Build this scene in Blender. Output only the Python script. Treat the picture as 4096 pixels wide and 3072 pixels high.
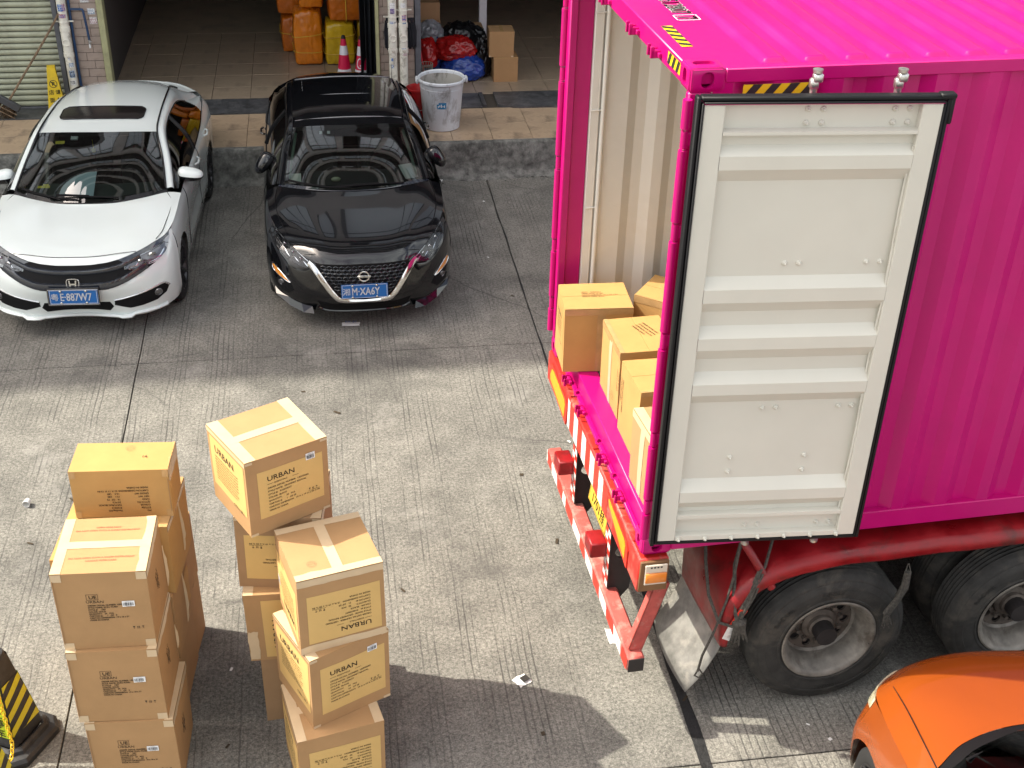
import bpy, bmesh, math, random
import numpy as np
from mathutils import Vector, Matrix, noise, geometry

random.seed(11)
rng = np.random.default_rng(5)
sc = bpy.context.scene
COL = sc.collection
for _o in list(bpy.data.objects):
    bpy.data.objects.remove(_o)

# ------------------------------------------------------------------ camera
cam_d = bpy.data.cameras.new('camera')
cam = bpy.data.objects.new('camera', cam_d)
COL.objects.link(cam)
cam_d.sensor_width = 36.0
cam_d.lens = 44.452
cam_d.clip_start = 0.1
cam_d.clip_end = 3000
_pitch, _roll, CAM_H = 0.55450, 0.0299, 6.0756
_f = Vector((0, math.cos(_pitch), -math.sin(_pitch)))
_r = Vector((1, 0, 0))
_u = Vector((0, math.sin(_pitch), math.cos(_pitch)))
_r2 = math.cos(_roll) * _r + math.sin(_roll) * _u
_u2 = -math.sin(_roll) * _r + math.cos(_roll) * _u
cam.matrix_world = Matrix(((_r2.x, _u2.x, -_f.x, 0), (_r2.y, _u2.y, -_f.y, 0),
                           (_r2.z, _u2.z, -_f.z, CAM_H), (0, 0, 0, 1)))
sc.camera = cam

# ------------------------------------------------------------------ sky, sun, exposure
SUN = Vector((-0.89, 0.14, 1.0)).normalized()
world = bpy.data.worlds.new('World')
sc.world = world
world.use_nodes = True
_nt = world.node_tree
_sky = _nt.nodes.new('ShaderNodeTexSky')
_sky.sky_type = 'NISHITA'
_sky.sun_disc = False
_sky.sun_elevation = math.asin(SUN.z)
_sky.sun_rotation = math.atan2(SUN.x, SUN.y) % (2 * math.pi)
_sky.air_density = 0.55
_sky.dust_density = 9.0
_sky.ozone_density = 0.0
# broken white cloud over the whole sky, as the bonnets mirror it
_tc = _nt.nodes.new('ShaderNodeTexCoord')
_cn = _nt.nodes.new('ShaderNodeTexNoise')
_cn.inputs['Scale'].default_value = 2.6
_cn.inputs['Detail'].default_value = 7
_cn.inputs['Roughness'].default_value = 0.58
_cn.inputs['Distortion'].default_value = 0.3
_nt.links.new(_tc.outputs['Generated'], _cn.inputs['Vector'])
_cr = _nt.nodes.new('ShaderNodeValToRGB')
_cr.color_ramp.elements[0].position = 0.40
_cr.color_ramp.elements[1].position = 0.62
_nt.links.new(_cn.outputs['Fac'], _cr.inputs['Fac'])
_cm = _nt.nodes.new('ShaderNodeMix')
_cm.data_type = 'RGBA'
_nt.links.new(_cr.outputs['Color'], _cm.inputs[0])
_nt.links.new(_sky.outputs[0], _cm.inputs[6])
_cm.inputs[7].default_value = (6.0, 6.2, 6.1, 1)
_nt.links.new(_cm.outputs[2], _nt.nodes['Background'].inputs[0])
_nt.nodes['Background'].inputs[1].default_value = 0.15
sun_d = bpy.data.lights.new('sun', 'SUN')
sun_d.energy = 3.2
sun_d.angle = math.radians(0.55)
sun_d.color = (1.0, 0.95, 0.80)
sun = bpy.data.objects.new('sun', sun_d)
COL.objects.link(sun)
sun.rotation_euler = (-SUN).to_track_quat('-Z', 'Y').to_euler()
sun.location = (0, 0, 40)
sc.view_settings.view_transform = 'Standard'
sc.view_settings.look = 'None'
sc.view_settings.exposure = 1.2
sc.view_settings.gamma = 1.0
sc.view_settings.use_curve_mapping = False
sc.render.engine = 'CYCLES'
sc.cycles.max_bounces = 8
sc.cycles.diffuse_bounces = 4
sc.cycles.transparent_max_bounces = 12
sc.cycles.use_denoising = True
sc.cycles.caustics_reflective = False
sc.cycles.caustics_refractive = False

# ------------------------------------------------------------------ frames of the place
FA = math.radians(9.3)                      # the shop front, the slabs and the kerb run along this heading
PHI = 0.2077                                # heading of the truck
C0 = Vector((0.7842, 5.7551, 1.3586))       # rear near bottom corner of the container


def fp(u, v, z):
    """a point given along the shop front (u), towards it (v) and up"""
    return Vector((u * math.cos(FA) - v * math.sin(FA), u * math.sin(FA) + v * math.cos(FA), z))


# ------------------------------------------------------------------ materials
MATS = {}


def mk(name, col, rough=0.6, metal=0.0, var=0.0, vscale=6.0, col2=None, bump=0.0, bscale=80.0, coat=0.0,
       spec=0.5, stain=None, sscale=2.0, samt=0.5, detail=4.0, emit=None, bdist=0.01, rvar=0.0, stretch=None):
    """Principled material; var/col2: noise variation of the colour; stain: second colour in noise patches; bump: fine relief"""
    m = bpy.data.materials.new(name)
    MATS[name] = m
    m.use_nodes = True
    nt = m.node_tree
    b = nt.nodes['Principled BSDF']
    L = nt.links.new
    b.inputs['Base Color'].default_value = (*col, 1)
    b.inputs['Roughness'].default_value = rough
    b.inputs['Metallic'].default_value = metal
    b.inputs['Specular IOR Level'].default_value = spec
    if coat:
        b.inputs['Coat Weight'].default_value = coat
        b.inputs['Coat Roughness'].default_value = 0.03
        b.inputs['Coat IOR'].default_value = 1.6
    tc = None

    def coords():
        nonlocal tc
        if tc is None:
            t = nt.nodes.new('ShaderNodeTexCoord')
            if stretch:
                mp = nt.nodes.new('ShaderNodeMapping')
                mp.inputs['Scale'].default_value = stretch
                L(t.outputs['Object'], mp.inputs['Vector'])
                tc = mp.outputs['Vector']
            else:
                tc = t.outputs['Object']
        return tc

    cur = None
    if var or col2:
        n = nt.nodes.new('ShaderNodeTexNoise')
        n.inputs['Scale'].default_value = vscale
        n.inputs['Detail'].default_value = detail
        n.inputs['Roughness'].default_value = 0.62
        L(coords(), n.inputs['Vector'])
        r = nt.nodes.new('ShaderNodeValToRGB')
        a = tuple(max(0, c * (1 - var)) for c in col)
        z = col2 if col2 else tuple(min(1, c * (1 + var)) for c in col)
        r.color_ramp.elements[0].position = 0.32
        r.color_ramp.elements[1].position = 0.68
        r.color_ramp.elements[0].color = (*a, 1)
        r.color_ramp.elements[1].color = (*z, 1)
        L(n.outputs['Fac'], r.inputs['Fac'])
        cur = r.outputs['Color']
        if rvar:
            mr = nt.nodes.new('ShaderNodeMapRange')
            mr.inputs['From Min'].default_value = 0.3
            mr.inputs['From Max'].default_value = 0.7
            mr.inputs['To Min'].default_value = max(0.02, rough - rvar)
            mr.inputs['To Max'].default_value = min(1, rough + rvar)
            L(n.outputs['Fac'], mr.inputs['Value'])
            L(mr.outputs['Result'], b.inputs['Roughness'])
    if stain:
        n = nt.nodes.new('ShaderNodeTexNoise')
        n.inputs['Scale'].default_value = sscale
        n.inputs['Detail'].default_value = 7
        n.inputs['Roughness'].default_value = 0.7
        n.inputs['Distortion'].default_value = 0.4
        L(coords(), n.inputs['Vector'])
        r = nt.nodes.new('ShaderNodeValToRGB')
        r.color_ramp.elements[0].position = 0.5
        r.color_ramp.elements[1].position = 0.66
        r.color_ramp.elements[0].color = (0, 0, 0, 1)
        r.color_ramp.elements[1].color = (samt, samt, samt, 1)
        L(n.outputs['Fac'], r.inputs['Fac'])
        mx = nt.nodes.new('ShaderNodeMix')
        mx.data_type = 'RGBA'
        L(r.outputs['Color'], mx.inputs[0])
        if cur is not None:
            L(cur, mx.inputs[6])
        else:
            mx.inputs[6].default_value = (*col, 1)
        mx.inputs[7].default_value = (*stain, 1)
        cur = mx.outputs[2]
    if cur is not None:
        L(cur, b.inputs['Base Color'])
    if bump:
        n = nt.nodes.new('ShaderNodeTexNoise')
        n.inputs['Scale'].default_value = bscale
        n.inputs['Detail'].default_value = 5
        L(coords(), n.inputs['Vector'])
        bp = nt.nodes.new('ShaderNodeBump')
        bp.inputs['Strength'].default_value = bump
        bp.inputs['Distance'].default_value = bdist
        L(n.outputs['Fac'], bp.inputs['Height'])
        L(bp.outputs['Normal'], b.inputs['Normal'])
    if emit:
        b.inputs['Emission Color'].default_value = (*emit[0], 1)
        b.inputs['Emission Strength'].default_value = emit[1]
    return m


def glass(name, tint, rough=0.01, ior=1.5, boost=1.0):
    m = bpy.data.materials.new(name)
    MATS[name] = m
    m.use_nodes = True
    nt = m.node_tree
    nt.nodes.remove(nt.nodes['Principled BSDF'])
    out = nt.nodes['Material Output']
    tr = nt.nodes.new('ShaderNodeBsdfTransparent')
    tr.inputs['Color'].default_value = (*tint, 1)
    gl = nt.nodes.new('ShaderNodeBsdfGlossy')
    gl.inputs['Roughness'].default_value = rough
    gl.inputs['Color'].default_value = (1, 1, 1, 1)
    fr = nt.nodes.new('ShaderNodeFresnel')
    fr.inputs['IOR'].default_value = ior
    mx = nt.nodes.new('ShaderNodeMixShader')
    if boost != 1.0:
        mt = nt.nodes.new('ShaderNodeMath')
        mt.operation = 'MULTIPLY'
        mt.use_clamp = True
        mt.inputs[1].default_value = boost
        nt.links.new(fr.outputs[0], mt.inputs[0])
        nt.links.new(mt.outputs[0], mx.inputs[0])
    else:
        nt.links.new(fr.outputs[0], mx.inputs[0])
    nt.links.new(tr.outputs[0], mx.inputs[1])
    nt.links.new(gl.outputs[0], mx.inputs[2])
    nt.links.new(mx.outputs[0], out.inputs['Surface'])
    return m


# ------------------------------------------------------------------ mesh builder
class MB:
    def __init__(s):
        s.v, s.f, s.m = [], [], []

    def add(s, vs, fs, mi=0):
        o = len(s.v)
        s.v.extend([tuple(p) for p in vs])
        s.f.extend([tuple(i + o for i in f) for f in fs])
        s.m.extend([mi] * len(fs))

    def box(s, x0, x1, y0, y1, z0, z1, mi=0, T=None):
        vs = [(x, y, z) for x in (x0, x1) for y in (y0, y1) for z in (z0, z1)]
        if T is not None:
            vs = [T @ Vector(p) for p in vs]
        s.add(vs, [(0, 1, 3, 2), (4, 6, 7, 5), (0, 4, 5, 1), (2, 3, 7, 6), (0, 2, 6, 4), (1, 5, 7, 3)], mi)

    def cbox(s, x0, x1, y0, y1, z0, z1, b=0.004, mi=0, T=None):
        """box with chamfered edges"""
        c = ((x0 + x1) / 2, (y0 + y1) / 2, (z0 + z1) / 2)
        h = ((x1 - x0) / 2, (y1 - y0) / 2, (z1 - z0) / 2)
        b = min(b, 0.45 * min(h) * 2)
        idx, vs = {}, []
        for sx in (-1, 1):
            for sy in (-1, 1):
                for sz in (-1, 1):
                    for a in range(3):
                        p = [0, 0, 0]
                        for k, sg in enumerate((sx, sy, sz)):
                            p[k] = c[k] + sg * (h[k] if k == a else h[k] - b)
                        idx[(sx, sy, sz, a)] = len(vs)
                        vs.append(Vector(p) if T is None else T @ Vector(p))
        fs = []
        for a in range(3):
            o1, o2 = [k for k in range(3) if k != a]
            for sg in (-1, 1):
                q = []
                for e1, e2 in ((-1, -1), (1, -1), (1, 1), (-1, 1)):
                    k = [0, 0, 0]
                    k[a], k[o1], k[o2] = sg, e1, e2
                    q.append(idx[(*k, a)])
                fs.append(tuple(q))
            for e1 in (-1, 1):
                for e2 in (-1, 1):
                    q = []
                    for t, fa in ((-1, o1), (1, o1), (1, o2), (-1, o2)):
                        k = [0, 0, 0]
                        k[a], k[o1], k[o2] = t, e1, e2
                        q.append(idx[(*k, fa)])
                    fs.append(tuple(q))
        for sx in (-1, 1):
            for sy in (-1, 1):
                for sz in (-1, 1):
                    fs.append(tuple(idx[(sx, sy, sz, a)] for a in range(3)))
        s.add(vs, fs, mi)

    def tube(s, pts, r, n=8, mi=0, caps=True, closed=False):
        pts = [Vector(p) for p in pts]
        k = len(pts)
        rs = r if isinstance(r, (list, tuple)) else [r] * k
        up = None
        rings = []
        for i, p in enumerate(pts):
            if closed:
                d = pts[(i + 1) % k] - pts[i - 1]
            else:
                d = pts[min(i + 1, k - 1)] - pts[max(i - 1, 0)]
            d.normalize()
            if up is None:
                up = Vector((0, 0, 1)) if abs(d.z) < 0.9 else Vector((1, 0, 0))
            x = (up - d * up.dot(d))
            if x.length < 1e-5:
                x = d.orthogonal()
            x.normalize()
            y = d.cross(x)
            up = x
            rings.append([p + rs[i] * (math.cos(t) * x + math.sin(t) * y) for t in [2 * math.pi * j / n for j in range(n)]])
        vs = [q for ring in rings for q in ring]
        fs = []
        m = k if closed else k - 1
        for i in range(m):
            i2 = (i + 1) % k
            for j in range(n):
                fs.append((i * n + j, i * n + (j + 1) % n, i2 * n + (j + 1) % n, i2 * n + j))
        if caps and not closed:
            fs.append(tuple(range(n))[::-1])
            fs.append(tuple((k - 1) * n + j for j in range(n)))
        s.add(vs, fs, mi)

    def lathe(s, prof, n=32, T=None, mi=0, closed=False, a0=0.0, a1=2 * math.pi):
        """prof: (radius, height) about z, through T"""
        full = abs(a1 - a0 - 2 * math.pi) < 1e-6
        cols = n if full else n + 1
        vs = []
        for r, z in prof:
            for j in range(cols):
                t = a0 + (a1 - a0) * j / n
                p = Vector((r * math.cos(t), r * math.sin(t), z))
                vs.append(p if T is None else T @ p)
        fs = []
        k = len(prof)
        for i in range(k if closed else k - 1):
            i2 = (i + 1) % k
            for j in range(n):
                j2 = (j + 1) % cols
                fs.append((i * cols + j, i * cols + j2, i2 * cols + j2, i2 * cols + j))
        s.add(vs, fs, mi)

    def disc(s, r, z=0, n=24, T=None, mi=0):
        vs = [Vector((r * math.cos(2 * math.pi * j / n), r * math.sin(2 * math.pi * j / n), z)) for j in range(n)]
        if T is not None:
            vs = [T @ p for p in vs]
        s.add(vs, [tuple(range(n))], mi)

    def prism(s, poly, T, d0, d1, mi=0):
        """polygon in the xy plane of T, extruded from d0 to d1 along its z"""
        n = len(poly)
        vs = [T @ Vector((x, y, d0)) for x, y in poly] + [T @ Vector((x, y, d1)) for x, y in poly]
        fs = [tuple(range(n))[::-1], tuple(range(n, 2 * n))]
        fs += [(i, (i + 1) % n, n + (i + 1) % n, n + i) for i in range(n)]
        s.add(vs, fs, mi)

    def grid(s, P, mi=0, keep=None):
        """P[i][j] 3D points"""
        P = np.asarray(P, float)
        a, b = P.shape[:2]
        fs = []
        for i in range(a - 1):
            for j in range(b - 1):
                if keep is None or keep(i, j):
                    fs.append((i * b + j, i * b + j + 1, (i + 1) * b + j + 1, (i + 1) * b + j))
        s.add(P.reshape(-1, 3), fs, mi)

    def build(s, name, mats, parent=None, smooth=None, recalc=True, merge=0.0, weight=False):
        me = bpy.data.meshes.new(name)
        me.from_pydata([tuple(map(float, p)) for p in s.v], [], s.f)
        if not isinstance(mats, (list, tuple)):
            mats = [mats]
        for m in mats:
            me.materials.append(MATS[m] if isinstance(m, str) else m)
        me.polygons.foreach_set('material_index', s.m)
        if recalc or merge:
            bm = bmesh.new()
            bm.from_mesh(me)
            if merge:
                bmesh.ops.remove_doubles(bm, verts=bm.verts, dist=merge)
            if recalc:
                bmesh.ops.recalc_face_normals(bm, faces=bm.faces)
            bm.to_mesh(me)
            bm.free()
        if smooth is not None:
            me.polygons.foreach_set('use_smooth', [True] * len(me.polygons))
            if smooth < 179:
                me.set_sharp_from_angle(angle=math.radians(smooth))
        me.update()
        o = bpy.data.objects.new(name, me)
        COL.objects.link(o)
        if parent is not None:
            o.parent = parent
        return o


def tag(o, label=None, cat=None, group=None, kind=None):
    if label:
        o['label'] = label
    if cat:
        o['category'] = cat
    if group:
        o['group'] = group
    if kind:
        o['kind'] = kind
    return o


def thing(name, label, cat, loc=(0, 0, 0), rz=0.0, group=None):
    o = bpy.data.objects.new(name, None)
    o.empty_display_size = 0.2
    COL.objects.link(o)
    o.location = loc
    o.rotation_euler = (0, 0, rz)
    return tag(o, label, cat, group)


def fthing(name, label, cat, u, v, z, rz=0.0, group=None):
    return thing(name, label, cat, fp(u, v, z), FA + rz, group)


def dup(me_obj, name, parent, M=None):
    """another piece that shares its mesh"""
    o = me_obj.copy()
    o.name = name
    COL.objects.link(o)
    o.parent = parent
    if M is not None:
        o.matrix_local = M
    return o


def spl(P, n):
    """Catmull-Rom through the points along axis 0, n steps per span"""
    P = np.asarray(P, float)
    k = len(P)
    if k < 3:
        t = np.linspace(0, 1, n * (k - 1) + 1).reshape(-1, *([1] * (P.ndim - 1)))
        return P[0] * (1 - t) + P[-1] * t
    A = np.concatenate([[2 * P[0] - P[1]], P, [2 * P[-1] - P[-2]]])
    out = []
    for i in range(k - 1):
        p0, p1, p2, p3 = A[i:i + 4]
        for j in range(n):
            t = j / n
            out.append(0.5 * ((2 * p1) + (-p0 + p2) * t + (2 * p0 - 5 * p1 + 4 * p2 - p3) * t * t + (-p0 + 3 * p1 - 3 * p2 + p3) * t ** 3))
    out.append(P[-1])
    return np.array(out)


def surf_grid(P, nu, nv):
    G = spl(np.asarray(P, float), nu)
    return np.swapaxes(spl(np.swapaxes(G, 0, 1), nv), 0, 1)


def mirror_cols(P):
    """half rows (x>=0, first column x=0) to full rows"""
    P = np.asarray(P, float)
    Q = P[:, :0:-1].copy()
    Q[..., 0] *= -1
    return np.concatenate([Q, P], 1)


def flipx(P):
    P = np.asarray(P, float).copy()
    P[..., 0] *= -1
    return P


# ------------------------------------------------------------------ lettering
_TX = {}


def glyphs(body):
    if body not in _TX:
        cu = bpy.data.curves.new('lettering', 'FONT')
        cu.body = body
        cu.resolution_u = 2
        ob = bpy.data.objects.new('lettering', cu)
        COL.objects.link(ob)
        dg = bpy.context.evaluated_depsgraph_get()
        me = bpy.data.meshes.new_from_object(ob.evaluated_get(dg))
        v = np.array([tuple(p.co) for p in me.vertices]) if len(me.vertices) else np.zeros((0, 3))
        f = [tuple(p.vertices) for p in me.polygons]
        bpy.data.objects.remove(ob)
        bpy.data.curves.remove(cu)
        bpy.data.meshes.remove(me)
        _TX[body] = (v, f)
    return _TX[body]


def put_text(mb, body, size, fn, align='L', mi=0, sx=1.0, bold=0.0):
    """fn maps the flat text (x right, y up, metres) to a 3D point"""
    v, f = glyphs(body)
    if not len(v):
        return 0
    w = v[:, 0].max()
    off = {'L': 0, 'C': -w / 2, 'R': -w}[align]
    for dx, dy in (((0, 0),) if not bold else ((0, 0), (bold, 0), (0, bold), (bold, bold))):
        mb.add([fn((p[0] + off) * size * sx + dx * size, p[1] * size + dy * size) for p in v], f, mi)
    return w * size * sx


def plane_fn(o, x, y):
    o, x, y = Vector(o), Vector(x), Vector(y)
    return lambda a, b: o + x * a + y * b


def rect(mb, fn, x0, x1, y0, y1, mi=0, nx=1, ny=1):
    P = [[fn(x0 + (x1 - x0) * i / nx, y0 + (y1 - y0) * j / ny) for i in range(nx + 1)] for j in range(ny + 1)]
    mb.grid([[tuple(p) for p in r] for r in P], mi)


def barcode(mb, fn, x0, x1, y0, y1, mi=0, seed=1):
    r = random.Random(seed)
    x = x0
    while x < x1 - 0.001:
        w = r.choice((0.0012, 0.002, 0.003, 0.004)) * (x1 - x0) / 0.06
        if x + w < x1:
            rect(mb, fn, x, x + w, y0, y1, mi)
        x += w + r.choice((0.0012, 0.002, 0.003)) * (x1 - x0) / 0.06


def icons(mb, fn, x, y, s, mi=0):
    """fragile glass, this way up, keep dry"""
    def poly(pts, ox):
        mb.add([fn(x + ox + a * s, y + b * s) for a, b in pts], [tuple(range(len(pts)))], mi)
    poly([(-.3, 1), (.3, 1), (.25, .6), (.06, .45), (-.06, .45), (-.25, .6)], 0)
    poly([(-.05, .45), (.05, .45), (.05, .08), (-.05, .08)], 0)
    poly([(-.25, .08), (.25, .08), (.25, 0), (-.25, 0)], 0)
    for o in (1.1, 1.55):
        poly([(-.07, .15), (.07, .15), (.07, .6), (.2, .6), (0, 1), (-.2, .6), (-.07, .6)], o * s)
    poly([(.85, .08), (1.8, .08), (1.8, 0), (.85, 0)], 0)
    poly([(-.4, .65), (.4, .65), (.25, .9), (0, 1), (-.25, .9)], 2.7 * s)
    poly([(-.04, .65), (.04, .65), (.04, .08), (-.04, .08)], 2.7 * s)
    poly([(-.3, .08), (.3, .08), (.3, 0), (-.3, 0)], 2.7 * s)
# ------------------------------------------------------------------ colours of the place
def concrete_ground():
    m = bpy.data.materials.new('grooved_concrete')
    MATS['grooved_concrete'] = m
    m.use_nodes = True
    nt = m.node_tree
    N, L = nt.nodes.new, nt.links.new
    b = nt.nodes['Principled BSDF']
    b.inputs['Specular IOR Level'].default_value = 0.25
    tc = N('ShaderNodeTexCoord').outputs['Object']

    def noise_(scale, detail=5, rough=.6, dist=0, vec=None):
        n = N('ShaderNodeTexNoise')
        n.inputs['Scale'].default_value = scale
        n.inputs['Detail'].default_value = detail
        n.inputs['Roughness'].default_value = rough
        n.inputs['Distortion'].default_value = dist
        L(vec if vec else tc, n.inputs['Vector'])
        return n.outputs['Fac']

    def ramp(fac, p0, p1, c0, c1):
        r = N('ShaderNodeValToRGB')
        r.color_ramp.elements[0].position = p0
        r.color_ramp.elements[1].position = p1
        r.color_ramp.elements[0].color = (*c0, 1) if isinstance(c0, tuple) else (c0, c0, c0, 1)
        r.color_ramp.elements[1].color = (*c1, 1) if isinstance(c1, tuple) else (c1, c1, c1, 1)
        L(fac, r.inputs['Fac'])
        return r.outputs['Color']

    def math_(op, a, c=None, clamp=False):
        n = N('ShaderNodeMath')
        n.operation = op
        n.use_clamp = clamp
        for i, x in enumerate((a, c)):
            if x is None:
                continue
            if isinstance(x, (int, float)):
                n.inputs[i].default_value = x
            else:
                L(x, n.inputs[i])
        return n.outputs[0]

    def mix(fac, a, c, mode='MIX'):
        n = N('ShaderNodeMix')
        n.data_type = 'RGBA'
        n.blend_type = mode
        if isinstance(fac, (int, float)):
            n.inputs[0].default_value = fac
        else:
            L(fac, n.inputs[0])
        for i, x in ((6, a), (7, c)):
            if isinstance(x, tuple):
                n.inputs[i].default_value = (*x, 1)
            else:
                L(x, n.inputs[i])
        return n.outputs[2]

    base = ramp(noise_(0.55, 6, .6, .3), .3, .7, (.158, .152, .138), (.250, .238, .212))
    mid = noise_(3.2, 7, .68)
    base = mix(.75, base, ramp(mid, .3, .72, .62, 1.28), 'MULTIPLY')
    grain = noise_(42, 4, .72)
    base = mix(.9, base, ramp(grain, .32, .70, .45, 1.5), 'MULTIPLY')
    fleck = noise_(95, 3, .7)
    base = mix(.85, base, ramp(fleck, .32, .70, .5, 1.45), 'MULTIPLY')
    # dark oily patches
    base = mix(math_('MULTIPLY', ramp(noise_(.8, 8, .72, .6), .53, .68, 0., 1.), .62), base, (.062, .060, .058))
    base = mix(math_('MULTIPLY', ramp(noise_(6.0, 6, .8, .3), .62, .70, 0., 1.), .5), base, (.075, .072, .068))
    # pale worn patches
    base = mix(math_('MULTIPLY', ramp(noise_(1.5, 7, .7, .2), .56, .72, 0., 1.), .45), base, (.36, .345, .32))
    # tined grooves running towards the shop fronts
    sx = N('ShaderNodeSeparateXYZ')
    L(tc, sx.inputs[0])
    mp = N('ShaderNodeMapping')
    mp.inputs['Scale'].default_value = (1.4, .9, 1)
    L(tc, mp.inputs['Vector'])
    wob = noise_(1.0, 4, .55, 0, mp.outputs['Vector'])
    mp2 = N('ShaderNodeMapping')
    mp2.inputs['Scale'].default_value = (9, 1.2, 1)
    L(tc, mp2.inputs['Vector'])
    wob2 = noise_(1.0, 3, .6, 0, mp2.outputs['Vector'])
    ph = math_('ADD', math_('MULTIPLY', sx.outputs['X'], 2 * math.pi / .046), math_('ADD', math_('MULTIPLY', wob, 7.0), math_('MULTIPLY', wob2, 2.6)))
    s = math_('SINE', ph)
    g = math_('POWER', math_('MULTIPLY', math_('ADD', s, 1.0), .5), 9.0)
    mp3 = N('ShaderNodeMapping')
    mp3.inputs['Scale'].default_value = (6, .42, 1)
    L(tc, mp3.inputs['Vector'])
    gate = ramp(noise_(1.0, 6, .66, .2, mp3.outputs['Vector']), .42, .6, 0., 1.)
    gate2 = ramp(noise_(.9, 4, .6), .38, .56, .15, 1.)
    gm = math_('MULTIPLY', math_('MULTIPLY', g, gate), gate2)
    base = mix(math_('MULTIPLY', gm, .72), base, (.045, .043, .042))
    # fine cracks
    vo = N('ShaderNodeTexVoronoi')
    vo.feature = 'DISTANCE_TO_EDGE'
    vo.inputs['Scale'].default_value = .62
    wv = N('ShaderNodeMix')
    wv.data_type = 'RGBA'
    wv.inputs[0].default_value = .12
    nz = N('ShaderNodeTexNoise')
    nz.inputs['Scale'].default_value = 3.0
    nz.inputs['Detail'].default_value = 6
    L(tc, nz.inputs['Vector'])
    L(tc, wv.inputs[6])
    L(nz.outputs['Color'], wv.inputs[7])
    L(wv.outputs[2], vo.inputs['Vector'])
    cr = ramp(vo.outputs['Distance'], .0, .006, 1., 0.)
    crg = math_('MULTIPLY', cr, ramp(noise_(.5, 3), .5, .6, 0., .75))
    base = mix(crg, base, (.05, .048, .046))
    L(base, b.inputs['Base Color'])
    L(ramp(mid, .3, .7, .72, .95), b.inputs['Roughness'])
    h = math_('SUBTRACT', math_('MULTIPLY', grain, .5), math_('MULTIPLY', gm, 1.0))
    bp = N('ShaderNodeBump')
    bp.inputs['Strength'].default_value = .55
    bp.inputs['Distance'].default_value = .006
    L(h, bp.inputs['Height'])
    L(bp.outputs['Normal'], b.inputs['Normal'])


concrete_ground()
mk('soil', (.20, .20, .185), .95)
mk('tar', (.014, .014, .015), .6, var=.5, vscale=20, bump=.6, bscale=60)
mk('kerb_concrete', (.15, .15, .138), .9, var=.6, vscale=11, stain=(.035, .036, .033), sscale=2.6, samt=.85, bump=.9, bscale=45, detail=9)
mk('floor_tile', (.40, .30, .205), .38, var=.12, vscale=3, stain=(.13, .10, .075), sscale=3.0, samt=.75, bump=.05, bscale=20, spec=.4)
mk('floor_tile_in', (.36, .28, .20), .3, var=.10, vscale=3, stain=(.15, .12, .09), sscale=2.5, samt=.5, spec=.5)
mk('grout', (.055, .045, .035), .9)
mk('threshold_stone', (.060, .062, .066), .5, var=.5, vscale=7, stain=(.17, .17, .17), sscale=5, samt=.45, bump=.3, bscale=25)
mk('wall_tile', (.37, .295, .25), .45, var=.12, vscale=4, stain=(.16, .13, .11), sscale=4, samt=.6)
mk('slat_paint', (.40, .42, .31), .5, var=.10, vscale=4, stain=(.2, .19, .14), sscale=3, samt=.55, stretch=(1, 1, 2))
mk('frame_paint', (.36, .36, .20), .5, var=.08, vscale=6, stain=(.2, .19, .12), sscale=5, samt=.5)
mk('grey_frame', (.10, .105, .12), .55, var=.2, vscale=10)
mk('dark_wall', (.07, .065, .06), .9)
mk('upper_wall', (.34, .325, .315), .8, var=.12, vscale=1.5)
mk('ledge', (.08, .08, .085), .7)
mk('window_frame', (.05, .05, .055), .4)
mk('window_pane', (.48, .54, .60), .06, spec=.8)
mk('pvc', (.72, .70, .62), .4, var=.08, vscale=8, stain=(.22, .19, .14), sscale=9, samt=.75)
mk('blue_pipe', (.012, .045, .115), .35, var=.25, vscale=14)
mk('steel', (.55, .55, .55), .3, metal=1)
mk('white_paint', (.75, .75, .72), .5)
mk('black_rubber', (.012, .012, .013), .7, var=.3, vscale=20)
mk('black_plastic', (.015, .015, .016), .35)
mk('paper', (.72, .72, .70), .7)

# ------------------------------------------------------------------ ground
SLAB_U = [-21.0, -17.2, -13.4, -9.3, -5.55, -1.80, 1.97, 5.72, 9.5, 13.3, 17.1, 20.9]
SLAB_V = [-12.0, -5.35, -.1, 5.15, 10.40, 14.60]
mb = MB()
R_ = 700
mb.grid([[(x, y, -.032) for x in (-R_, -40, 0, 40, R_)] for y in (-R_, -40, 0, 40, R_)])
ground = mb.build('ground', 'soil')
tag(ground, kind='structure')
ground.rotation_euler = (0, 0, FA)


def drift(u, v):
    return .16 * max(0, min(1, (9.6 - v) / 2.9)) if abs(u - 1.97) < .01 else 0


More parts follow.
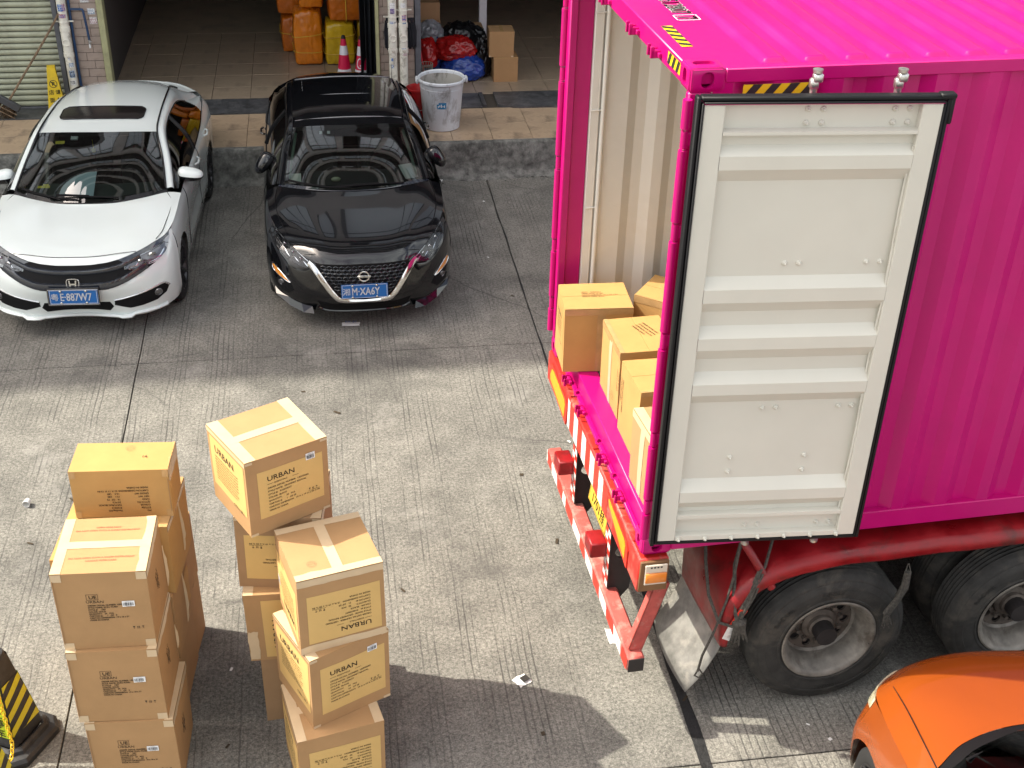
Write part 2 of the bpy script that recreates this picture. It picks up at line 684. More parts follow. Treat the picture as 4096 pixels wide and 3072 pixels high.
for i in range(len(SLAB_U) - 1):
    for j in range(len(SLAB_V) - 1):
        g = .005
        mb = MB()
        x0, x1, y0, y1 = SLAB_U[i] + g, SLAB_U[i + 1] - g, SLAB_V[j] + g, SLAB_V[j + 1] - g
        n = 18
        # edges wander a little, as worn joints do
        def ed(a, k):
            return .006 * noise.noise(Vector((a * 2.1, k * 3.3, 0))) + .004 * noise.noise(Vector((a * 9.0, k * 5.1, 4)))
        ring = []
        for k in range(n):
            t = k / n
            ring.append((x0 + drift(SLAB_U[i], y0) + (x1 + drift(SLAB_U[i + 1], y0) - x0 - drift(SLAB_U[i], y0)) * t, y0 + ed(x0 + (x1 - x0) * t, j)))
        for k in range(n):
            t = k / n
            yy = y0 + (y1 - y0) * t
            ring.append((x1 + ed(yy, i + 7) + drift(SLAB_U[i + 1], yy), yy))
        for k in range(n):
            t = k / n
            ring.append((x1 + drift(SLAB_U[i + 1], y1) + (x0 + drift(SLAB_U[i], y1) - x1 - drift(SLAB_U[i + 1], y1)) * t, y1 + ed(x1 + (x0 - x1) * t, j + 1)))
        for k in range(n):
            t = k / n
            yy = y1 + (y0 - y1) * t
            ring.append((x0 + ed(yy, i + 6) + drift(SLAB_U[i], yy), yy))
        cx, cy = (x0 + x1) / 2, (y0 + y1) / 2
        m = len(ring)
        inn = [(cx + (x - cx) * .9985, cy + (y - cy) * .9985) for x, y in ring]
        mb.add([(x, y, 0) for x, y in inn] + [(x, y, -.004) for x, y in ring] + [(x, y, -.03) for x, y in ring],
               [tuple(range(m))] + [(k, (k + 1) % m, m + (k + 1) % m, m + k) for k in range(m)] +
               [(m + k, m + (k + 1) % m, 2 * m + (k + 1) % m, 2 * m + k) for k in range(m)])
        mb.build('concrete_slab', 'grooved_concrete', ground)

# worn tar along the joint that runs under the trailer
mb = MB()
pl_, pr_ = [], []
for k in range(60):
    v = 14.5 - k * .17
    w = .004 + .032 * max(0, min(1, (8.6 - v) / 2.5)) + .012 * noise.noise(Vector((v * 2.3, 1, 0)))
    c = 1.97 + drift(1.97, v) + .02 * noise.noise(Vector((v * 1.3, 5, 0)))
    pl_.append((c - w + .008 * noise.noise(Vector((v * 8, 2, 0))), v, .004))
    pr_.append((c + w + .008 * noise.noise(Vector((v * 8, 9, 0))), v, .004))
mb.grid([pl_, pr_])
mb.build('tar_seam', 'tar', ground)

# ------------------------------------------------------------------ raised shop floor with its kerb
PZ = .42
platform = thing('shop_platform', None, None, (0, 0, 0), FA)
tag(platform, kind='structure')
mb = MB()
mb.box(-30, 16, 14.70, 26, -.02, PZ - .012)
o = mb.build('platform_base', 'grout', platform)
# kerb: rough concrete face in poured lengths
kr = random.Random(9)
kerb_us = [-24.0]
while kerb_us[-1] < 15:
    kerb_us.append(kerb_us[-1] + kr.choice((2.2, 2.9, 3.7, 4.6)))
for u0, u1 in zip(kerb_us[:-1], kerb_us[1:]):
    mb = MB()
    nx, P = int((u1 - u0) / .07), []
    prof = [(14.49, 0.0), (14.53, .018), (14.555, .05), (14.57, .1), (14.58, .16), (14.588, .22), (14.594, .28), (14.600, .34), (14.606, .385), (14.618, .412), (14.645, PZ + .001), (14.70, PZ + .001)]
    for pv, pz in prof:
        row = []
        for i in range(nx + 1):
            u = u0 + .0008 + (u1 - u0 - .0016) * i / nx
            n1 = noise.noise(Vector((u * 2.6, pz * 5, 3)))
            n2 = noise.noise(Vector((u * 9, pz * 14, 7)))
            n3 = noise.noise(Vector((u * 24, pz * 30, 1)))
            k_ = 1 if pv < 14.66 else 0
            foot = .10 * max(0, noise.noise(Vector((u * .8, 8, 2)))) * max(0, 1 - pz / .12)
            chip = -.03 * max(0, noise.noise(Vector((u * 3.7, 11, 5))) - .35) * (1 if .3 < pz else 0)
            row.append((u, pv + (.016 * n1 + .012 * n2 + .005 * n3) * k_ - foot * k_, pz + (chip + .004 * n2 if .3 < pz < .419 else 0)))
        P.append(row)
    mb.grid(P)
    mb.build('kerb_stone', 'kerb_concrete', platform, smooth=40)
# floor tiles, two rows before the threshold and six behind it
tile_m = {}
def floor_tile(u0, u1, v0, v1, mat):
    w, d = u1 - u0 - .005, v1 - v0 - .005
    key = (round(w, 3), round(d, 3), mat)
    if key not in tile_m:
        b_ = MB()
        b_.cbox(-w / 2, w / 2, -d / 2, d / 2, -.012, 0, .002)
        tile_m[key] = b_.build('floor_tile', mat, platform)
        o_ = tile_m[key]
    else:
        o_ = tile_m[key].copy()
        COL.objects.link(o_)
    o_.location = ((u0 + u1) / 2, (v0 + v1) / 2, PZ + random.uniform(-.0012, .0012))
    o_.rotation_euler = (random.uniform(-.002, .002), random.uniform(-.002, .002), random.choice((0, math.pi)))
for k in range(22):
    u0 = -5.9 + k * .499
    for v0, v1 in ((14.705, 15.27), (15.27, 15.84)):
        floor_tile(u0, u0 + .499, v0, v1, 'floor_tile')
    if u0 > -3.1:
        for r in range(6):
            floor_tile(u0, u0 + .499, 16.41 + r * .5, 16.91 + r * .5, 'floor_tile_in')
mb = MB()
mb.box(-14, 12, 19.415, 24, PZ - .012, PZ - .001)
mb.build('floor_beyond', 'floor_tile_in', platform)
# dark stone threshold slabs
for k, (u0, u1) in enumerate(((-5.9, -4.7), (-4.7, -3.2), (-3.2, -2.45), (-2.45, -1.66), (-1.66, -.62), (-.62, .25), (.25, 1.0), (1.0, 2.1), (2.1, 2.16), (2.3, 3.9), (3.9, 5.1))):
    mb = MB()
    n = 16
    top, bot = [], []
    rough_ = u0 > 2
    for side in (0, 1):
        for i in range(n + 1):
            t = i / n if side == 0 else 1 - i / n
            u = u0 + .003 + (u1 - u0 - .006) * t
            v = (15.845 if side == 0 else 16.405)
            if rough_ and side == 0:
                v += .06 * noise.noise(Vector((u * 3, 1, 0))) - .05 + .12 * max(0, 1 - (u - u0) / .25)
            v += .008 * noise.noise(Vector((u * 8, side * 3.0, 0)))
            top.append((u, v))
    mb.prism(top, Matrix.Identity(4), PZ - .012, PZ + (.022 if rough_ else .012))
    mb.build('threshold_slab', 'threshold_stone', platform)

# ------------------------------------------------------------------ the shop building
bld = thing('shop_building', 'tall building with open shop bays and a closed green roller shutter', 'building', (0, 0, 0), FA)
FV = 16.2
HB = 22.0


def wall_box(name, mat, *b):
    q = MB()
    q.box(*b)
    return q.build(name, mat, bld)


# ground floor: piers, lintel, dividing and back walls
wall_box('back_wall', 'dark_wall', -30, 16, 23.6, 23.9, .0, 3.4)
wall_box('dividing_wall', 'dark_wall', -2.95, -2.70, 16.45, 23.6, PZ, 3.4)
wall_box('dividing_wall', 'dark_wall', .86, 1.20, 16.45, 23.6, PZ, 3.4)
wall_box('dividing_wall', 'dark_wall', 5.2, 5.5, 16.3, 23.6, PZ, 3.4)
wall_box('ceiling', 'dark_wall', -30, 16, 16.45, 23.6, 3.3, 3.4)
wall_box('lintel', 'upper_wall', -30, 16, FV + .02, 16.45, 3.05, 3.4)
wall_box('pier', 'upper_wall', 5.2, 16, FV - .05, 16.3, PZ, 3.05)
wall_box('pier', 'upper_wall', -30, -7.4, FV - .05, 16.45, PZ, 3.05)
# upper storeys with bands of windows; the unseen part over the bays is raised above the long left wing to fill windscreen reflections
FH, WH, WP = 4.4, 2.3, 2.7
FLOORS = [3.4 + FH * k for k in range(7)]
HT = 33.5
q = MB()
for z in FLOORS:
    lo = -38 if z + FH <= HB + .8 else -9
    q.box(lo, 14, FV, 24, z, z + 1.1)
    q.box(lo, 14, FV, 24, z + 1.1 + WH, min(HB if lo < -9 else HT, z + FH))
    for k in range(20):
        u = -38 + k * WP
        if u >= lo - .01 and u < 13.6:
            q.box(u, u + .4, FV + .002, 24, z + 1.1, z + 1.1 + WH)
q.build('upper_wall', 'upper_wall', bld)
q = MB()
q.box(-38, -9.01, FV, 24, FLOORS[3] + FH, HB)
q.box(-9, 14, FV, 24, FLOORS[-1] + FH - .6, HT + .5)
q.build('parapet', 'upper_wall', bld)
for z in FLOORS:
    q = MB()
    q.box(-38 if z + FH <= HB + .8 else -9, 14.1, FV - .5, FV - .002, z + .05, z + .22)
    q.build('ledge', 'ledge', bld)
wf = wp = None
rw = random.Random(2)
for z in FLOORS:
    for k in range(9, 19):
        u = -38 + k * WP + .4
        if z + FH > HB + .8 and u < -9:
            continue
        M_ = Matrix.Translation((u, FV + .1, z + 1.1))
        if wf is None:
            q = MB()
            for a in (0, .75, 1.5, 2.25):
                q.box(a, a + .05, 0, .08, 0, WH)
            for a in (0, 1.55, WH - .05):
                for b_ in (.05, .80, 1.55):
                    q.box(b_, b_ + .70, .004, .076, a, a + .05)
            wf = q.build('window', 'window_frame', bld)
            wf.matrix_local = M_
            w2 = wf
        else:
            w2 = dup(wf, 'window', bld, M_)
        for b_ in (.05, .80, 1.55):
            if rw.random() < .18:
                continue                      # an open sash: the dark room shows
            for z0, z1 in ((.05, 1.55), (1.60, WH - .05)):
                key = (z0, b_)
                q = MB()
                if z0 < 1:
                    q.box(b_, b_ + .70, .03, .04, z0, z1)
                else:
                    q.box(b_, b_ + .70, .03, .04, z0, z1)
                q.build('pane', 'window_pane', w2)
q = MB()
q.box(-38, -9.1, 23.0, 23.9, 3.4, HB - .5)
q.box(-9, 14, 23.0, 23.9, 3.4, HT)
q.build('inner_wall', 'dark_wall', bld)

# tiled pillars
def tiled_pillar(u0, u1, v0, v1, half):
    q = MB()
    q.box(u0 + .012, u1 - .012, v0 + .012, v1, PZ, 3.05)
    pil = q.build('pillar', 'grout', bld)
    k, z = 0, PZ + .004
    tm = {}
    course, ln = .1025, .197
    while z < 3.0:
        zz = min(z + course - .0045, 3.04)
        us = [u0]
        u = u0 + (half[k % 2])
        while u < u1 - .02:
            us.append(u)
            u += ln + .002
        us.append(u1)
        for a, b_ in zip(us[:-1], us[1:]):
            w = b_ - a - .0045
            h = zz - z
            key = (round(w, 4), round(h, 4))
            M_ = Matrix.Translation(((a + b_) / 2, v0 + .006, (z + zz) / 2)) @ Matrix.Rotation(random.uniform(-.006, .006), 4, 'Z') @ Matrix.Rotation(random.uniform(-.01, .01), 4, 'X')
            if key not in tm:
                t_ = MB()
                t_.cbox(-w / 2, w / 2, -.006, .006, -h / 2, h / 2, .0025)
                tm[key] = t_.build('wall_tile', 'wall_tile', pil)
                tm[key].matrix_local = M_
            else:
                dup(tm[key], 'wall_tile', pil, M_)
        z += course
        k += 1
    return pil


tiled_pillar(-3.10, -2.66, 16.2, 16.45, (.24, .33))
tiled_pillar(.795, 1.244, 16.2, 16.45, (.05, .155))

# door frames of the bays
def frame_post(u0, u1, v0, v1, mat):
    q = MB()
    q.cbox(u0, u1, v0, v1, PZ, 3.05, .006)
    return q.build('door_frame', mat, bld)


frame_post(-2.655, -2.578, 16.15, 16.33, 'frame_paint')
frame_post(.748, .79, 16.15, 16.33, 'frame_paint')
frame_post(1.25, 1.325, 16.17, 16.42, 'grey_frame')
frame_post(-3.185, -3.125, 16.14, 16.3, 'grey_frame')
# closed roller shutter at the left: every slat a piece
q = MB()
q.box(-7.3, -3.19, 16.27, 16.29, PZ, 3.05)
shut = q.build('roller_shutter', 'ledge', bld)
n = 20
prof = [(.012, .0), (.0, .006), (-.012, .016), (-.016, .034), (-.014, .054), (-.006, .063), (.012, .066)]
q = MB()
q.grid([[(-7.3, dv, dz) for dv, dz in prof], [(-3.19, dv, dz) for dv, dz in prof]])
s0 = q.build('slat', 'slat_paint', shut, smooth=60)
s0.matrix_local = Matrix.Translation((0, 16.25, PZ + .03))
for k in range(1, 35):
    dup(s0, 'slat', shut, Matrix.Translation((random.uniform(-.004, .0), 16.25 + random.uniform(-.002, .002), PZ + .03 + k * .0735)))
q = MB()
q.cbox(-7.3, -3.19, 16.225, 16.268, PZ + .004, PZ + .028, .004)
q.build('bottom_bar', 'grey_frame', shut)

# drain pipes on the pillars
def drain_pipe(label, u, v, r, clean_z, clamps, group):
    t = fthing('drain_pipe', label, 'pipe', u, v, PZ, 0, group)
    q = MB()
    q.lathe([(r, 0), (r, 2.6)], 24)
    q.build('pipe', 'pvc', t, smooth=40)
    q = MB()
    for z in (clean_z - .19, clean_z + .13):
        q.lathe([(r, z - .001), (r + .008, z), (r + .008, z + .055), (r, z + .056)], 24)
    q.lathe([(r + .001, clean_z - .13), (r + .004, clean_z - .1), (r + .004, clean_z + .1), (r + .001, clean_z + .13)], 24)
    q.build('coupling', 'pvc', t, smooth=40)
    q = MB()
    T = Matrix.Translation((0, -r + .01, clean_z)) @ Matrix.Rotation(math.pi / 2, 4, 'X')
    q.lathe([(.046, 0), (.046, .022), (.036, .024), (.034, .012), (0, .012)], 20, T)
    q.build('cleanout_cap', 'pvc', t, smooth=40)
    for z in clamps:
        q = MB()
        q.lathe([(r + .001, z - .01), (r + .007, z - .008), (r + .007, z + .008), (r + .001, z + .01)], 24)
        for s_ in (-1, 1):
            q.cbox(s_ * (r + .03) - .03, s_ * (r + .03) + .03, .005, .02, z - .008, z + .008, .002)
        q.build('clamp', 'pvc', t, smooth=40)
    return t, r


mk('ad_blue', (.05, .22, .55), .5, var=.5, vscale=40, col2=(.55, .62, .7))
mk('ad_red', (.55, .12, .16), .5, var=.5, vscale=40, col2=(.7, .6, .62))
mk('ad_white', (.62, .62, .62), .5, var=.3, vscale=40)
mk('ad_purple', (.2, .14, .45), .5, var=.4, vscale=40, col2=(.6, .5, .62))
mk('print_black', (.02, .017, .015), .7)
mk('print_white', (.80, .80, .80), .6)
mk('ink_blue', (.03, .10, .40), .6)


def sticker(parent, r, a, z, w, h, mat, seed=0):
    """printed paper glued round a pipe; text bars of its own"""
    rr = random.Random(seed)
    def fn(x, y, off=.0012):
        t = a + x / r
        return Vector(((r + off) * math.sin(t), -(r + off) * math.cos(t), z + y))
    q = MB()
    rect(q, fn, -w / 2, w / 2, -h / 2, h / 2, 0, 6, 1)
    s_ = q.build('sticker', mat, parent)
    q = MB()
    y = h / 2 - .012
    while y > -h / 2 + .008:
        x = -w / 2 + .006
        hh = rr.choice((.005, .008, .014))
        while x < w / 2 - .012:
            ww = rr.uniform(.006, .02)
            rect(q, lambda x_, y_: fn(x_, y_, .002), x, min(x + ww, w / 2 - .004), y - hh, y, 0, 2, 1)
            x += ww + rr.uniform(.003, .01)
        y -= hh + rr.uniform(.006, .012)
    q.build('printed_text', rr.choice(('print_black', 'ink_blue', 'print_white')), s_)


p1, r1 = drain_pipe('white drain pipe covered in stickers beside the green roller shutter', -3.052, 16.10, .055, 1.315 - PZ, [1.56 - PZ], 'drain pipes on the shop pillars')
for i, (z, a, w, h, m_) in enumerate(((1.74, -.25, .06, .09, 'ad_blue'), (1.74, .55, .05, .09, 'ad_red'), (1.64, .05, .085, .05, 'ad_red'), (1.13, .1, .03, .07, 'ad_white'), (1.035, .35, .055, .05, 'ad_blue'), (.92, .2, .07, .09, 'ad_blue'), (.81, .1, .075, .06, 'ad_white'))):
    sticker(p1, r1, a, z - PZ, w, h, m_, i)
p2, r2_ = drain_pipe('white stickered drain pipe, left one of the pair on the narrow tiled pillar', .958, 16.10, .053, 1.292 - PZ, [1.555 - PZ], 'drain pipes on the shop pillars')
for i, (z, a, w, h, m_) in enumerate(((1.71, .0, .07, .07, 'ad_white'), (1.64, .0, .06, .07, 'ad_purple'), (1.47, -.2, .06, .08, 'ad_blue'), (1.47, .55, .05, .08, 'ad_white'), (1.13, .0, .07, .06, 'ad_red'), (1.02, -.3, .03, .045, 'ad_blue'), (.93, -.3, .035, .05, 'ad_blue'))):
    sticker(p2, r2_, a, z - PZ, w, h, m_, 20 + i)
p3, r3_ = drain_pipe('white stickered drain pipe, right one of the pair on the narrow tiled pillar', 1.093, 16.10, .053, 1.29 - PZ, [1.64 - PZ], 'drain pipes on the shop pillars')
for i, (z, a, w, h, m_) in enumerate(((1.71, .0, .07, .06, 'ad_white'), (1.55, .25, .06, .08, 'ad_red'), (1.46, .3, .05, .07, 'ad_blue'), (1.14, .05, .06, .08, 'ad_blue'), (1.10, .35, .06, .06, 'ad_red'))):
    sticker(p3, r3_, a, z - PZ, w, h, m_, 40 + i)
# blue water pipe with its branch and tap
t = fthing('water_pipe', 'dark blue water pipe with a silver tap on the left tiled pillar', 'pipe', -2.975, 16.15, PZ)
q = MB()
q.tube([(0, 0, 0), (0, 0, 2.6)], .017, 10)
q.build('pipe', 'blue_pipe', t, smooth=40)
q = MB()
q.tube([(.0, 0, 1.275), (.13, -.005, 1.275), (.155, -.008, 1.272), (.163, -.01, 1.25), (.178, -.012, 1.05), (.186, -.014, .895)], .015, 10)
q.build('branch_pipe', 'blue_pipe', t, smooth=40)
q = MB()
q.tube([(.186, -.014, .90), (.188, -.02, .85)], [.02, .014], 10)
q.tube([(.188, -.02, .86), (.19, -.05, .85), (.191, -.055, .81)], [.012, .012, .014], 10)
q.cbox(.18, .215, -.035, -.02, .875, .885, .003)
q.build('tap', 'steel', t, smooth=40)
# ads pasted on the tiles
def flat_ad(label, u, z, w, h, mat, seed):
    t_ = fthing('pasted_notice', label, 'sticker', u, 16.1935, z, 0, 'notices pasted on the left pillar')
    q = MB()
    q.box(-w / 2, w / 2, -.0015, .0, -h / 2, h / 2)
    a = q.build('paper_sheet', 'ad_white', t_)
    q = MB()
    fn = plane_fn((0, -.0025, 0), (1, 0, 0), (0, 0, 1))
    rect(q, fn, -w * .44, w * .44, -h * .4, h * .4)
    a2 = q.build('print_field', mat, t_)
    q = MB()
    rr = random.Random(seed)
    fn = plane_fn((0, -.0035, 0), (1, 0, 0), (0, 0, 1))
    for k in range(3):
        x = -w * .38
        while x < w * .3:
            ww = rr.uniform(.008, .022)
            rect(q, fn, x, x + ww, h * (.22 - .25 * k), h * (.22 - .25 * k) + .012)
            x += ww + .006
    q.build('printed_text', 'print_white', t_)


flat_ad('blue and white notice pasted on the left pillar above the pink one', -2.727, 1.655, .088, .075, 'ad_blue', 3)
flat_ad('pink and blue notice pasted on the left pillar just above tap height', -2.716, 1.542, .088, .085, 'ad_red', 4)
q = MB()
tb = fthing('pasted_notice', 'black lettered notice at the top of the left pillar', 'sticker', -2.79, 16.1935, 1.80, 0, 'notices pasted on the left pillar')
q.box(-.05, .05, -.001, 0, -.035, .035)
q.build('paper_sheet', 'ad_white', tb)
q = MB()
put_text(q, '电话', .045, plane_fn((0, -.002, -.015), (1, 0, 0), (0, 0, 1)), 'C')
q.build('printed_text', 'print_black', tb)
# ------------------------------------------------------------------ truck colours
mk('magenta', (.47, .001, .145), .36, var=.06, vscale=2.5, stain=(.43, .0015, .14), sscale=1.3, samt=.5, spec=.45, rvar=.08)
mk('cream_paint', (.60, .58, .515), .40, var=.03, vscale=2, stain=(.60, .59, .53), sscale=3, samt=.3)
mk('cream_inside', (.74, .73, .68), .5, var=.03, vscale=2, stain=(.62, .60, .54), sscale=2, samt=.3)
mk('gasket', (.008, .0085, .010), .5, spec=.25)
mk('ply_floor', (.16, .115, .08), .6, var=.2, vscale=6)
mk('galvanised', (.62, .61, .58), .32, metal=.9, var=.2, vscale=30)
mk('hazard_yellow', (.78, .52, .01), .5)
mk('hazard_black', (.02, .02, .02), .5)
mk('truck_red', (.46, .022, .016), .5, var=.2, vscale=6, stain=(.30, .17, .13), sscale=5, samt=.75, bump=.2, bscale=40)
mk('truck_red_grime_shade', (.24, .005, .009), .42, var=.25, vscale=5, stain=(.07, .014, .012), sscale=3.6, samt=.85, bump=.12, bscale=25, rvar=.15)  # grime patches and dark base also stand in for shade under the container
mk('truck_dark', (.022, .018, .018), .6, var=.3, vscale=8)
mk('reflective_red', (.62, .03, .015), .4, var=.15, vscale=15)
mk('reflective_white', (.74, .72, .70), .4, var=.1, vscale=15, stain=(.4, .3, .27), sscale=14, samt=.7)
mk('amber_panel', (.85, .33, .008), .35, var=.06, vscale=5)
mk('plate_yellow', (.70, .44, .04), .45, stain=(.4, .28, .06), sscale=8, samt=.5)
mk('tyre_rubber', (.028, .0265, .0245), .8, var=.35, vscale=9, stain=(.105, .09, .072), sscale=4, samt=.6, bump=.15, bscale=60)
mk('tyre_letters', (.05, .048, .045), .7)
mk('rim_steel', (.22, .20, .175), .5, metal=.2, var=.35, vscale=7, stain=(.075, .058, .045), sscale=5, samt=.85)
mk('rim_dirty', (.11, .09, .075), .7, var=.4, vscale=10)
mk('flap_rubber', (.17, .165, .155), .55, var=.4, vscale=7, stain=(.36, .33, .29), sscale=4, samt=.6, bump=.3, bscale=30)
mk('rope', (.06, .055, .047), .9, var=.5, vscale=60)
mk('lamp_amber', (.75, .23, .03), .25, coat=.3)
mk('lamp_clear', (.62, .55, .45), .25)
mk('lamp_brown', (.17, .085, .035), .5, var=.2, vscale=8)
mk('faded_red', (.45, .085, .07), .7, var=.25, vscale=9, stain=(.42, .30, .25), sscale=7, samt=.75, detail=8)

W_, H_, LEN = 2.438, 2.896, 12.19
# ------------------------------------------------------------------ the container
ct = thing('shipping_container', 'magenta high shipping container with its near door swung open, loaded on a red trailer', 'container', C0, PHI)


def casting(L0, L1, W0, W1, Z0, Z1, open_l, open_w, open_z):
    """corner casting: a hollow block with oval openings; open_* is the sign of the outer face"""
    q = MB()
    lx, ly, lz = L1 - L0, W1 - W0, Z1 - Z0
    C = Vector(((L0 + L1) / 2, (W0 + W1) / 2, (Z0 + Z1) / 2))

    def face(axis, sg, wd, ht, ow, oh, n=24):
        # outer rounded rectangle, then the oval hole, then the hole's wall
        h = (lx, ly, lz)[axis] / 2
        ov, rec = [], []
        for k in range(n):
            t = 2 * math.pi * (k + .5) / n
            c, s = math.cos(t), math.sin(t)
            m = max(abs(c), abs(s))
            a, b_ = wd / 2 * c / m, ht / 2 * s / m
            rec.append((a, b_))
            rr = min(ow, oh) / 2
            ex, ey = ow / 2 - rr, oh / 2 - rr
            ov.append((rr * c + (ex if c > 0 else -ex), rr * s + (ey if s > 0 else -ey)))
        r_out = .018
        def P(a, b_, d):
            if axis == 0:
                return C + Vector((sg * (h - d), a, b_))
            if axis == 1:
                return C + Vector((a, sg * (h - d), b_))
            return C + Vector((a, b_, sg * (h - d)))
        inner = [(a * (1 - r_out / (wd / 2)), b_ * (1 - r_out / (ht / 2))) for a, b_ in rec]
        vs = [P(a, b_, r_out * .5) for a, b_ in rec] + [P(a, b_, 0) for a, b_ in inner] + [P(a, b_, 0) for a, b_ in ov] + [P(a, b_, .03) for a, b_ in ov]
        fs = []
        for r in range(3):
            fs += [(r * n + k, r * n + (k + 1) % n, (r + 1) * n + (k + 1) % n, (r + 1) * n + k) for k in range(n)]
        q.add(vs, fs)
    e = .009
    q.cbox(L0 + .03, L1 - .03, W0 + .03, W1 - .03, Z0 + .03, Z1 - .03, .004)
    face(0, open_l, ly, lz, .05, .08)
    face(1, open_w, lx, lz, .064, .08)
    face(2, open_z, lx, ly, .064 * 1.7, .06)
    for axis, sg in ((0, -open_l), (1, -open_w), (2, -open_z)):
        b_ = [L0 + e, L1 - e, W0 + e, W1 - e, Z0 + e, Z1 - e]
        if sg > 0:
            b_[axis * 2] = b_[axis * 2 + 1] - .004
        else:
            b_[axis * 2 + 1] = b_[axis * 2] + .004
        q.box(*b_)
    return q.build('corner_casting', 'magenta', ct, smooth=35)


for L0, L1, ol in ((0, .178, -1), (LEN - .178, LEN, 1)):
    for W0, W1, ow in ((0, .162, -1), (W_ - .162, W_, 1)):
        casting(L0, L1, W0, W1, 0, .118, ol, ow, -1)
        casting(L0, L1, W0, W1, H_ - .118, H_, ol, ow, 1)
# corner posts at the rear
q = MB()
q.cbox(.004, .12, .006, .055, .118, H_ - .118, .008)
q.build('corner_post', 'magenta', ct, smooth=40)
q = MB()
q.cbox(.004, .06, W_ - .075, W_ - .004, .118, H_ - .118, .008)
q.cbox(.055, .17, W_ - .055, W_ - .008, .118, H_ - .118, .006)
q.build('corner_post', 'magenta', ct, smooth=40)
for W0, W1 in ((.004, .12), (W_ - .12, W_ - .004)):
    q = MB()
    q.cbox(LEN - .16, LEN - .004, W0, W1, .118, H_ - .118, .008)
    q.build('corner_post', 'magenta', ct, smooth=40)
# hinge pins with their knuckles along both rear posts
for wv in (-.022, W_ + .016):
    zs = [.34, .80, 1.42, 2.04, 2.52]
    prev = .14
    for k, z in enumerate(zs + [2.77]):
        q = MB()
        q.tube([(-.008, wv, prev + .012), (-.008, wv, z - .012)], .023, 14)
        q.build('hinge_rod', 'magenta', ct, smooth=40)
        if k < len(zs):
            q = MB()
            q.tube([(-.006, wv, z), (-.006, wv, z + .085)], .019, 12)
            q.cbox(-.006, .05, wv - .012, wv + .012, z + .01, z + .075, .004)
            q.build('hinge', 'magenta', ct, smooth=40)
        prev = z + .085
# rails and header
q = MB()
q.cbox(.01, .085, .162, W_ - .162, H_ - .118, H_ - .012, .006)
q.build('door_header', 'magenta', ct, smooth=40)
q = MB()
q.cbox(.05, .19, .162, W_ - .162, .012, .158, .006)
q.cbox(.02, .05, .162, W_ - .162, .012, .04, .004)
q.build('door_sill', 'magenta', ct, smooth=40)
for side in (0, 1):
    y0, y1 = ((.002, .062) if side == 0 else (W_ - .062, W_ - .002))
    q = MB()
    q.cbox(.178, LEN - .178, y0, y1, H_ - .075, H_ - .007, .005)
    q.build('top_rail', 'magenta', ct, smooth=40)
    q = MB()
    y0, y1 = ((-.002, .052) if side == 0 else (W_ - .052, W_ + .002))
    q.cbox(.178, LEN - .178, y0, y1, .022, .150, .005)
    q.build('bottom_rail', 'magenta', ct, smooth=40)


# corrugated side walls, one skin outside and one inside
def side_profile(x0, x1, y_out, y_in):
    pts, x = [(x0, y_out)], x0 + .10
    while x + .278 < x1 - .05:
        pts += [(x, y_out), (x + .068, y_in), (x + .138, y_in), (x + .206, y_out)]
        x += .278
    pts.append((x1, y_out))
    return pts


pf = side_profile(.12, LEN - .15, .008, .046)
q = MB()
q.grid([[(a, b_, .15) for a, b_ in pf], [(a, b_, H_ - .07) for a, b_ in pf]])
q.build('side_wall', 'magenta', ct, recalc=False)
q = MB()
q.grid([[(a, b_ + .004, .15) for a, b_ in pf], [(a, b_ + .004, H_ - .07) for a, b_ in pf]])
q.build('inner_wall', 'cream_inside', ct, recalc=False)
pf2 = [(a, W_ - b_) for a, b_ in side_profile(.34, LEN - .15, .046, .008)]
pf2 = [(.17, W_ - .046)] + pf2
q = MB()
q.grid([[(a, b_ + .004, .15) for a, b_ in pf2], [(a, b_ + .004, H_ - .07) for a, b_ in pf2]])
q.build('side_wall', 'magenta', ct, recalc=False)
q = MB()
q.grid([[(a, b_, .15) for a, b_ in pf2], [(a, b_, H_ - .07) for a, b_ in pf2]])
q.build('inner_wall', 'cream_inside', ct, recalc=False)
q = MB()
q.cbox(.172, .235, W_ - .075, W_ - .048, .15, H_ - .075, .005)
q.tube([(.26, W_ - .075, .16), (.26, W_ - .075, H_ - .08)], .016, 10)
q.build('inner_post_trim', 'cream_inside', ct, smooth=40)
for z in (.45, 1.15, 1.85, 2.5):
    q = MB()
    q.tube([(.172, W_ - .08, z), (.27, W_ - .08, z + .004)], .006, 8)
    q.build('lashing_bar', 'cream_inside', ct, smooth=40)
q = MB()
q.box(LEN - .06, LEN - .03, .05, W_ - .05, .15, H_ - .07)
q.build('end_wall', 'magenta', ct)
q = MB()
q.box(LEN - .066, LEN - .0605, .06, W_ - .06, .15, H_ - .08)
q.box(.1, LEN - .1, .062, W_ - .062, H_ - .066, H_ - .062)
q.build('inner_lining', 'cream_inside', ct)
q = MB()
for k in range(8):
    a = .056 + k * (W_ - .112) / 8
    q.cbox(.195, LEN - .1, a + .001, a + (W_ - .112) / 8 - .001, .13, .155, .002)
q.build('floor_boards', 'ply_floor', ct)

# roof with pressed ribs: heights on a fine grid
def rib(L):
    t = ((L - .453 + .105) % .21) - .105
    a = max(0, min(1, (.068 - abs(t)) / .026))
    return a * a * (3 - 2 * a)


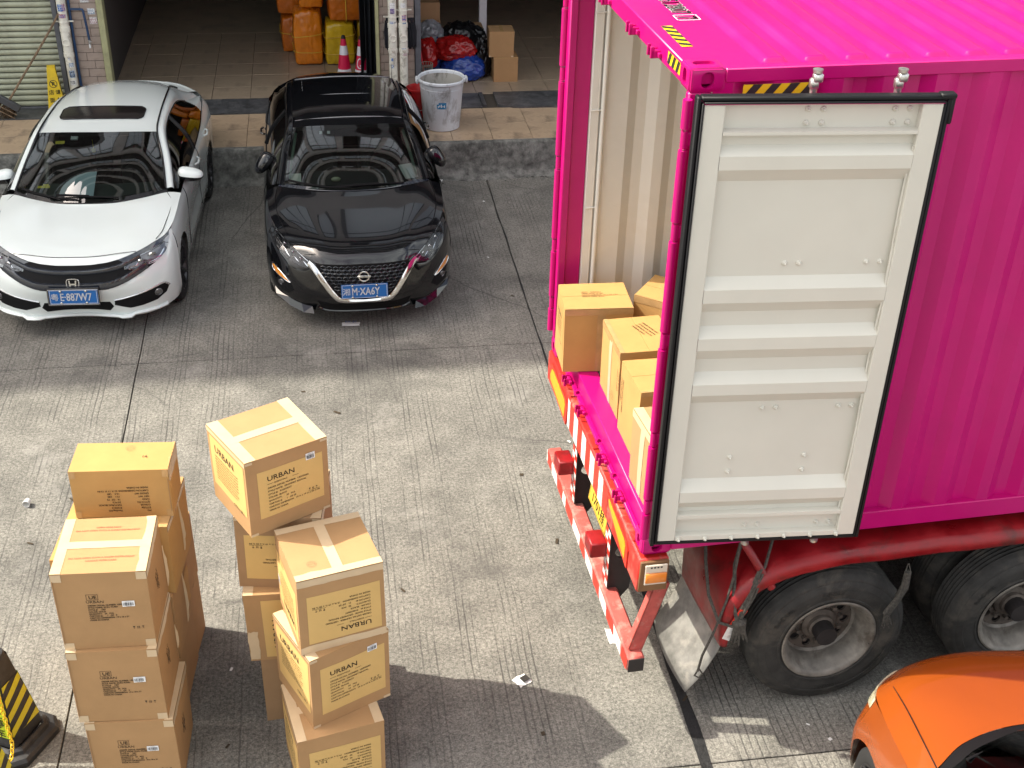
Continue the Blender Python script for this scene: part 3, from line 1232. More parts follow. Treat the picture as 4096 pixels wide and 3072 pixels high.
Ls = [.10, .2, .3]
L = .36
while L < 6.4:
    Ls.append(L)
    L += .014
Ls += [7, 9, LEN - .1]
Ws = [.055, .07] + [.085 + .006 * k for k in range(9)] + [.15, .2] + [.3, .6, 1.2, 1.8, 2.1] + [W_ - .2, W_ - .15] + [W_ - .085 - .006 * k for k in range(8, -1, -1)] + [W_ - .07, W_ - .055]
P = []
for L in Ls:
    row = []
    for w in Ws:
        e = min(w, W_ - w)
        fade = max(0, min(1, (e - .085) / .035))
        fade = fade * fade * (3 - 2 * fade)
        r_ = rib(L) if .34 < L < 6.4 else 0
        row.append((L, w, H_ - .020 + (.026 * r_ * fade)))
    P.append(row)
q = MB()
q.grid(P)
q.build('roof', 'magenta', ct, smooth=60)
q = MB()
q.cbox(.06, .36, .06, W_ - .06, H_ - .022, H_ - .0135, .003)
q.build('roof_plate', 'magenta', ct)


# warning stripes
def hazard(fn, w, h, n, slant, name='warning_stripe'):
    q = MB()
    rect(q, fn, 0, w, 0, h)
    s_ = q.build(name, 'hazard_yellow', ct)
    q = MB()
    f2 = lambda x, y: fn(x, y) + hazard.lift
    p = w / n
    for k in range(-2, n + 2):
        x0 = k * p
        poly = [(x0, 0), (x0 + p * .5, 0), (x0 + p * .5 + slant, h), (x0 + slant, h)]
        # clip to the sticker
        def clip(pl, ax, lim, sg):
            out = []
            for i in range(len(pl)):
                a, b_ = pl[i - 1], pl[i]
                ia, ib = sg * (a[ax] - lim) <= 0, sg * (b_[ax] - lim) <= 0
                if ia != ib:
                    t = (lim - a[ax]) / (b_[ax] - a[ax])
                    out.append((a[0] + (b_[0] - a[0]) * t, a[1] + (b_[1] - a[1]) * t))
                if ib:
                    out.append(b_)
            return out
        poly = clip(clip(poly, 0, w, 1), 0, 0, -1)
        if len(poly) > 2:
            q.add([f2(*a) for a in poly], [tuple(range(len(poly)))])
    q.build('black_stripe', 'hazard_black', s_)


hazard.lift = Vector((0, 0, .0015))
hazard(plane_fn((.075, .73, H_ - .0115), (0, -1, 0), (1, 0, 0)), .355, .058, 5, .03)
hazard.lift = Vector((-.0015, 0, 0))
hazard(plane_fn((.0085, .375, H_ - .088), (0, -1, 0), (0, 0, 1)), .20, .06, 3, .03)
hazard.lift = Vector((0, -.0015, 0))
hazard(plane_fn((.27, .0062, H_ - .150), (1, 0, 0), (0, 0, 1)), .375, .062, 4, .05)
# number on the roof: reads from the door end
q = MB()
fn = plane_fn((.205, 1.60, H_ - .0105), (0, -1, 0), (1, 0, 0))
put_text(q, 'CU 512807', .15, plane_fn((.205, .945, H_ - .0105), (0, -1, 0), (1, 0, 0)), 'R', sx=.62, bold=.03)
put_text(q, '7', .15, plane_fn((.205, .895, H_ - .0105), (0, -1, 0), (1, 0, 0)), 'L', sx=.8, bold=.02)
for a in ((0, .1, 0, .006), (0, .1, .124, .13), (0, .006, 0, .13), (.094, .1, 0, .13)):
    rect(q, plane_fn((.192, .915, H_ - .0105), (0, -1, 0), (1, 0, 0)), *a)
q.build('roof_number', 'print_white', ct)


# lashing brackets on header and sill
def keeper(w, L, z, up):
    q = MB()
    for s_ in (-1, 1):
        q.cbox(L - .05, L, w + s_ * .028 - .006, w + s_ * .028 + .006, z - .02, z + .02, .003)
        q.cbox(L - .055, L - .035, w + s_ * .028 - .006, w + s_ * .028 + .006, z - .02 + (0 if up else -.02), z + .02 + (.02 if up else 0), .003)
    q.cbox(L - .02, L, w - .06, w + .06, z - .012, z + .012, .003)
    q.build('rod_keeper', 'magenta', ct)


for w in (.53, .93, 1.51, 1.91):
    keeper(w, .012, H_ - .085, True)
    keeper(w, .022, .05, False)
for w in (.73, 1.12, 1.72):
    q = MB()
    q.lathe([(.016, -.008), (.028, -.008), (.028, .008), (.016, .008)], 14, Matrix.Translation((.03, w, .045)) @ Matrix.Rotation(.5, 4, 'X'), closed=True)
    q.build('lashing_ring', 'magenta', ct, smooth=40)

# ------------------------------------------------------------------ the open door (hinged to the near rear post)
DT = Matrix.Translation((-.003, -.237, .295)) @ Matrix.Rotation(math.radians(-5.75), 4, 'Z')
DW, DH = 1.123, 2.51
q = MB()
q.cbox(.004, DW - .004, .0465, .062, .004, DH - .004, .004)
door = q.build('cargo_door', 'magenta', ct)
door.matrix_local = DT
q = MB()
q.cbox(0, .100, 0, .046, 0, DH, .004)
q.cbox(1.025, DW, 0, .046, 0, DH, .004)
q.build('door_stile', 'cream_paint', door, smooth=30)
q = MB()
q.box(-.002, DW + .002, -.0015, .046, DH + .001, DH + .006)
q.build('door_edge', 'magenta', door)
R = .042
prof = [(2.509, R), (2.386, R), (2.380, .001), (2.364, .001), (2.362, R), (2.305, R), (2.262, .001), (2.195, .001), (2.125, R),
        (1.622, R), (1.566, .001), (1.493, .001), (1.425, R), (1.345, R), (1.290, .001), (1.222, .001), (1.150, R), (1.075, R), (1.017, .001),
        (.952, .001), (.885, R), (.395, R), (.330, .001), (.263, .001), (.200, R), (.176, R), (.172, .001), (.150, .001), (.146, R), (.034, R), (.030, .001), (.001, .001)]
# rows doubled near the bends so that they read as pressed steel, slightly wavy sheet
P = []
for z, y in prof:
    row = []
    for k in range(13):
        x = .100 + (1.025 - .100) * k / 12
        row.append((x, y + (.002 * noise.noise(Vector((x * 3, z * 3, 0))) if y > .01 else 0), z))
    P.append(row)
q = MB()
q.grid(P)
q.build('door_panel', 'cream_paint', door, smooth=25)
# weld bead down the inner edge of the free stile
q = MB()
pts = []
for k in range(40):
    z = .15 + k * (2.3 - .15) / 39
    pts.append((1.022 - .004 * abs(noise.noise(Vector((z * 4, 0, 3)))), .012 + .018 * (.5 + .5 * math.sin(z * 7)), z))
q.tube(pts, .007, 6)
q.build('weld_bead', 'cream_paint', door, smooth=60)
# gasket: two lips all round
q = MB()
q.cbox(-.036, -.014, -.002, .052, -.036, DH + .036, .006)
q.cbox(-.012, -.001, -.012, .03, -.010, DH + .010, .004)
q.cbox(DW + .016, DW + .036, .004, .052, -.03, DH + .036, .006)
q.cbox(DW + .001, DW + .012, -.004, .03, -.010, DH + .010, .004)
q.cbox(-.014, DW + .016, -.002, .052, DH + .016, DH + .038, .006)
q.cbox(-.001, DW + .001, -.012, .03, DH + .0065, DH + .0155, .003)
q.cbox(-.014, DW + .016, .010, .052, -.034, -.012, .005)
q.cbox(DW - .02, DW + .055, -.004, .05, DH + .020, DH + .046, .006)
q.cbox(DW + .03, DW + .052, -.002, .05, DH - .10, DH + .03, .006)
q.build('gasket', 'gasket', door, smooth=40)
bolts = [(x, z) for x in (.497, .570, .910, .981) for z in (2.475, 2.409, 1.690, .845, .068)]
bolts += [(x, z) for x in (.360, .771) for z in (.531, .437)] + [(.12 + .15 * k, .012) for k in range(7)]
b0 = None
for x, z in bolts:
    low = z < .03
    M_ = Matrix.Translation((x, (.0 if low else R), z)) @ Matrix.Rotation(math.pi / 2, 4, 'X')
    if b0 is None:
        q = MB()
        q.lathe([(.0145, 0), (.0145, .004), (.011, .009), (.0065, .010), (.0065, .018), (.003, .022), (0, .022)], 10)
        b0 = q.build('bolt', 'cream_paint', door, smooth=40)
        b0.matrix_local = M_
    else:
        dup(b0, 'bolt', door, M_)
for x in (.528, .930):
    q = MB()
    q.tube([(x, .10, -.06), (x, .10, DH + .08)], .017, 12)
    for z in (.3, .9, 1.6, 2.2):
        q.cbox(x - .04, x + .04, .062, .125, z, z + .06, .006)
    q.cbox(x - .010, x + .20, .10, .125, 1.05, 1.08, .004)
    rod = q.build('locking_rod', 'galvanised', door, smooth=40)
    for z, s_ in ((DH + .075, 1), (-.045, -1)):
        q = MB()
        q.cbox(x - .022, x + .020, .08, .118, z - .035, z + .015, .008)
        q.cbox(x - .012, x + .034, .074, .112, z + s_ * .012 - .014, z + s_ * .012 + .03, .008)
        q.lathe([(0, -.012), (.022, -.010), (.024, .006), (0, .012)], 12, Matrix.Translation((x + .006, .09, z + s_ * .055)))
        q.build('locking_cam', 'galvanised', door, smooth=50)

# ------------------------------------------------------------------ the trailer under it
tr = thing('container_trailer', 'red semi-trailer with striped rear bumper under the magenta container', 'trailer', (C0.x, C0.y, 0), PHI)
GZ = C0.z                                             # local z is measured from the ground here


def tb(name, mat, *b, bev=.005, smooth=40):
    q = MB()
    q.cbox(b[0], b[1], b[2], b[3], GZ + b[4], GZ + b[5], bev)
    return q.build(name, mat, tr, smooth=smooth)


beam = tb('rear_beam', 'truck_red', -.012, .17, -.012, W_ + .02, -.275, -.022, bev=.012)
# twist-lock plates lying on the beam
for w in (.28, 1.9, 1.25):
    q = MB()
    q.cbox(-.006, .05, w - .12, w + .12, GZ - .0215, GZ - .010, .003)
    q.build('lock_plate', 'truck_red', beam)
# red and white reflective strips
k, w = 0, .70
while w < 1.80:
    ww = min(.115, 1.80 - w)
    q = MB()
    P = [[(-.014, w + .002 + (ww - .004) * i / 3, GZ - .262 + .225 * j / 2) for i in range(4)] for j in range(3)]
    q.grid(P)
    q.build('reflective_strip', 'reflective_white' if k % 2 else 'reflective_red', beam)
    w += ww
    k += 1
# amber marker panels with a tapered lower edge
for w0, w1 in ((.20, .68), (1.82, 2.36)):
    q = MB()
    T = Matrix(((0, 0, -1, 0), (1, 0, 0, 0), (0, 1, 0, GZ), (0, 0, 0, 1)))
    out = [(w0, -.255), (w0 + .06, -.245), (w1 - .02, -.09), (w1, -.05), (w1, -.035), (w1 - .05, -.04), (w0 + .03, -.085), (w0 - .005, -.12)]
    if w0 > 1:
        out = [(w0, -.275), (w0 + .05, -.27), (w1, -.205), (w1 + .01, -.15), (w1 - .04, -.06), (w1 - .1, -.045), (w0 + .02, -.08), (w0 - .02, -.12)]
    q.prism(out, T, .013, .022)
    f_ = q.build('marker_panel', 'reflective_red', tr)
    q = MB()
    cx = sum(a for a, b_ in out) / len(out)
    cy = sum(b_ for a, b_ in out) / len(out)
    q.prism([(cx + (a - cx) * .82, cy + (b_ - cy) * .72) for a, b_ in out], T, .022, .025)
    q.build('amber_field', 'amber_panel', f_)
# side lamp box at the near corner
lb = tb('side_lamp', 'lamp_brown', -.008, .165, -.032, -.012, -.25, -.028, bev=.004)
q = MB()
q.cbox(.018, .155, -.044, -.032, GZ - .195, GZ - .045, .006)
q.build('lamp_body', 'lamp_clear', lb)
q = MB()
q.cbox(.022, .151, -.056, -.043, GZ - .175, GZ - .10, .008)
q.build('lens', 'lamp_amber', lb, smooth=50)
q = MB()
for i in range(4):
    q.cbox(.05 + i * .02, .062 + i * .02, -.047, -.043, GZ - .068, GZ - .058, .001)
q.build('screws', 'truck_dark', lb)
# bumper bar
bar = tb('bumper_bar', 'faded_red', -.035, .075, -.045, 2.255, -.885, -.770, bev=.014)
q = MB()
q.cbox(-.03, .07, -.051, -.045, GZ - .88, GZ - .775, .004)
q.build('end_cap', 'truck_dark', bar)
w, k = -.035, 0
rr = random.Random(4)
while w < 2.24:
    ww = rr.choice((.10, .14, .18, .22))
    q = MB()
    sl = rr.uniform(-.04, .04)
    n_ = 6
    P = []
    for j in range(4):
        z_ = -.878 + .098 * j / 3
        P.append([(-.0368, min(max(w + .003 + sl * (j / 3 - .5) + (ww - .006) * i / n_ + (rr.uniform(-.008, .008) if i in (0, n_) else 0), -.035), 2.252), GZ + z_ + rr.uniform(-.003, .003)) for i in range(n_ + 1)])
    q.grid(P)
    q.build('reflective_strip', 'reflective_white' if k % 2 else 'reflective_red', bar)
    w += ww
    k += 1
# hangers carrying the bar
for wc in (1.54, .62):
    q = MB()
    T = Matrix(((1, 0, 0, 0), (0, 0, 1, wc), (0, 1, 0, GZ), (0, 0, 0, 1)))
    poly = [(.0, -.28), (.19, -.28), (.16, -.78), (.085, -.88), (.0, -.77)]
    # plate with a round opening, made as a ring of quads
    cx, cy, rr_ = .085, -.48, .045
    n = 28
    ring = [(cx + rr_ * math.cos(2 * math.pi * i / n), cy + rr_ * math.sin(2 * math.pi * i / n)) for i in range(n)]
    def hit(t):
        best = 9
        for i in range(len(poly)):
            (x1, y1), (x2, y2) = poly[i - 1], poly[i]
            dx, dy, ex, ey = math.cos(t), math.sin(t), x2 - x1, y2 - y1
            den = dx * ey - dy * ex
            if abs(den) < 1e-9:
                continue
            a = ((x1 - cx) * ey - (y1 - cy) * ex) / den
            b_ = ((x1 - cx) * dy - (y1 - cy) * dx) / den
            if a > 0 and -1e-6 <= b_ <= 1 + 1e-6:
                best = min(best, a)
        return (cx + best * math.cos(t), cy + best * math.sin(t))
    out = [hit(2 * math.pi * i / n) for i in range(n)]
    vs = []
    for d in (-.006, .006):
        vs += [T @ Vector((a, b_, d)) for a, b_ in out] + [T @ Vector((a, b_, d)) for a, b_ in ring]
    fs = []
    for i in range(n):
        j = (i + 1) % n
        fs += [(i, j, n + j, n + i), (2 * n + i, 2 * n + j, 3 * n + j, 3 * n + i), (i, j, 2 * n + j, 2 * n + i), (n + i, n + j, 3 * n + j, 3 * n + i)]
    q.add(vs, fs)
    q.cbox(-.004, .008, wc - .03, wc + .09, GZ - .76, GZ - .28, .003)
    hg = q.build('bumper_hanger', 'truck_dark', tr)
    q = MB()
    for i in range(9):
        for j in range(2):
            z0 = GZ - .75 + i * .05
            a0 = wc - .028 + j * .058
            q.grid([[(-.0055, a0, z0), (-.0055, a0 + .056, z0)], [(-.0055, a0, z0 + .048), (-.0055, a0 + .056, z0 + .048)]], (i + j) % 2)
    q.build('reflective_strip', ['reflective_white', 'reflective_red'], hg)
    q = MB()
    q.cbox(-.115, -.005, wc + .03, wc + .185, GZ - .54, GZ - .425, .008)
    q.build('rubber_buffer', 'truck_red_grime_shade', tr, smooth=40)
# diagonal brace near the end of the bar
q = MB()
A_, B_ = Vector((.03, .03, GZ - .77)), Vector((.17, .05, GZ - .27))
d_ = (B_ - A_)
T = Matrix.Translation(A_) @ d_.to_track_quat('Z', 'Y').to_matrix().to_4x4()
ln = d_.length
q.cbox(-.005, .005, -.05, .05, 0, ln, .002, 0, T)
q.cbox(-.005, .045, -.05, -.04, 0, ln, .002, 0, T)
q.cbox(-.005, .045, .04, .05, 0, ln, .002, 0, T)
q.build('brace', 'faded_red', tr)
# number plate
q = MB()
T = Matrix.Translation((.035, 1.02, GZ - .385)) @ Matrix(((0, 0, -1, 0), (-1, 0, 0, 0), (0, 1, 0, 0), (0, 0, 0, 1))) @ Matrix.Rotation(-.12, 4, 'X')
q.prism([(-.22, -.11), (.22, -.11), (.22, .11), (-.22, .11)], T, 0, .004)
npl = q.build('number_plate', 'plate_yellow', tr)
q = MB()
fn = lambda x, y: T @ Vector((x, y, .0055))
put_text(q, '1701挂', .10, lambda x, y: fn(x, y - .075), 'C', sx=1.05, bold=.02)
put_text(q, 'F', .055, lambda x, y: fn(x + .03, y + .045), 'L', bold=.02)
for a in ((-.21, .21, -.102, -.098), (-.21, .21, .098, .102), (-.21, -.206, -.1, .1), (.206, .21, -.1, .1)):
    rect(q, fn, *a)
q.build('plate_text', 'print_black', npl)
# chassis rails and cross members
for w in (.75, 1.55):
    tb('chassis_rail', 'truck_red_grime_shade', .17, 11.5, w - .06, w + .06, -.42, -.03)
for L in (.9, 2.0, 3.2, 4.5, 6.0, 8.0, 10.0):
    tb('cross_member', 'truck_red_grime_shade', L, L + .1, .40, W_ - .40, -.16, -.03)
tb('side_rail', 'truck_red_grime_shade', .95, 11.0, .36, .44, -.15, -.03)
tb('side_rail', 'truck_red_grime_shade', .95, 11.0, W_ - .44, W_ - .36, -.15, -.03)

# mudguards: folded sheet with a rolled outer edge
def mudguard(side):
    lip = [(.600, -.745), (.612, -.63), (.632, -.53), (.678, -.42), (.765, -.335), (.905, -.266), (1.08, -.222), (1.27, -.205), (1.47, -.200), (1.75, -.195), (2.1, -.192), (2.6, -.188), (3.1, -.19), (3.9, -.20), (4.5, -.22)]
    c = spl(np.array(lip), 4)
    rows = []
    #    width, offset away from the wheel
    ys = [(-.030, .000), (-.058, .004), (-.072, .022), (-.070, .060), (-.056, .092), (-.02, .106), (.08, .118), (.30, .135), (.62, .145)]
    for i, (L, z) in enumerate(c):
        d = c[min(i + 1, len(c) - 1)] - c[max(i - 1, 0)]
        d /= np.linalg.norm(d)
        nrm = np.array((-d[1], d[0]))
        row = []
        for y, o in ys:
            dent = .016 * noise.noise(Vector((L * 3.1, y * 5, z * 3))) + .007 * noise.noise(Vector((L * 11, y * 9, z * 9)))
            p = np.array((L, z)) + nrm * (o * (.55 + .45 * min(1, i / 10)) + dent * (1 if o > .003 else .3))
            row.append((p[0], y if side == 0 else W_ - y, GZ + p[1]))
        rows.append(row)
    q = MB()
    q.grid(rows)
    o = q.build('mudguard', 'truck_red_grime_shade', tr, smooth=60)
    m_ = o.modifiers.new('thickness', 'SOLIDIFY')
    m_.thickness = .004
    return o


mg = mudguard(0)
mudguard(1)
q = MB()
q.tube([(.655, .06, GZ - .03), (.70, .0, GZ - .10), (.83, -.05, GZ - .315)], .026, 12)
q.tube([(.80, -.02, GZ - .25), (1.0, .02, GZ - .20)], .012, 8)
q.build('mudguard_stay', 'truck_red_grime_shade', tr, smooth=40)
# taped repair on the guard
q = MB()
q.grid([[(.545, -.078, GZ - .66), (.575, -.080, GZ - .56)], [(.595, -.076, GZ - .69), (.625, -.080, GZ - .56)]])
q.build('repair_patch', 'reflective_white', tr)
q = MB()
q.grid([[(.575, -.082, GZ - .555), (.63, -.084, GZ - .43)], [(.628, -.082, GZ - .555), (.685, -.084, GZ - .45)]])
q.build('repair_patch', 'reflective_red', tr)
# mud flaps
for side in (0, 1):
    P = []
    for i in range(9):
        t = i / 8
        L = .585 - .06 * t - .14 * t * t
        z = -.74 - .44 * t
        row = []
        for j in range(9):
            w = .01 + .62 * j / 8
            bend = .035 * math.sin(j / 8 * math.pi * 1.2) * t + .02 * noise.noise(Vector((t * 2, w * 3, 1)))
            row.append((L - bend - .10 * (w - .1) * (1 - t * .3), w if side == 0 else W_ - w, GZ + z + .12 * (w / .62) * .6 + .02 * math.sin(w * 5)))
        P.append(row)
    q = MB()
    q.grid(P)
    o = q.build('mud_flap', 'flap_rubber', tr, smooth=70)
    o.modifiers.new('thickness', 'SOLIDIFY').thickness = .008
# straps and rope ends tied to the guard
q = MB()
q.tube([(.63, .05, GZ - .02), (.60, .0, GZ - .22), (.56, -.03, GZ - .40), (.50, -.05, GZ - .62), (.44, -.06, GZ - .80), (.42, -.07, GZ - .92)], .009, 6)
q.tube([(.75, -.03, GZ - .17), (.70, -.06, GZ - .30), (.64, -.07, GZ - .45), (.63, -.075, GZ - .55)], .016, 6)
q.tube([(.76, -.04, GZ - .20), (.72, -.07, GZ - .33), (.66, -.08, GZ - .47)], .012, 6)
for k in range(5):
    a = k * .025
    q.tube([(.63 + .01 * k, -.08, GZ - .52), (.61 + a * .6, -.095, GZ - .60), (.60 + a * 1.1, -.09, GZ - .68 - .02 * (k % 3))], [.016, .014, .006], 6)
q.lathe([(0, -.035), (.04, -.02), (.045, .015), (0, .04)], 10, Matrix.Translation((.635, -.085, GZ - .54)))
q.tube([(.425, -.07, GZ - .90), (.40, -.075, GZ - .95), (.43, -.08, GZ - .97), (.45, -.075, GZ - .94), (.425, -.07, GZ - .90)], .006, 6)
q.tube([(.50, .30, GZ - .05), (.47, .16, GZ - .22), (.47, .04, GZ - .40), (.52, -.05, GZ - .55), (.60, -.09, GZ - .56)], .011, 6)
q.tube([(.72, .20, GZ - .04), (.62, .06, GZ - .20), (.60, -.05, GZ - .40), (.62, -.09, GZ - .52)], .013, 6)
q.tube([(.86, .10, GZ - .05), (.78, -.02, GZ - .16), (.70, -.075, GZ - .32), (.645, -.09, GZ - .5)], .010, 6)
q.build('tie_rope', 'rope', tr, smooth=50)
q = MB()
q.tube([(1.70, -.06, GZ - .235), (1.685, -.075, GZ - .29), (1.72, -.075, GZ - .29), (1.705, -.06, GZ - .235)], .004, 6)
q.tube([(1.70, -.078, GZ - .285), (1.70, -.082, GZ - .40), (1.66, -.085, GZ - .52), (1.62, -.088, GZ - .62)], [.022, .026, .022, .015], 8)
q.tube([(1.69, -.088, GZ - .31), (1.68, -.09, GZ - .45), (1.60, -.092, GZ - .60)], [.012, .016, .018], 6)
for k in range(5):
    q.tube([(1.61, -.09, GZ - .59), (1.60 + .016 * k, -.095, GZ - .70 - .02 * (k % 2))], [.012, .004], 5)
q.build('strap', 'rope', tr, smooth=50)


# wheels: two axles of twin tyres
def truck_wheel(L, side):
    RT, RR = .530, .298
    e = thing('wheel', None, None)
    e.parent = tr
    sgn = -1 if side == 0 else 1
    # local z of the wheel points outwards
    e.matrix_local = Matrix.Translation((L, -.035 if side == 0 else W_ + .035, RT - .008)) @ Matrix.Rotation((math.pi / 2) * (1 if side == 0 else -1), 4, 'X')
    for z0 in (0.0, -.335):
        q = MB()
        w = .29
        prof = [(RR, -w + .02), (RR + .03, -w + .004), (.41, -w - .004), (.475, -w + .012), (.508, -w + .04), (.522, -w + .06)]
        for zc in np.linspace(-w + .085, -.085, 5):
            prof += [(.529, zc - .02), (.517, zc - .008), (.517, zc + .002), (.530, zc + .012)]
        prof += [(.522, -.06), (.515, -.045), (.506, -.034), (.499, -.029), (.492, -.019), (.484, -.016), (.476, -.013), (.470, -.014), (.455, -.003), (.425, .0015), (.422, -.001), (.395, .001), (.365, -.004),
                 (.345, -.006), (.340, -.003), (.330, -.004), (.322, -.012), (RR + .012, -.014), (RR, -.022)]
        q.lathe([(r, z + z0) for r, z in prof], 72)
        q.build('tyre', 'tyre_rubber', e, smooth=35)
        if z0 == 0:
            q = MB()
            def arc(rad, zz):
                return lambda x, y: Vector(((rad + y) * math.sin(x / rad + arc.a), (rad + y) * math.cos(x / rad + arc.a), zz))
            up = math.pi if False else 0.0
            def seg(body, rad, ang, size, zz=.003):
                # letters read from outside with their tops away from the hub; ang clockwise from the top
                f0 = lambda x, y: Vector(((rad + y) * math.sin(x / rad + ang), (rad + y) * math.cos(x / rad + ang) * 1.0, zz))
                put_text(q, body, size, f0, 'C', bold=.012)
            if side == 0:
                seg('12R22.5', .385, -.10, .042)
                seg('LINGLONG' if False else 'RADIAL', .40, -.95, .05)
                seg('12R22.5', .385, math.pi - .1, .042)
                seg('RADIAL', .40, math.pi - .95, .05)
            else:
                seg('12R22.5', .385, 0, .042)
            q.build('tyre_lettering', 'tyre_letters', e)
        q = MB()
        n = 10
        disc_z = -.185
        q.lathe([(r, z + z0) for r, z in [(RR + .014, -.012), (RR + .018, -.006), (RR + .008, -.003), (RR - .008, -.010), (RR - .022, -.030), (RR - .028, -.060), (RR - .05, -.085), (RR - .055, disc_z + .015), (RR - .07, disc_z)]], 48)
        q.build('rim', 'rim_steel', e, smooth=40)
        if z0 == 0:
            # disc with ten hand holes
            q = MB()
            ri, ro, rh, rc = .115, RR - .068, .030, .178
            m = 8
            for k in range(n):
                a0 = 2 * math.pi * k / n
                hole = []
                outer = []
                for j in range(4 * m):
                    t = 2 * math.pi * (j + .5) / (4 * m)
                    hole.append((rc + rh * math.cos(t), rh * math.sin(t)))
                    c_, s_ = math.cos(t), math.sin(t)
                    mm = max(abs(c_), abs(s_))
                    u_, v_ = c_ / mm, s_ / mm
                    rad = rc + (u_ * (ro - rc) if u_ > 0 else u_ * (rc - ri))
                    outer.append((rad, v_ * math.pi / n))
                vs = [Vector((r * math.cos(a0 + b_), r * math.sin(a0 + b_), disc_z + z0)) for r, b_ in outer]
                vs += [Matrix.Rotation(a0, 4, 'Z') @ Vector((x, y, disc_z + z0)) for x, y in hole]
                vs += [Matrix.Rotation(a0, 4, 'Z') @ Vector((x, y, disc_z + z0 - .016)) for x, y in hole]
                N4 = 4 * m
                fs = [(j, (j + 1) % N4, N4 + (j + 1) % N4, N4 + j) for j in range(N4)] + [(N4 + j, N4 + (j + 1) % N4, 2 * N4 + (j + 1) % N4, 2 * N4 + j) for j in range(N4)]
                q.add(vs, fs)
            q.build('rim_disc', 'rim_dirty', e, smooth=30)
            q = MB()
            q.lathe([(.118, disc_z - .01), (.118, disc_z + .02), (.105, disc_z + .030), (.088, disc_z + .034), (.085, disc_z + .058), (.07, disc_z + .064), (.0, disc_z + .066)], 28)
            for k in range(10):
                a = 2 * math.pi * (k + .5) / 10
                q.tube([(.145 * math.cos(a), .145 * math.sin(a), disc_z - .005), (.145 * math.cos(a), .145 * math.sin(a), disc_z + .032)], .015, 6)
            q.build('hub', 'rim_dirty', e, smooth=40)
            q = MB()
            q.tube([(.235, -.06, disc_z + .02), (.285, -.075, .0)], .005, 6)
            q.build('valve_stem', 'rim_steel', e)
            q = MB()
            q.lathe([(RR - .07, disc_z - .03), (.10, disc_z - .03)], 32)
            q.build('brake_drum', 'truck_dark', e)


for L in (1.2956, 2.6496, 3.96):
    for s_ in (0, 1):
        truck_wheel(L, s_)
    q = MB()
    q.tube([(L, .0, .522), (L, W_, .522)], .07, 14)
    q.build('axle', 'truck_dark', tr, smooth=40)
for w in (.75, 1.55):
    for L in (1.2956, 2.6496, 3.96):
        tb('leaf_spring', 'truck_dark', L - .5, L + .5, w - .04, w + .04, -.72, -.64)
        tb('spring_bracket', 'truck_dark', L + .55, L + .67, w - .05, w + .05, -.75, -.42)
# ------------------------------------------------------------------ cardboard
def cardboard(name, col, stain_amt=.25):
    mk(name, col, .78, var=.05, vscale=5, stain=tuple(c * .78 for c in col), sscale=3.5, samt=stain_amt, bump=.06, bscale=180, spec=.25)


cardboard('board_brown', (.40, .238, .112))
cardboard('board_warm', (.47, .275, .10))
cardboard('board_dull', (.36, .22, .115))
mk('board_edge', (.33, .20, .10), .9)
mk('print_panel', (.62, .41, .155), .7, var=.03, vscale=4, stain=(.5, .33, .13), sscale=3, samt=.25, bump=.04, bscale=180, spec=.25)
mk('tape_cream', (.58, .44, .28), .32, var=.05, vscale=9, spec=.5, bump=.12, bscale=25)
mk('tape_clear', (.46, .29, .13), .22, var=.1, vscale=12, spec=.6, bump=.2, bscale=22)
mk('carton_ink', (.028, .018, .010), .75)
mk('carton_ink_red', (.42, .12, .07), .75)
mk('label_white', (.78, .78, .78), .5)
mk('label_ink', (.03, .03, .04), .6)


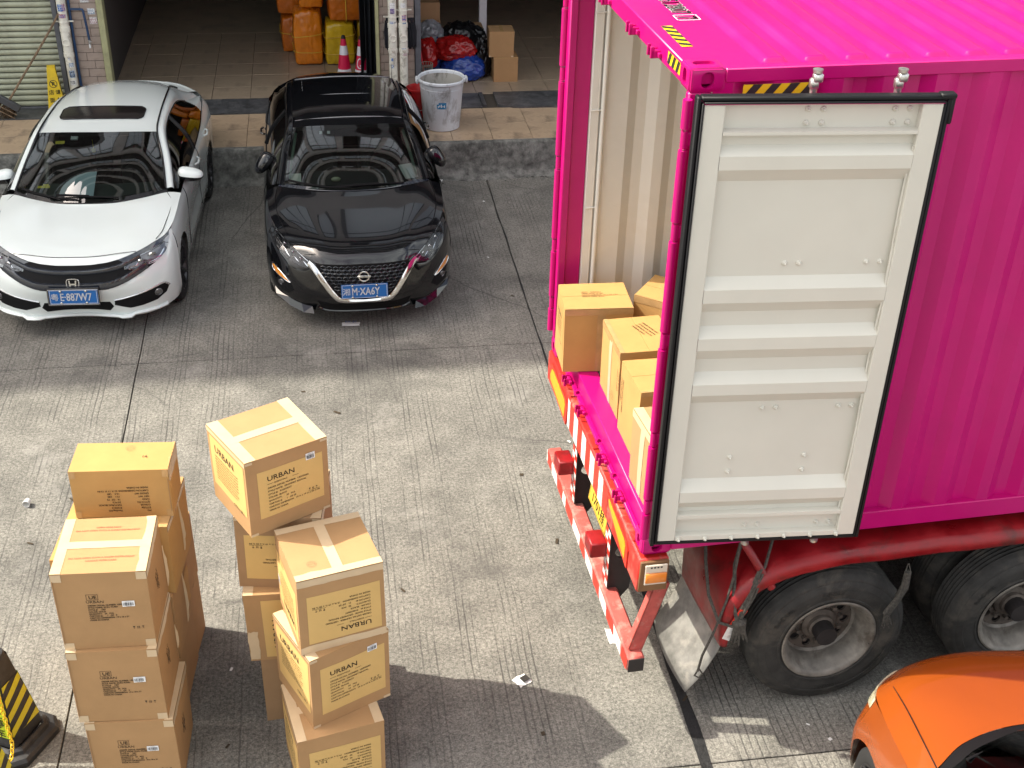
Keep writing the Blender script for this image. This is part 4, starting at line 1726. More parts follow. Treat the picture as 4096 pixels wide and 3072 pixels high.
class Carton:
    """a box with bulging, slightly crushed walls; every print, tape and flap follows its faces"""

    def __init__(s, label, x, y, zt, yaw, w, d, h, mat='board_brown', seed=0, group=None, bulge=.005, seam='x', flaps=True, crush=.006):
        s.w, s.d, s.h, s.mat = w, d, h, mat
        s.r = random.Random(seed * 7 + 3)
        s.seed, s.bulge = seed, bulge
        s.root = thing('carton', label, 'carton', (x, y, zt - h), yaw, group)
        s.jit = {}
        for i in (0, 1):
            for j in (0, 1):
                for k in (0, 1):
                    a = crush
                    s.jit[(i, j, k)] = Vector((s.r.uniform(-a, a), s.r.uniform(-a, a), s.r.uniform(-a, 0) if k else 0))
        q = MB()
        n = 10
        for f in 'FBLRTD':
            P = [[tuple(s.pt(f, i / n, j / n)) for i in range(n + 1)] for j in range(n + 1)]
            q.grid(P)
        s.body = q.build('carton_body', mat, s.root, smooth=50, merge=.0004)
        if flaps:
            # two top flaps that meet at a seam
            g = .004
            for a, b_ in ((0, .5), (.5, 1)):
                q = MB()
                lo = .002 + (g / (2 * d) if a else 0)
                A0, A1 = a + (.004 if a else .001), b_ - (.004 if not a else .001)
                e = .0015
                def F(u, v, o):
                    return s.pt('T', u, v, o) if seam == 'x' else s.pt('T', v, u, o)
                P = [[tuple(F(.002 + .996 * i / 8, A0 + (A1 - A0) * j / 5, .0032)) for i in range(9)] for j in range(6)]
                q.grid(P)
                # edge of the flap at the seam and around
                def strip(pts):
                    q.grid([[tuple(F(u, v, .0032)) for u, v in pts], [tuple(F(u, v, .0)) for u, v in pts]])
                strip([(.002 + .996 * i / 8, A0) for i in range(9)])
                strip([(.002 + .996 * i / 8, A1) for i in range(9)])
                strip([(.002, A0 + (A1 - A0) * j / 5) for j in range(6)])
                strip([(.998, A0 + (A1 - A0) * j / 5) for j in range(6)])
                q.build('flap', mat, s.root, smooth=50)

    def warp(s, p):
        fx, fy, fz = p.x / s.w + .5, p.y / s.d + .5, p.z / s.h
        o = Vector((0, 0, 0))
        for (i, j, k), v in s.jit.items():
            o += v * ((fx if i else 1 - fx) * (fy if j else 1 - fy) * (fz if k else 1 - fz))
        return p + o

    def pt(s, f, a, b, off=0.0):
        w, d, h = s.w, s.d, s.h
        bl = s.bulge * max(0, (1 - (2 * a - 1) ** 2)) * max(0, (1 - (2 * b - 1) ** 2))
        sd = s.seed * 3.7
        nz = noise.noise(Vector((a * 2.5 + sd, b * 2.5, ord(f) * .37))) * .004 * max(0, min(1, 8 * min(a, 1 - a, b, 1 - b)))
        if f == 'D':
            bl = nz = 0
        if f == 'T':
            bl *= .2
        o = bl + nz + off
        if f == 'F':
            p = Vector(((a - .5) * w, -d / 2 - o, b * h))
        elif f == 'B':
            p = Vector(((.5 - a) * w, d / 2 + o, b * h))
        elif f == 'L':
            p = Vector((-w / 2 - o, (.5 - a) * d, b * h))
        elif f == 'R':
            p = Vector((w / 2 + o, (a - .5) * d, b * h))
        elif f == 'T':
            p = Vector(((a - .5) * w, (b - .5) * d, h + o))
        else:
            p = Vector(((a - .5) * w, (.5 - b) * d, -o))
        return s.warp(p)

    def size(s, f):
        return {'F': (s.w, s.h), 'B': (s.w, s.h), 'L': (s.d, s.h), 'R': (s.d, s.h), 'T': (s.w, s.d), 'D': (s.w, s.d)}[f]

    def patch(s, name, f, a0, a1, b0, b1, mat, off=.0016, parent=None, n=6, jag=0):
        q = MB()
        P = []
        for j in range(n + 1):
            row = []
            for i in range(n + 1):
                a, b = a0 + (a1 - a0) * i / n, b0 + (b1 - b0) * j / n
                if jag and i in (0, n):
                    a += s.r.uniform(-jag, jag)
                if jag and j in (0, n):
                    b += s.r.uniform(-jag, jag)
                row.append(tuple(s.pt(f, a, b, off)))
            P.append(row)
        q.grid(P)
        return q.build(name, mat, parent or s.root, smooth=60)

    def fn(s, f, a0, b0, off, flip=False):
        """metres from the point (a0, b0) of a face, upside down if flip"""
        W, Hh = s.size(f)
        sg = -1 if flip else 1
        return lambda x, y: s.pt(f, a0 + sg * x / W, b0 + sg * y / Hh, off)

    def wrap_tape(s, edge, mat='tape_cream', wd=.055, t0=.0, t1=1.0, dn=None, jag=.0):
        """tape folded over a top (or bottom) edge; edge: two faces such as 'TF'"""
        dn = wd if dn is None else dn
        q = MB()
        f1, f2 = edge
        for f, k in ((f1, wd), (f2, dn)):
            W, Hh = s.size(f)
            n = 10
            P = []
            for i in range(n + 1):
                t = t0 + (t1 - t0) * i / n
                e = k + (s.r.uniform(-jag, jag) if jag else 0)
                row = []
                for j in range(4):
                    v = e * j / 3
                    if f == 'T':
                        uv = {'F': (t, v / Hh), 'B': (1 - t, 1 - v / Hh), 'L': (v / W, 1 - t), 'R': (1 - v / W, t)}[f2]
                    elif f == 'D':
                        uv = {'F': (t, 1 - v / Hh), 'L': (v / W, t), 'R': (1 - v / W, 1 - t)}.get(f2, (t, v / Hh))
                    elif f1 == 'D':
                        uv = (t, v / Hh)
                    else:
                        uv = (t, 1 - v / Hh)
                    o = .0055 if f == 'T' else .0025
                    if j == 0:
                        row.append(tuple(s.pt(f, uv[0], uv[1], o)))
                    else:
                        row.append(tuple(s.pt(f, uv[0], uv[1], o - .0008 * (j == 3))))
                P.append(row)
            q.grid(P)
        return q.build('tape', mat, s.root, smooth=40)

    def top_tape(s, axis='x', mat='tape_cream', wd=.058):
        k = wd / 2 / (s.d if axis == 'x' else s.w)
        if axis == 'x':
            return s.patch('tape', 'T', .0, 1, .5 - k, .5 + k, mat, .0058, n=8)
        return s.patch('tape', 'T', .5 - k, .5 + k, 0, 1, mat, .0058, n=8)

    def corner_tapes(s, faces='F', top=True, bottom=True, mat='tape_cream', wd=.05, ln=.05):
        for f in faces:
            W, Hh = s.size(f)
            for a0, a1 in ((.0, wd / W), (1 - wd / W, 1.0)):
                if top:
                    s.patch('tape', f, a0, a1, 1 - ln / Hh, 1.0, mat, .0022, n=3)
                if bottom:
                    s.patch('tape', f, a0, a1, .0, ln / Hh, mat, .0022, n=3)

    def barcode(s, f, a, b, w=.062, h=.045, flip=False, seed=1, parent=None, rot=0.0):
        W, Hh = s.size(f)
        q = MB()
        base = s.fn(f, a, b, .0040, flip)
        c, sn = math.cos(rot), math.sin(rot)
        fn = lambda x, y: base(x * c - y * sn, x * sn + y * c)
        rect(q, fn, -w / 2, w / 2, -h / 2, h / 2, 0, 3, 3)
        l = q.build('barcode_label', 'label_white', parent or s.root)
        q = MB()
        base2 = s.fn(f, a, b, .0050, flip)
        fn2 = lambda x, y: base2(x * c - y * sn, x * sn + y * c)
        barcode(q, fn2, -w * .42, w * .42, -h * .32, h * .22, 0, seed)
        put_text(q, 'UE97050D-01', h * .14, lambda x, y: fn2(x, y + h * .29), 'C')
        put_text(q, '0 91020 30482', h * .13, lambda x, y: fn2(x, y - h * .45), 'C')
        if parent is None:
            q.build('barcode', 'label_ink', l)
        else:
            # the sheet is already a part: its print joins it as a second material
            q.build('barcode', 'label_ink', parent)
        return l

    def essentials(s, f, a0, a1, b0, b1, flip=False, num='1', panel='print_panel', turn=False):
        """printed panel with the shipping lines"""
        p = s.patch('printed_panel', f, a0, a1, b0, b1, panel, .0016)
        W, Hh = s.size(f)
        pw, ph = (a1 - a0) * W, (b1 - b0) * Hh
        o = s.fn(f, a1 if flip else a0, b0 if flip else b1, .0030, flip)
        q = MB()
        k = pw / .40
        if turn:
            o_ = o
            o = lambda x, y: o_(-y, -ph + x) if not flip else o_(-y, -ph + x)
            k = ph / .34
        L_ = .055 * k
        put_text(q, 'URBAN', .045 * k, lambda x, y: o(L_ + x, -.072 * k + y), sx=1.15, bold=.015)
        put_text(q, 'ESSENTIALS', .0135 * k, lambda x, y: o(L_ + .042 * k + x, -.096 * k + y), sx=1.15, bold=.02)
        rect(q, o, L_, L_ + .036 * k, -.092 * k, -.090 * k)
        rect(q, o, L_ + .155 * k, L_ + .192 * k, -.092 * k, -.090 * k)
        y = -.122 * k
        for t in ('ORDER DETAIL NUMBER:  UE97050D', 'STYLE NAME:  GROMMET REVIVAL', 'STYLE #:   9102GRMT', 'COLOR:  BLACK', 'QUANTITY:      30   PCS', 'CARTON #:      %s   OF 29' % num, 'CARTON DIMENSION   19 ½ x 19 ¼ x 20 ½ IN', 'MADE IN CHINA'):
            put_text(q, t, .0148 * k, lambda x, yy: o(L_ + x, y + yy), sx=1.05, bold=.03)
            y -= .0215 * k
        if not turn:
            icons(q, o, L_ + .255 * k, -.232 * k, .016 * k)
            rect(q, o, L_ + .245 * k, L_ + .32 * k, -.237 * k, -.2355 * k)
        q.build('printed_text', 'carton_ink', p)
        return p

    def care_panel(s, f, a0, a1, b0, b1, flip=False, panel='print_panel', ink='carton_ink'):
        p = s.patch('printed_panel', f, a0, a1, b0, b1, panel, .0016)
        W, Hh = s.size(f)
        pw, ph = (a1 - a0) * W, (b1 - b0) * Hh
        o = s.fn(f, a1 if flip else a0, b0 if flip else b1, .0030, flip)
        q = MB()
        k = pw / .40
        put_text(q, 'URBAN', .06 * k, lambda x, y: o(.05 * k + x, -.085 * k + y), sx=1.2, bold=.015)
        y = -.115 * k
        rr = random.Random(s.seed)
        for i in range(9):
            x = .05 * k
            end = .05 * k + (.29 if i % 4 else .2) * k
            put_text(q, rr.choice(('CARTON MUST NOT BE OPENED WITH A SHARP', 'KEEP THIS CARTON DRY AND DO NOT DROP IT', 'STORE AWAY FROM SUNLIGHT AND MOISTURE', 'SHIP TO DISTRIBUTION CENTRE DOCK NO 2')), .0125 * k, lambda a, b: o(x + a, y + b), sx=1.0, bold=.03)
            y -= .0185 * k
        put_text(q, 'CTN 1.29.1', .026 * k, lambda a, b: o(.24 * k + a, -.33 * k + b), bold=.02)
        q.build('printed_text', ink, p)
        return p

    def ue_print(s, f, a, b, k=1.0):
        """box-framed UE with its lines, printed straight on the board; (a, b) is the frame's top left"""
        o = s.fn(f, a, b, .0024)
        q = MB()
        for r_ in ((0, .062, -.002, 0), (0, .062, -.040, -.038), (0, .002, -.04, 0), (.060, .062, -.04, 0)):
            rect(q, o, r_[0] * k, r_[1] * k, r_[2] * k, r_[3] * k)
        put_text(q, 'UE', .034 * k, lambda x, y: o(.012 * k + x, -.033 * k + y), sx=1.05, bold=.02)
        put_text(q, 'URBAN', .025 * k, lambda x, y: o(-.006 * k + x, -.062 * k + y), sx=1.15)
        y = -.084 * k
        for t in ('ORDER DETAIL NUMBER  UE97050', 'STYLE NAME: ECRU PLAID', 'STYLE #:    1207', 'COLOR: GOLD', 'QUANTITY:   24   PCS', 'CARTON #:      1   OF   9', 'CARTON DIMENSION  19 x 18 x 21', 'MADE IN CHINA'):
            put_text(q, t, .0142 * k, lambda x, yy: o(x, y + yy), sx=.95, bold=.045)
            y -= .0150 * k
        icons(q, o, .225 * k, -.262 * k, .018 * k)
        return q.build('printed_text', 'carton_ink', s.root)

    def lines(s, f, a, b, rows, size=.016, flip=False, ink='carton_ink', turn=0, align='L', pitch=1.5):
        base = s.fn(f, a, b, .0062 if f == 'T' else .0026, flip)
        c, sn = math.cos(turn), math.sin(turn)
        o = lambda x, y: base(x * c - y * sn, x * sn + y * c)
        q = MB()
        y = 0
        for t in rows:
            if t:
                put_text(q, t, size, lambda x, yy: o(x, y + yy), align, bold=.03)
            y -= size * pitch
        return q.build('printed_text', ink, s.root)

    def stamp(s, f, a, b, r=.028, flip=False, ink='carton_ink_red'):
        o = s.fn(f, a, b, .0062 if f == 'T' else .0026, flip)
        q = MB()
        n = 28
        for rr_ in (r, r * .72):
            P = [[o((rr_ + e) * math.cos(2 * math.pi * i / n), (rr_ + e) * math.sin(2 * math.pi * i / n)) for i in range(n + 1)] for e in (0, .0012)]
            q.grid([[tuple(p) for p in r2] for r2 in P])
        put_text(q, 'BOX MAKER', r * .3, lambda x, y: o(x, y - r * .1), 'C')
        put_text(q, 'E.C.T. 44', r * .22, lambda x, y: o(x, y + r * .3), 'C')
        return q.build('makers_stamp', ink, s.root)

    def dark_edge(s, f, side, z0=.05, z1=.95):
        """open glued corner: a shadowed gap along a vertical edge, built as a raised lip"""
        W, Hh = s.size(f)
        a = .012 if side == 'L' else .988
        q = MB()
        pts = [s.pt(f, a, z0 + (z1 - z0) * i / 8, .0035) for i in range(9)]
        q.tube(pts, .0022, 5)
        return q.build('board_lip', 'board_edge', s.root)


def torn_flap(s, f, a, b0, b1, out=.06, wd=.05, mat='tape_cream', name='torn_tape', tilt=.5, n=9):
    """a strip of tape that has come away from the face and sticks out"""
    P = []
    for j in range(n + 1):
        t = j / n
        b = b0 + (b1 - b0) * t
        w = wd * (.25 + .75 * math.sin(math.pi * min(1, t * 1.15)) ** .7) * (1 + .35 * noise.noise(Vector((t * 7, s.seed, 2))))
        p0 = s.pt(f, a, b, .003)
        p1 = s.pt(f, a + .01, b, .003 + w * .55 * out / .06)
        p2 = s.pt(f, a + wd * tilt / s.size(f)[0], b + .004, .003 + w * out / .06 + .006 * noise.noise(Vector((t * 9, 1, s.seed))))
        P.append([tuple(p0), tuple(p1), tuple(p2)])
    q = MB()
    q.grid(P)
    return q.build(name, mat, s.root, smooth=60)


D2 = math.radians
GL = 'cartons in the left stack on the ground'
GR = 'cartons in the right stack on the ground'
GC = 'cartons inside the container'

# ------------------------------------------------------------------ left stack, front column
def ue_carton(label, y, zt, x, yaw, seed, code_a, top_detail):
    c = Carton(label, x, y, zt, D2(yaw), .496, .475, .538, 'board_brown', seed, GL, bulge=.006, seam='x')
    c.ue_print('F', .335, .74)
    c.barcode('F', code_a, .60, .066, .040, seed=seed)
    c.corner_tapes('F', wd=.055, ln=.05)
    c.wrap_tape('TL', wd=.055, dn=.05)
    c.wrap_tape('TR', wd=.05, dn=.045, jag=.006)
    c.top_tape('x', wd=.06)
    q = MB()
    # scribbled felt-pen note on the right side
    base = c.fn('R', .42, .62, .0035)
    rr = random.Random(seed)
    for k in range(3):
        pts = []
        for i in range(9):
            pts.append(base(.05 * math.sin(i * 1.9 + k) * rr.uniform(.5, 1), -.03 * k + .05 * math.cos(i * 2.3 + k)))
        q.tube(pts, .0006, 3)
    q.build('pen_note', 'carton_ink', c.root)
    if top_detail:
        c.lines('T', .5, .80, ['OPEN HERE FIRST', 'DO NOT OPEN WITH A SHARP INSTRUMENT'], .017, ink='carton_ink_red', align='C')
        c.lines('T', .5, .25, ['DO NOT OPEN WITH A SHARP INSTRUMENT', 'HANDLE WITH CARE'], .017, ink='carton_ink_red', align='C')
    c.dark_edge('F', 'L', .08, .92)
    return c


ca = ue_carton('brown carton with cream cross tape on its lid, front topmost of the left stack', 5.387, 1.628, -2.202, 6.6, 1, .77, True)
cb = ue_carton('brown UE carton directly below the cream taped one in the left stack', 5.364, 1.086, -2.199, 6.2, 2, .76, False)
cc = ue_carton('lowest UE carton of the left stack standing on the ground beside the cones', 5.352, .544, -2.164, 5.5, 3, .72, False)
torn_flap(ca, 'R', .97, .06, .62, .022, .045, tilt=.2)
torn_flap(cb, 'R', .97, .20, .55, .022, .04, tilt=.2)

# back column with the long flat carton on top
cd = Carton('long flat orange-brown carton lying crosswise on top of the left stack', -2.23, 5.937, 1.833, D2(4.7), .556, .286, .332, 'board_warm', 5, GL, bulge=.004, flaps=False)
cd.stamp('T', .56, .77, .026)
cd.lines('T', .70, .42, ['14'], .03)
o = cd.fn('F', .78, .13, .0026, True)
q = MB()
for i, (a, b) in enumerate((('PO', 'Pending PO'), ('STYLE#', '81W512'), ('COLOR', 'NATURAL BLACK'), ("QTY/CTN", '24 PCS'), ('C/NO', "14   OF  72"), ('NET WT', '12.1    LBS'), ('GROSS WT', '13.4    LBS'), ('CARTON DIMENSIONS 22 X 11 X 13 IN', ''), ('MADE IN CHINA', ''))):
    yy = .0 - .0205 * (i - 8) - .175
    put_text(q, a, .0165, lambda x, y: o(.0 + x, y + yy), bold=.035)
    if b:
        put_text(q, b, .0165, lambda x, y: o(.165 + x, y + yy), bold=.035)
q.build('printed_text', 'carton_ink', cd.root)
cd.corner_tapes('F', mat='tape_clear', wd=.035, ln=.05)
cd.wrap_tape('TR', mat='tape_clear', wd=.004, dn=.09, jag=.01)
cd.dark_edge('F', 'R', .12, .8)
ce = Carton('orange carton right under the long flat carton at the back of the left stack', -2.262, 5.945, 1.498, D2(3), .59, .50, .49, 'board_warm', 6, GL, seam='x')
ce.wrap_tape('TR', mat='tape_clear', wd=.05, dn=.04)
torn_flap(ce, 'R', .55, .2, .95, .02, .05, tilt=.15)
cf = Carton('middle back carton of the left stack with a torn yellow label on its side', -2.275, 5.93, 1.006, D2(4), .56, .54, .495, 'board_brown', 7, GL)
torn_flap(cf, 'R', .5, .1, .95, .02, .05, tilt=.15)
cf.patch('torn_label', 'R', .56, .82, .22, .8, 'board_warm', .004, jag=.03)
cg = Carton('lowest back carton of the left stack, mostly hidden behind the front column', -2.30, 5.92, .508, D2(4), .54, .56, .508, 'board_brown', 8, GL)
cg.wrap_tape('TR', wd=.05, dn=.05)
ch = Carton('narrow orange carton poking out at the far left of the left stack', -2.70, 6.19, 1.0, D2(4), .235, .40, .49, 'board_warm', 9, GL)
ci = Carton('narrow carton on the ground under the one poking out at the far left', -2.70, 6.19, .506, D2(3), .235, .40, .506, 'board_brown', 10, GL)
for zt, lb in ((1.0, 'upper'), (.5, 'lower')):
    Carton('%s of the two flat cartons hidden at the very back of the left stack' % lb, -2.31, 6.36, zt, D2(3), .50, .27, .495, 'board_brown', 30 + int(zt * 2), GL)

# ------------------------------------------------------------------ right stack, front column
c1 = Carton('carton with cream seam tape and upside-down print, top of the right stack nearest us', -.999, 5.505, 1.565, D2(23.9), .493, .477, .525, 'board_brown', 11, GR, bulge=.005, seam='y')
c1.top_tape('y', wd=.062)
c1.wrap_tape('TF', wd=.052, dn=.045, jag=.004)
c1.wrap_tape('TB', wd=.05, dn=.04)
c1.essentials('F', .10, .95, .12, .77, True, '21')
c1.care_panel('L', .06, .94, .12, .80, True)
c1.barcode('L', .12, .42, .05, .06, seed=4)
c1.stamp('T', .24, .24, .026)
c1.wrap_tape('DF', wd=.01, dn=.05, jag=.004)
c2_ = Carton('carton with a white barcode label, second from top in the right stack front column', -1.008, 5.47, 1.040, D2(34.5), .500, .470, .520, 'board_brown', 12, GR, bulge=.004, seam='x')
c2_.wrap_tape('TL', wd=.06, dn=.012)
c2_.essentials('F', .12, .94, .16, .83, False, '24')
c2_.care_panel('L', .08, .95, .20, .93)
c2_.barcode('F', .78, .84, .062, .042, seed=5, rot=0)
c2_.corner_tapes('F', wd=.045, ln=.018)
c2_.wrap_tape('TR', wd=.04, dn=.03)
c3 = Carton('lowest carton of the right stack with two cream tape bands on its lid', -1.005, 5.335, .520, D2(21), .51, .470, .52, 'board_brown', 13, GR, bulge=.003, seam='x')
c3.wrap_tape('TL', wd=.055, dn=.02)
c3.wrap_tape('TR', wd=.055, dn=.03)
c3.top_tape('x', wd=.058)
c3.essentials('F', .12, .95, .16, .80, True, '20')
c3.care_panel('L', .06, .95, .2, .86)
# back column
b1 = Carton('askew carton with a cream H of tape perched on the right stack, highest of all', -1.377, 5.904, 2.066, D2(36.8), .510, .479, .498, 'board_brown', 14, GR, bulge=.003, seam='x')
b1.top_tape('x', wd=.062)
b1.wrap_tape('TL', wd=.07, dn=.03)
b1.wrap_tape('TR', wd=.07, dn=.012)
b1.corner_tapes('F', wd=.045, ln=.016)
b1.essentials('F', .13, .93, .20, .83, False, '1')
b1.care_panel('L', .07, .95, .24, .92)
b1.barcode('F', .78, .83, .058, .044, seed=6, rot=0)
b2 = Carton('carton squeezed under the askew topmost one, its print upside down', -1.335, 5.985, 1.566, D2(1), .500, .480, .522, 'board_dull', 15, GR, bulge=.004, seam='x')
b2.wrap_tape('TL', wd=.05, dn=.02)
b2.wrap_tape('TR', wd=.06, dn=.06, jag=.01)
b2.essentials('F', .10, .97, .13, .76, True, '7')
b2.corner_tapes('F', wd=.05, ln=.02, bottom=False)
b3 = Carton('carton with a sideways printed panel, third down at the back of the right stack', -1.335, 5.935, 1.042, D2(8), .500, .480, .520, 'board_brown', 16, GR, bulge=.004, seam='x')
b3.wrap_tape('TL', wd=.06, dn=.05)
b3.patch('tape', 'F', .0, .12, .02, .45, 'tape_cream', .0024, jag=.012)
b3.essentials('F', .2, .97, .05, .92, False, '9', turn=True)
b4 = Carton('lowest back carton of the right stack, in shade against the ground', -1.30, 5.96, .520, D2(14), .500, .480, .52, 'board_dull', 17, GR, bulge=.004, seam='x')
b4.wrap_tape('TL', wd=.05, dn=.03)

# ------------------------------------------------------------------ cartons in the container
def cpos(L, W):
    return C0.x + L * math.cos(PHI) - W * math.sin(PHI), C0.y + L * math.sin(PHI) + W * math.cos(PHI)


def in_container(label, L, W, zt, yaw, w, d, h, mat, seed, seam='x'):
    x, y = cpos(L, W)
    return Carton(label, x, y, C0.z + zt, PHI + D2(yaw), w, d, h, mat, seed, GC, bulge=.004, seam=seam)


FZ = .157
k1 = in_container('carton overhanging the far corner of the container floor', .185, 1.99, FZ + .50, -5, .465, .37, .495, 'board_warm', 21)
k1.wrap_tape('TF', mat='tape_clear', wd=.01, dn=.045)
k1.patch('tape', 'F', .48, .60, 0, 1, 'tape_clear', .0022)
k1.lines('T', .30, .62, ['URBAN     ESSENTIALS', 'ORDER DETAIL  07  UE9', 'CARTON DIMENSION  19½ x 19¼ x 20½', 'MADE IN CHINA  24 PCS'], .014)
k1.care_panel('L', .1, .9, .15, .85, panel='board_warm')
k2 = in_container('carton behind the overhanging one, printed lines slanting on its lid', .35, 1.43, FZ + .503, 0, .38, .455, .503, 'board_warm', 22, 'y')
k2.lines('T', .62, .80, ['ORDER DETAIL UE97', 'STYLE NAME GROMM', 'DIMENSION 19½x19¼', 'MADE IN CHINA'], .018, turn=-1.2)
k2.wrap_tape('TL', mat='tape_clear', wd=.03, dn=.05)
k2.patch('tape', 'L', .45, .58, 0, 1, 'tape_cream', .0022)
k2.stamp('L', .72, .22, .03, ink='carton_ink')
k3 = in_container('carton with printed lines on its lid and left side, third along the container sill', .375, .913, FZ + .503, 0, .46, .392, .503, 'board_warm', 23)
k3.lines('T', .42, .66, ['QUANTITY', 'CARTON DIMENSION', 'MADE IN CHINA', 'ORDER NO'], .018)
k3.lines('L', .15, .8, ['ORDER DETAIL NUMBER', 'STYLE GROMMET', 'CARTON DIMENSION', 'COLOR BLACK', 'MADE IN CHINA'], .022, turn=-1.57)
k3.wrap_tape('TF', mat='tape_clear', wd=.02, dn=.03)
k4 = in_container('carton with cream tape bands beside the near container post', .30, .385, FZ + .503, 2, .46, .365, .503, 'board_brown', 24)
k4.wrap_tape('TL', wd=.06, dn=.05)
k4.patch('tape', 'L', .42, .60, 0, .92, 'tape_cream', .0024)
k4.top_tape('x', wd=.06)
k5 = in_container('carton turned askew at the back of the container mouth', .745, 1.955, FZ + .503, -40, .46, .365, .503, 'board_warm', 25)
k5.lines('T', .62, .45, ['19½ x 19¼', 'MADE IN'], .02)
k5.wrap_tape('TF', mat='tape_clear', wd=.01, dn=.05)
k6 = in_container('carton half hidden between the second carton and the near container post', .80, 1.40, FZ + .495, 8, .42, .44, .495, 'board_warm', 26)
k6.top_tape('x', wd=.06)
k7 = in_container('carton deep behind the third one in the container, barely showing', 1.02, .90, FZ + .49, -4, .46, .42, .49, 'board_warm', 27)
# ------------------------------------------------------------------ cars
mk('car_white', (.68, .735, .725), .22, coat=1.0, spec=.5)
mk('car_black', (.004, .0045, .006), .12, coat=1.0, spec=.1)
mk('car_orange', (.27, .058, .007), .25, coat=.7, spec=.5, var=.03, vscale=3)
mk('trim_black', (.010, .0105, .013), .25, coat=.3)
mk('trim_navy', (.022, .027, .038), .2, coat=1.0)
mk('matte_black', (.008, .008, .009), .6, spec=.12)
mk('cabin_dark', (.022, .022, .024), .8)
mk('cabin_light', (.30, .31, .28), .8)
mk('dash_green', (.05, .062, .058), .7)
mk('seat_cloth', (.045, .043, .042), .9)
mk('chrome', (.72, .72, .72), .16, metal=1)
mk('bright_trim', (.75, .75, .76), .25, metal=.8)
mk('lamp_house', (.22, .22, .23), .22, metal=.6)
mk('lamp_chrome', (.72, .73, .75), .12, metal=1)
mk('led_white', (.78, .80, .82), .2, coat=.5)
mk('plate_blue', (.006, .115, .38), .35)
mk('lens_amber', (.75, .30, .06), .15, coat=.6)
mk('tail_red', (.25, .01, .012), .1, coat=1)
mk('car_tyre', (.016, .016, .017), .8)
mk('alloy_dark', (.05, .05, .054), .35, metal=.7)
mk('alloy', (.5, .5, .5), .3, metal=.9)
mk('pale_seal', (.30, .42, .33), .5)
mk('pale_blue_paper', (.62, .76, .86), .6)  # pale blue sheet for the card behind the white car's windscreen
mk('yellow_tag', (.80, .66, .06), .6)
mk('lamp_pale', (.55, .52, .36), .2, coat=.8)
mk('sunroof_glass', (.012, .010, .010), .12, spec=.45)
mk('mirror_glass', (.8, .8, .8), .03, metal=1)
glass('car_glass', (.50, .58, .55), ior=1.55, boost=2.8)
glass('car_glass_dark', (.05, .055, .06), ior=1.52, boost=1.8)
glass('lamp_glass', (.86, .88, .9), ior=1.45)


class Surf:
    """the front of a car seen head on: y for a given (x, z)"""

    def __init__(s, rows, nu=8, nv=8):
        s.half = np.array(rows, float)
        s.G = surf_grid(s.half, nu, nv)
        s.flat = s.G.reshape(-1, 3)

    def y(s, x, z):
        d = (s.flat[:, 0] - abs(x)) ** 2 + (s.flat[:, 2] - z) ** 2
        i = np.argpartition(d, 5)[:5]
        w = 1 / (d[i] + 1e-6)
        return float((s.flat[i, 1] * w).sum() / w.sum())

    def decal(s, poly, off, depth=.02, step=.03, q=None, mi=0, sides=True):
        """a raised (off > 0) or sunk plate whose outline in (x, z) is poly and whose face follows the surface"""
        q = q or MB()
        ring = []
        n = len(poly)
        for i in range(n):
            a, b = np.array(poly[i]), np.array(poly[(i + 1) % n])
            k = max(1, int(np.linalg.norm(b - a) / step))
            for j in range(k):
                ring.append(a + (b - a) * j / k)
        ring = np.array(ring)
        m = len(ring)
        pts = [Vector(p) for p in ring]
        lo, hi = ring.min(0), ring.max(0)
        extra = []
        for xx in np.arange(lo[0] + step / 2, hi[0], step):
            for zz in np.arange(lo[1] + step / 2, hi[1], step):
                # inside test and some distance from the outline
                c = False
                for i in range(m):
                    (x1, z1), (x2, z2) = ring[i], ring[i - 1]
                    if (z1 > zz) != (z2 > zz) and xx < (x2 - x1) * (zz - z1) / (z2 - z1 + 1e-12) + x1:
                        c = not c
                if c and ((ring - (xx, zz)) ** 2).sum(1).min() > (step * .4) ** 2:
                    extra.append(Vector((xx, zz)))
        vs, es, fs, *_ = geometry.delaunay_2d_cdt(pts + extra, [(i, (i + 1) % m) for i in range(m)], [], 1, 1e-6)
        P = [(v.x, s.y(v.x, v.y) - off, v.y) for v in vs]
        q.add(P, [tuple(f) for f in fs], mi)
        if sides:
            F = [(x, s.y(x, z) - off, z) for x, z in ring]
            B = [(x, y + depth, z) for x, y, z in F]
            q.add(F + B, [(i, (i + 1) % m, m + (i + 1) % m, m + i) for i in range(m)], mi)
        return q

    def path(s, pts, off, n=4):
        P = spl(np.array(pts, float), n)
        return [(x, s.y(x, z) - off, z) for x, z in P]


def ribbon(q, pts, w, d, mi=0):
    """flat bar along points in the (x, z) view: width w, depth d"""
    P = [Vector(p) for p in pts]
    rows = []
    for i, p in enumerate(P):
        t = P[min(i + 1, len(P) - 1)] - P[max(i - 1, 0)]
        n = Vector((-t.z, 0, t.x))
        n.normalize()
        ww = w[i] if isinstance(w, (list, tuple)) else w
        a, b = p + n * ww / 2, p - n * ww / 2
        rows.append([a + Vector((0, d, 0)), a, p - Vector((0, d * .25, 0)), b, b + Vector((0, d, 0))])
    q.grid([[tuple(x) for x in r] for r in rows], mi)
    for r in (rows[0], rows[-1]):
        q.add(r, [(0, 1, 2, 3, 4)], mi)


def mx(poly):
    return [(-x, z) for x, z in poly][::-1]


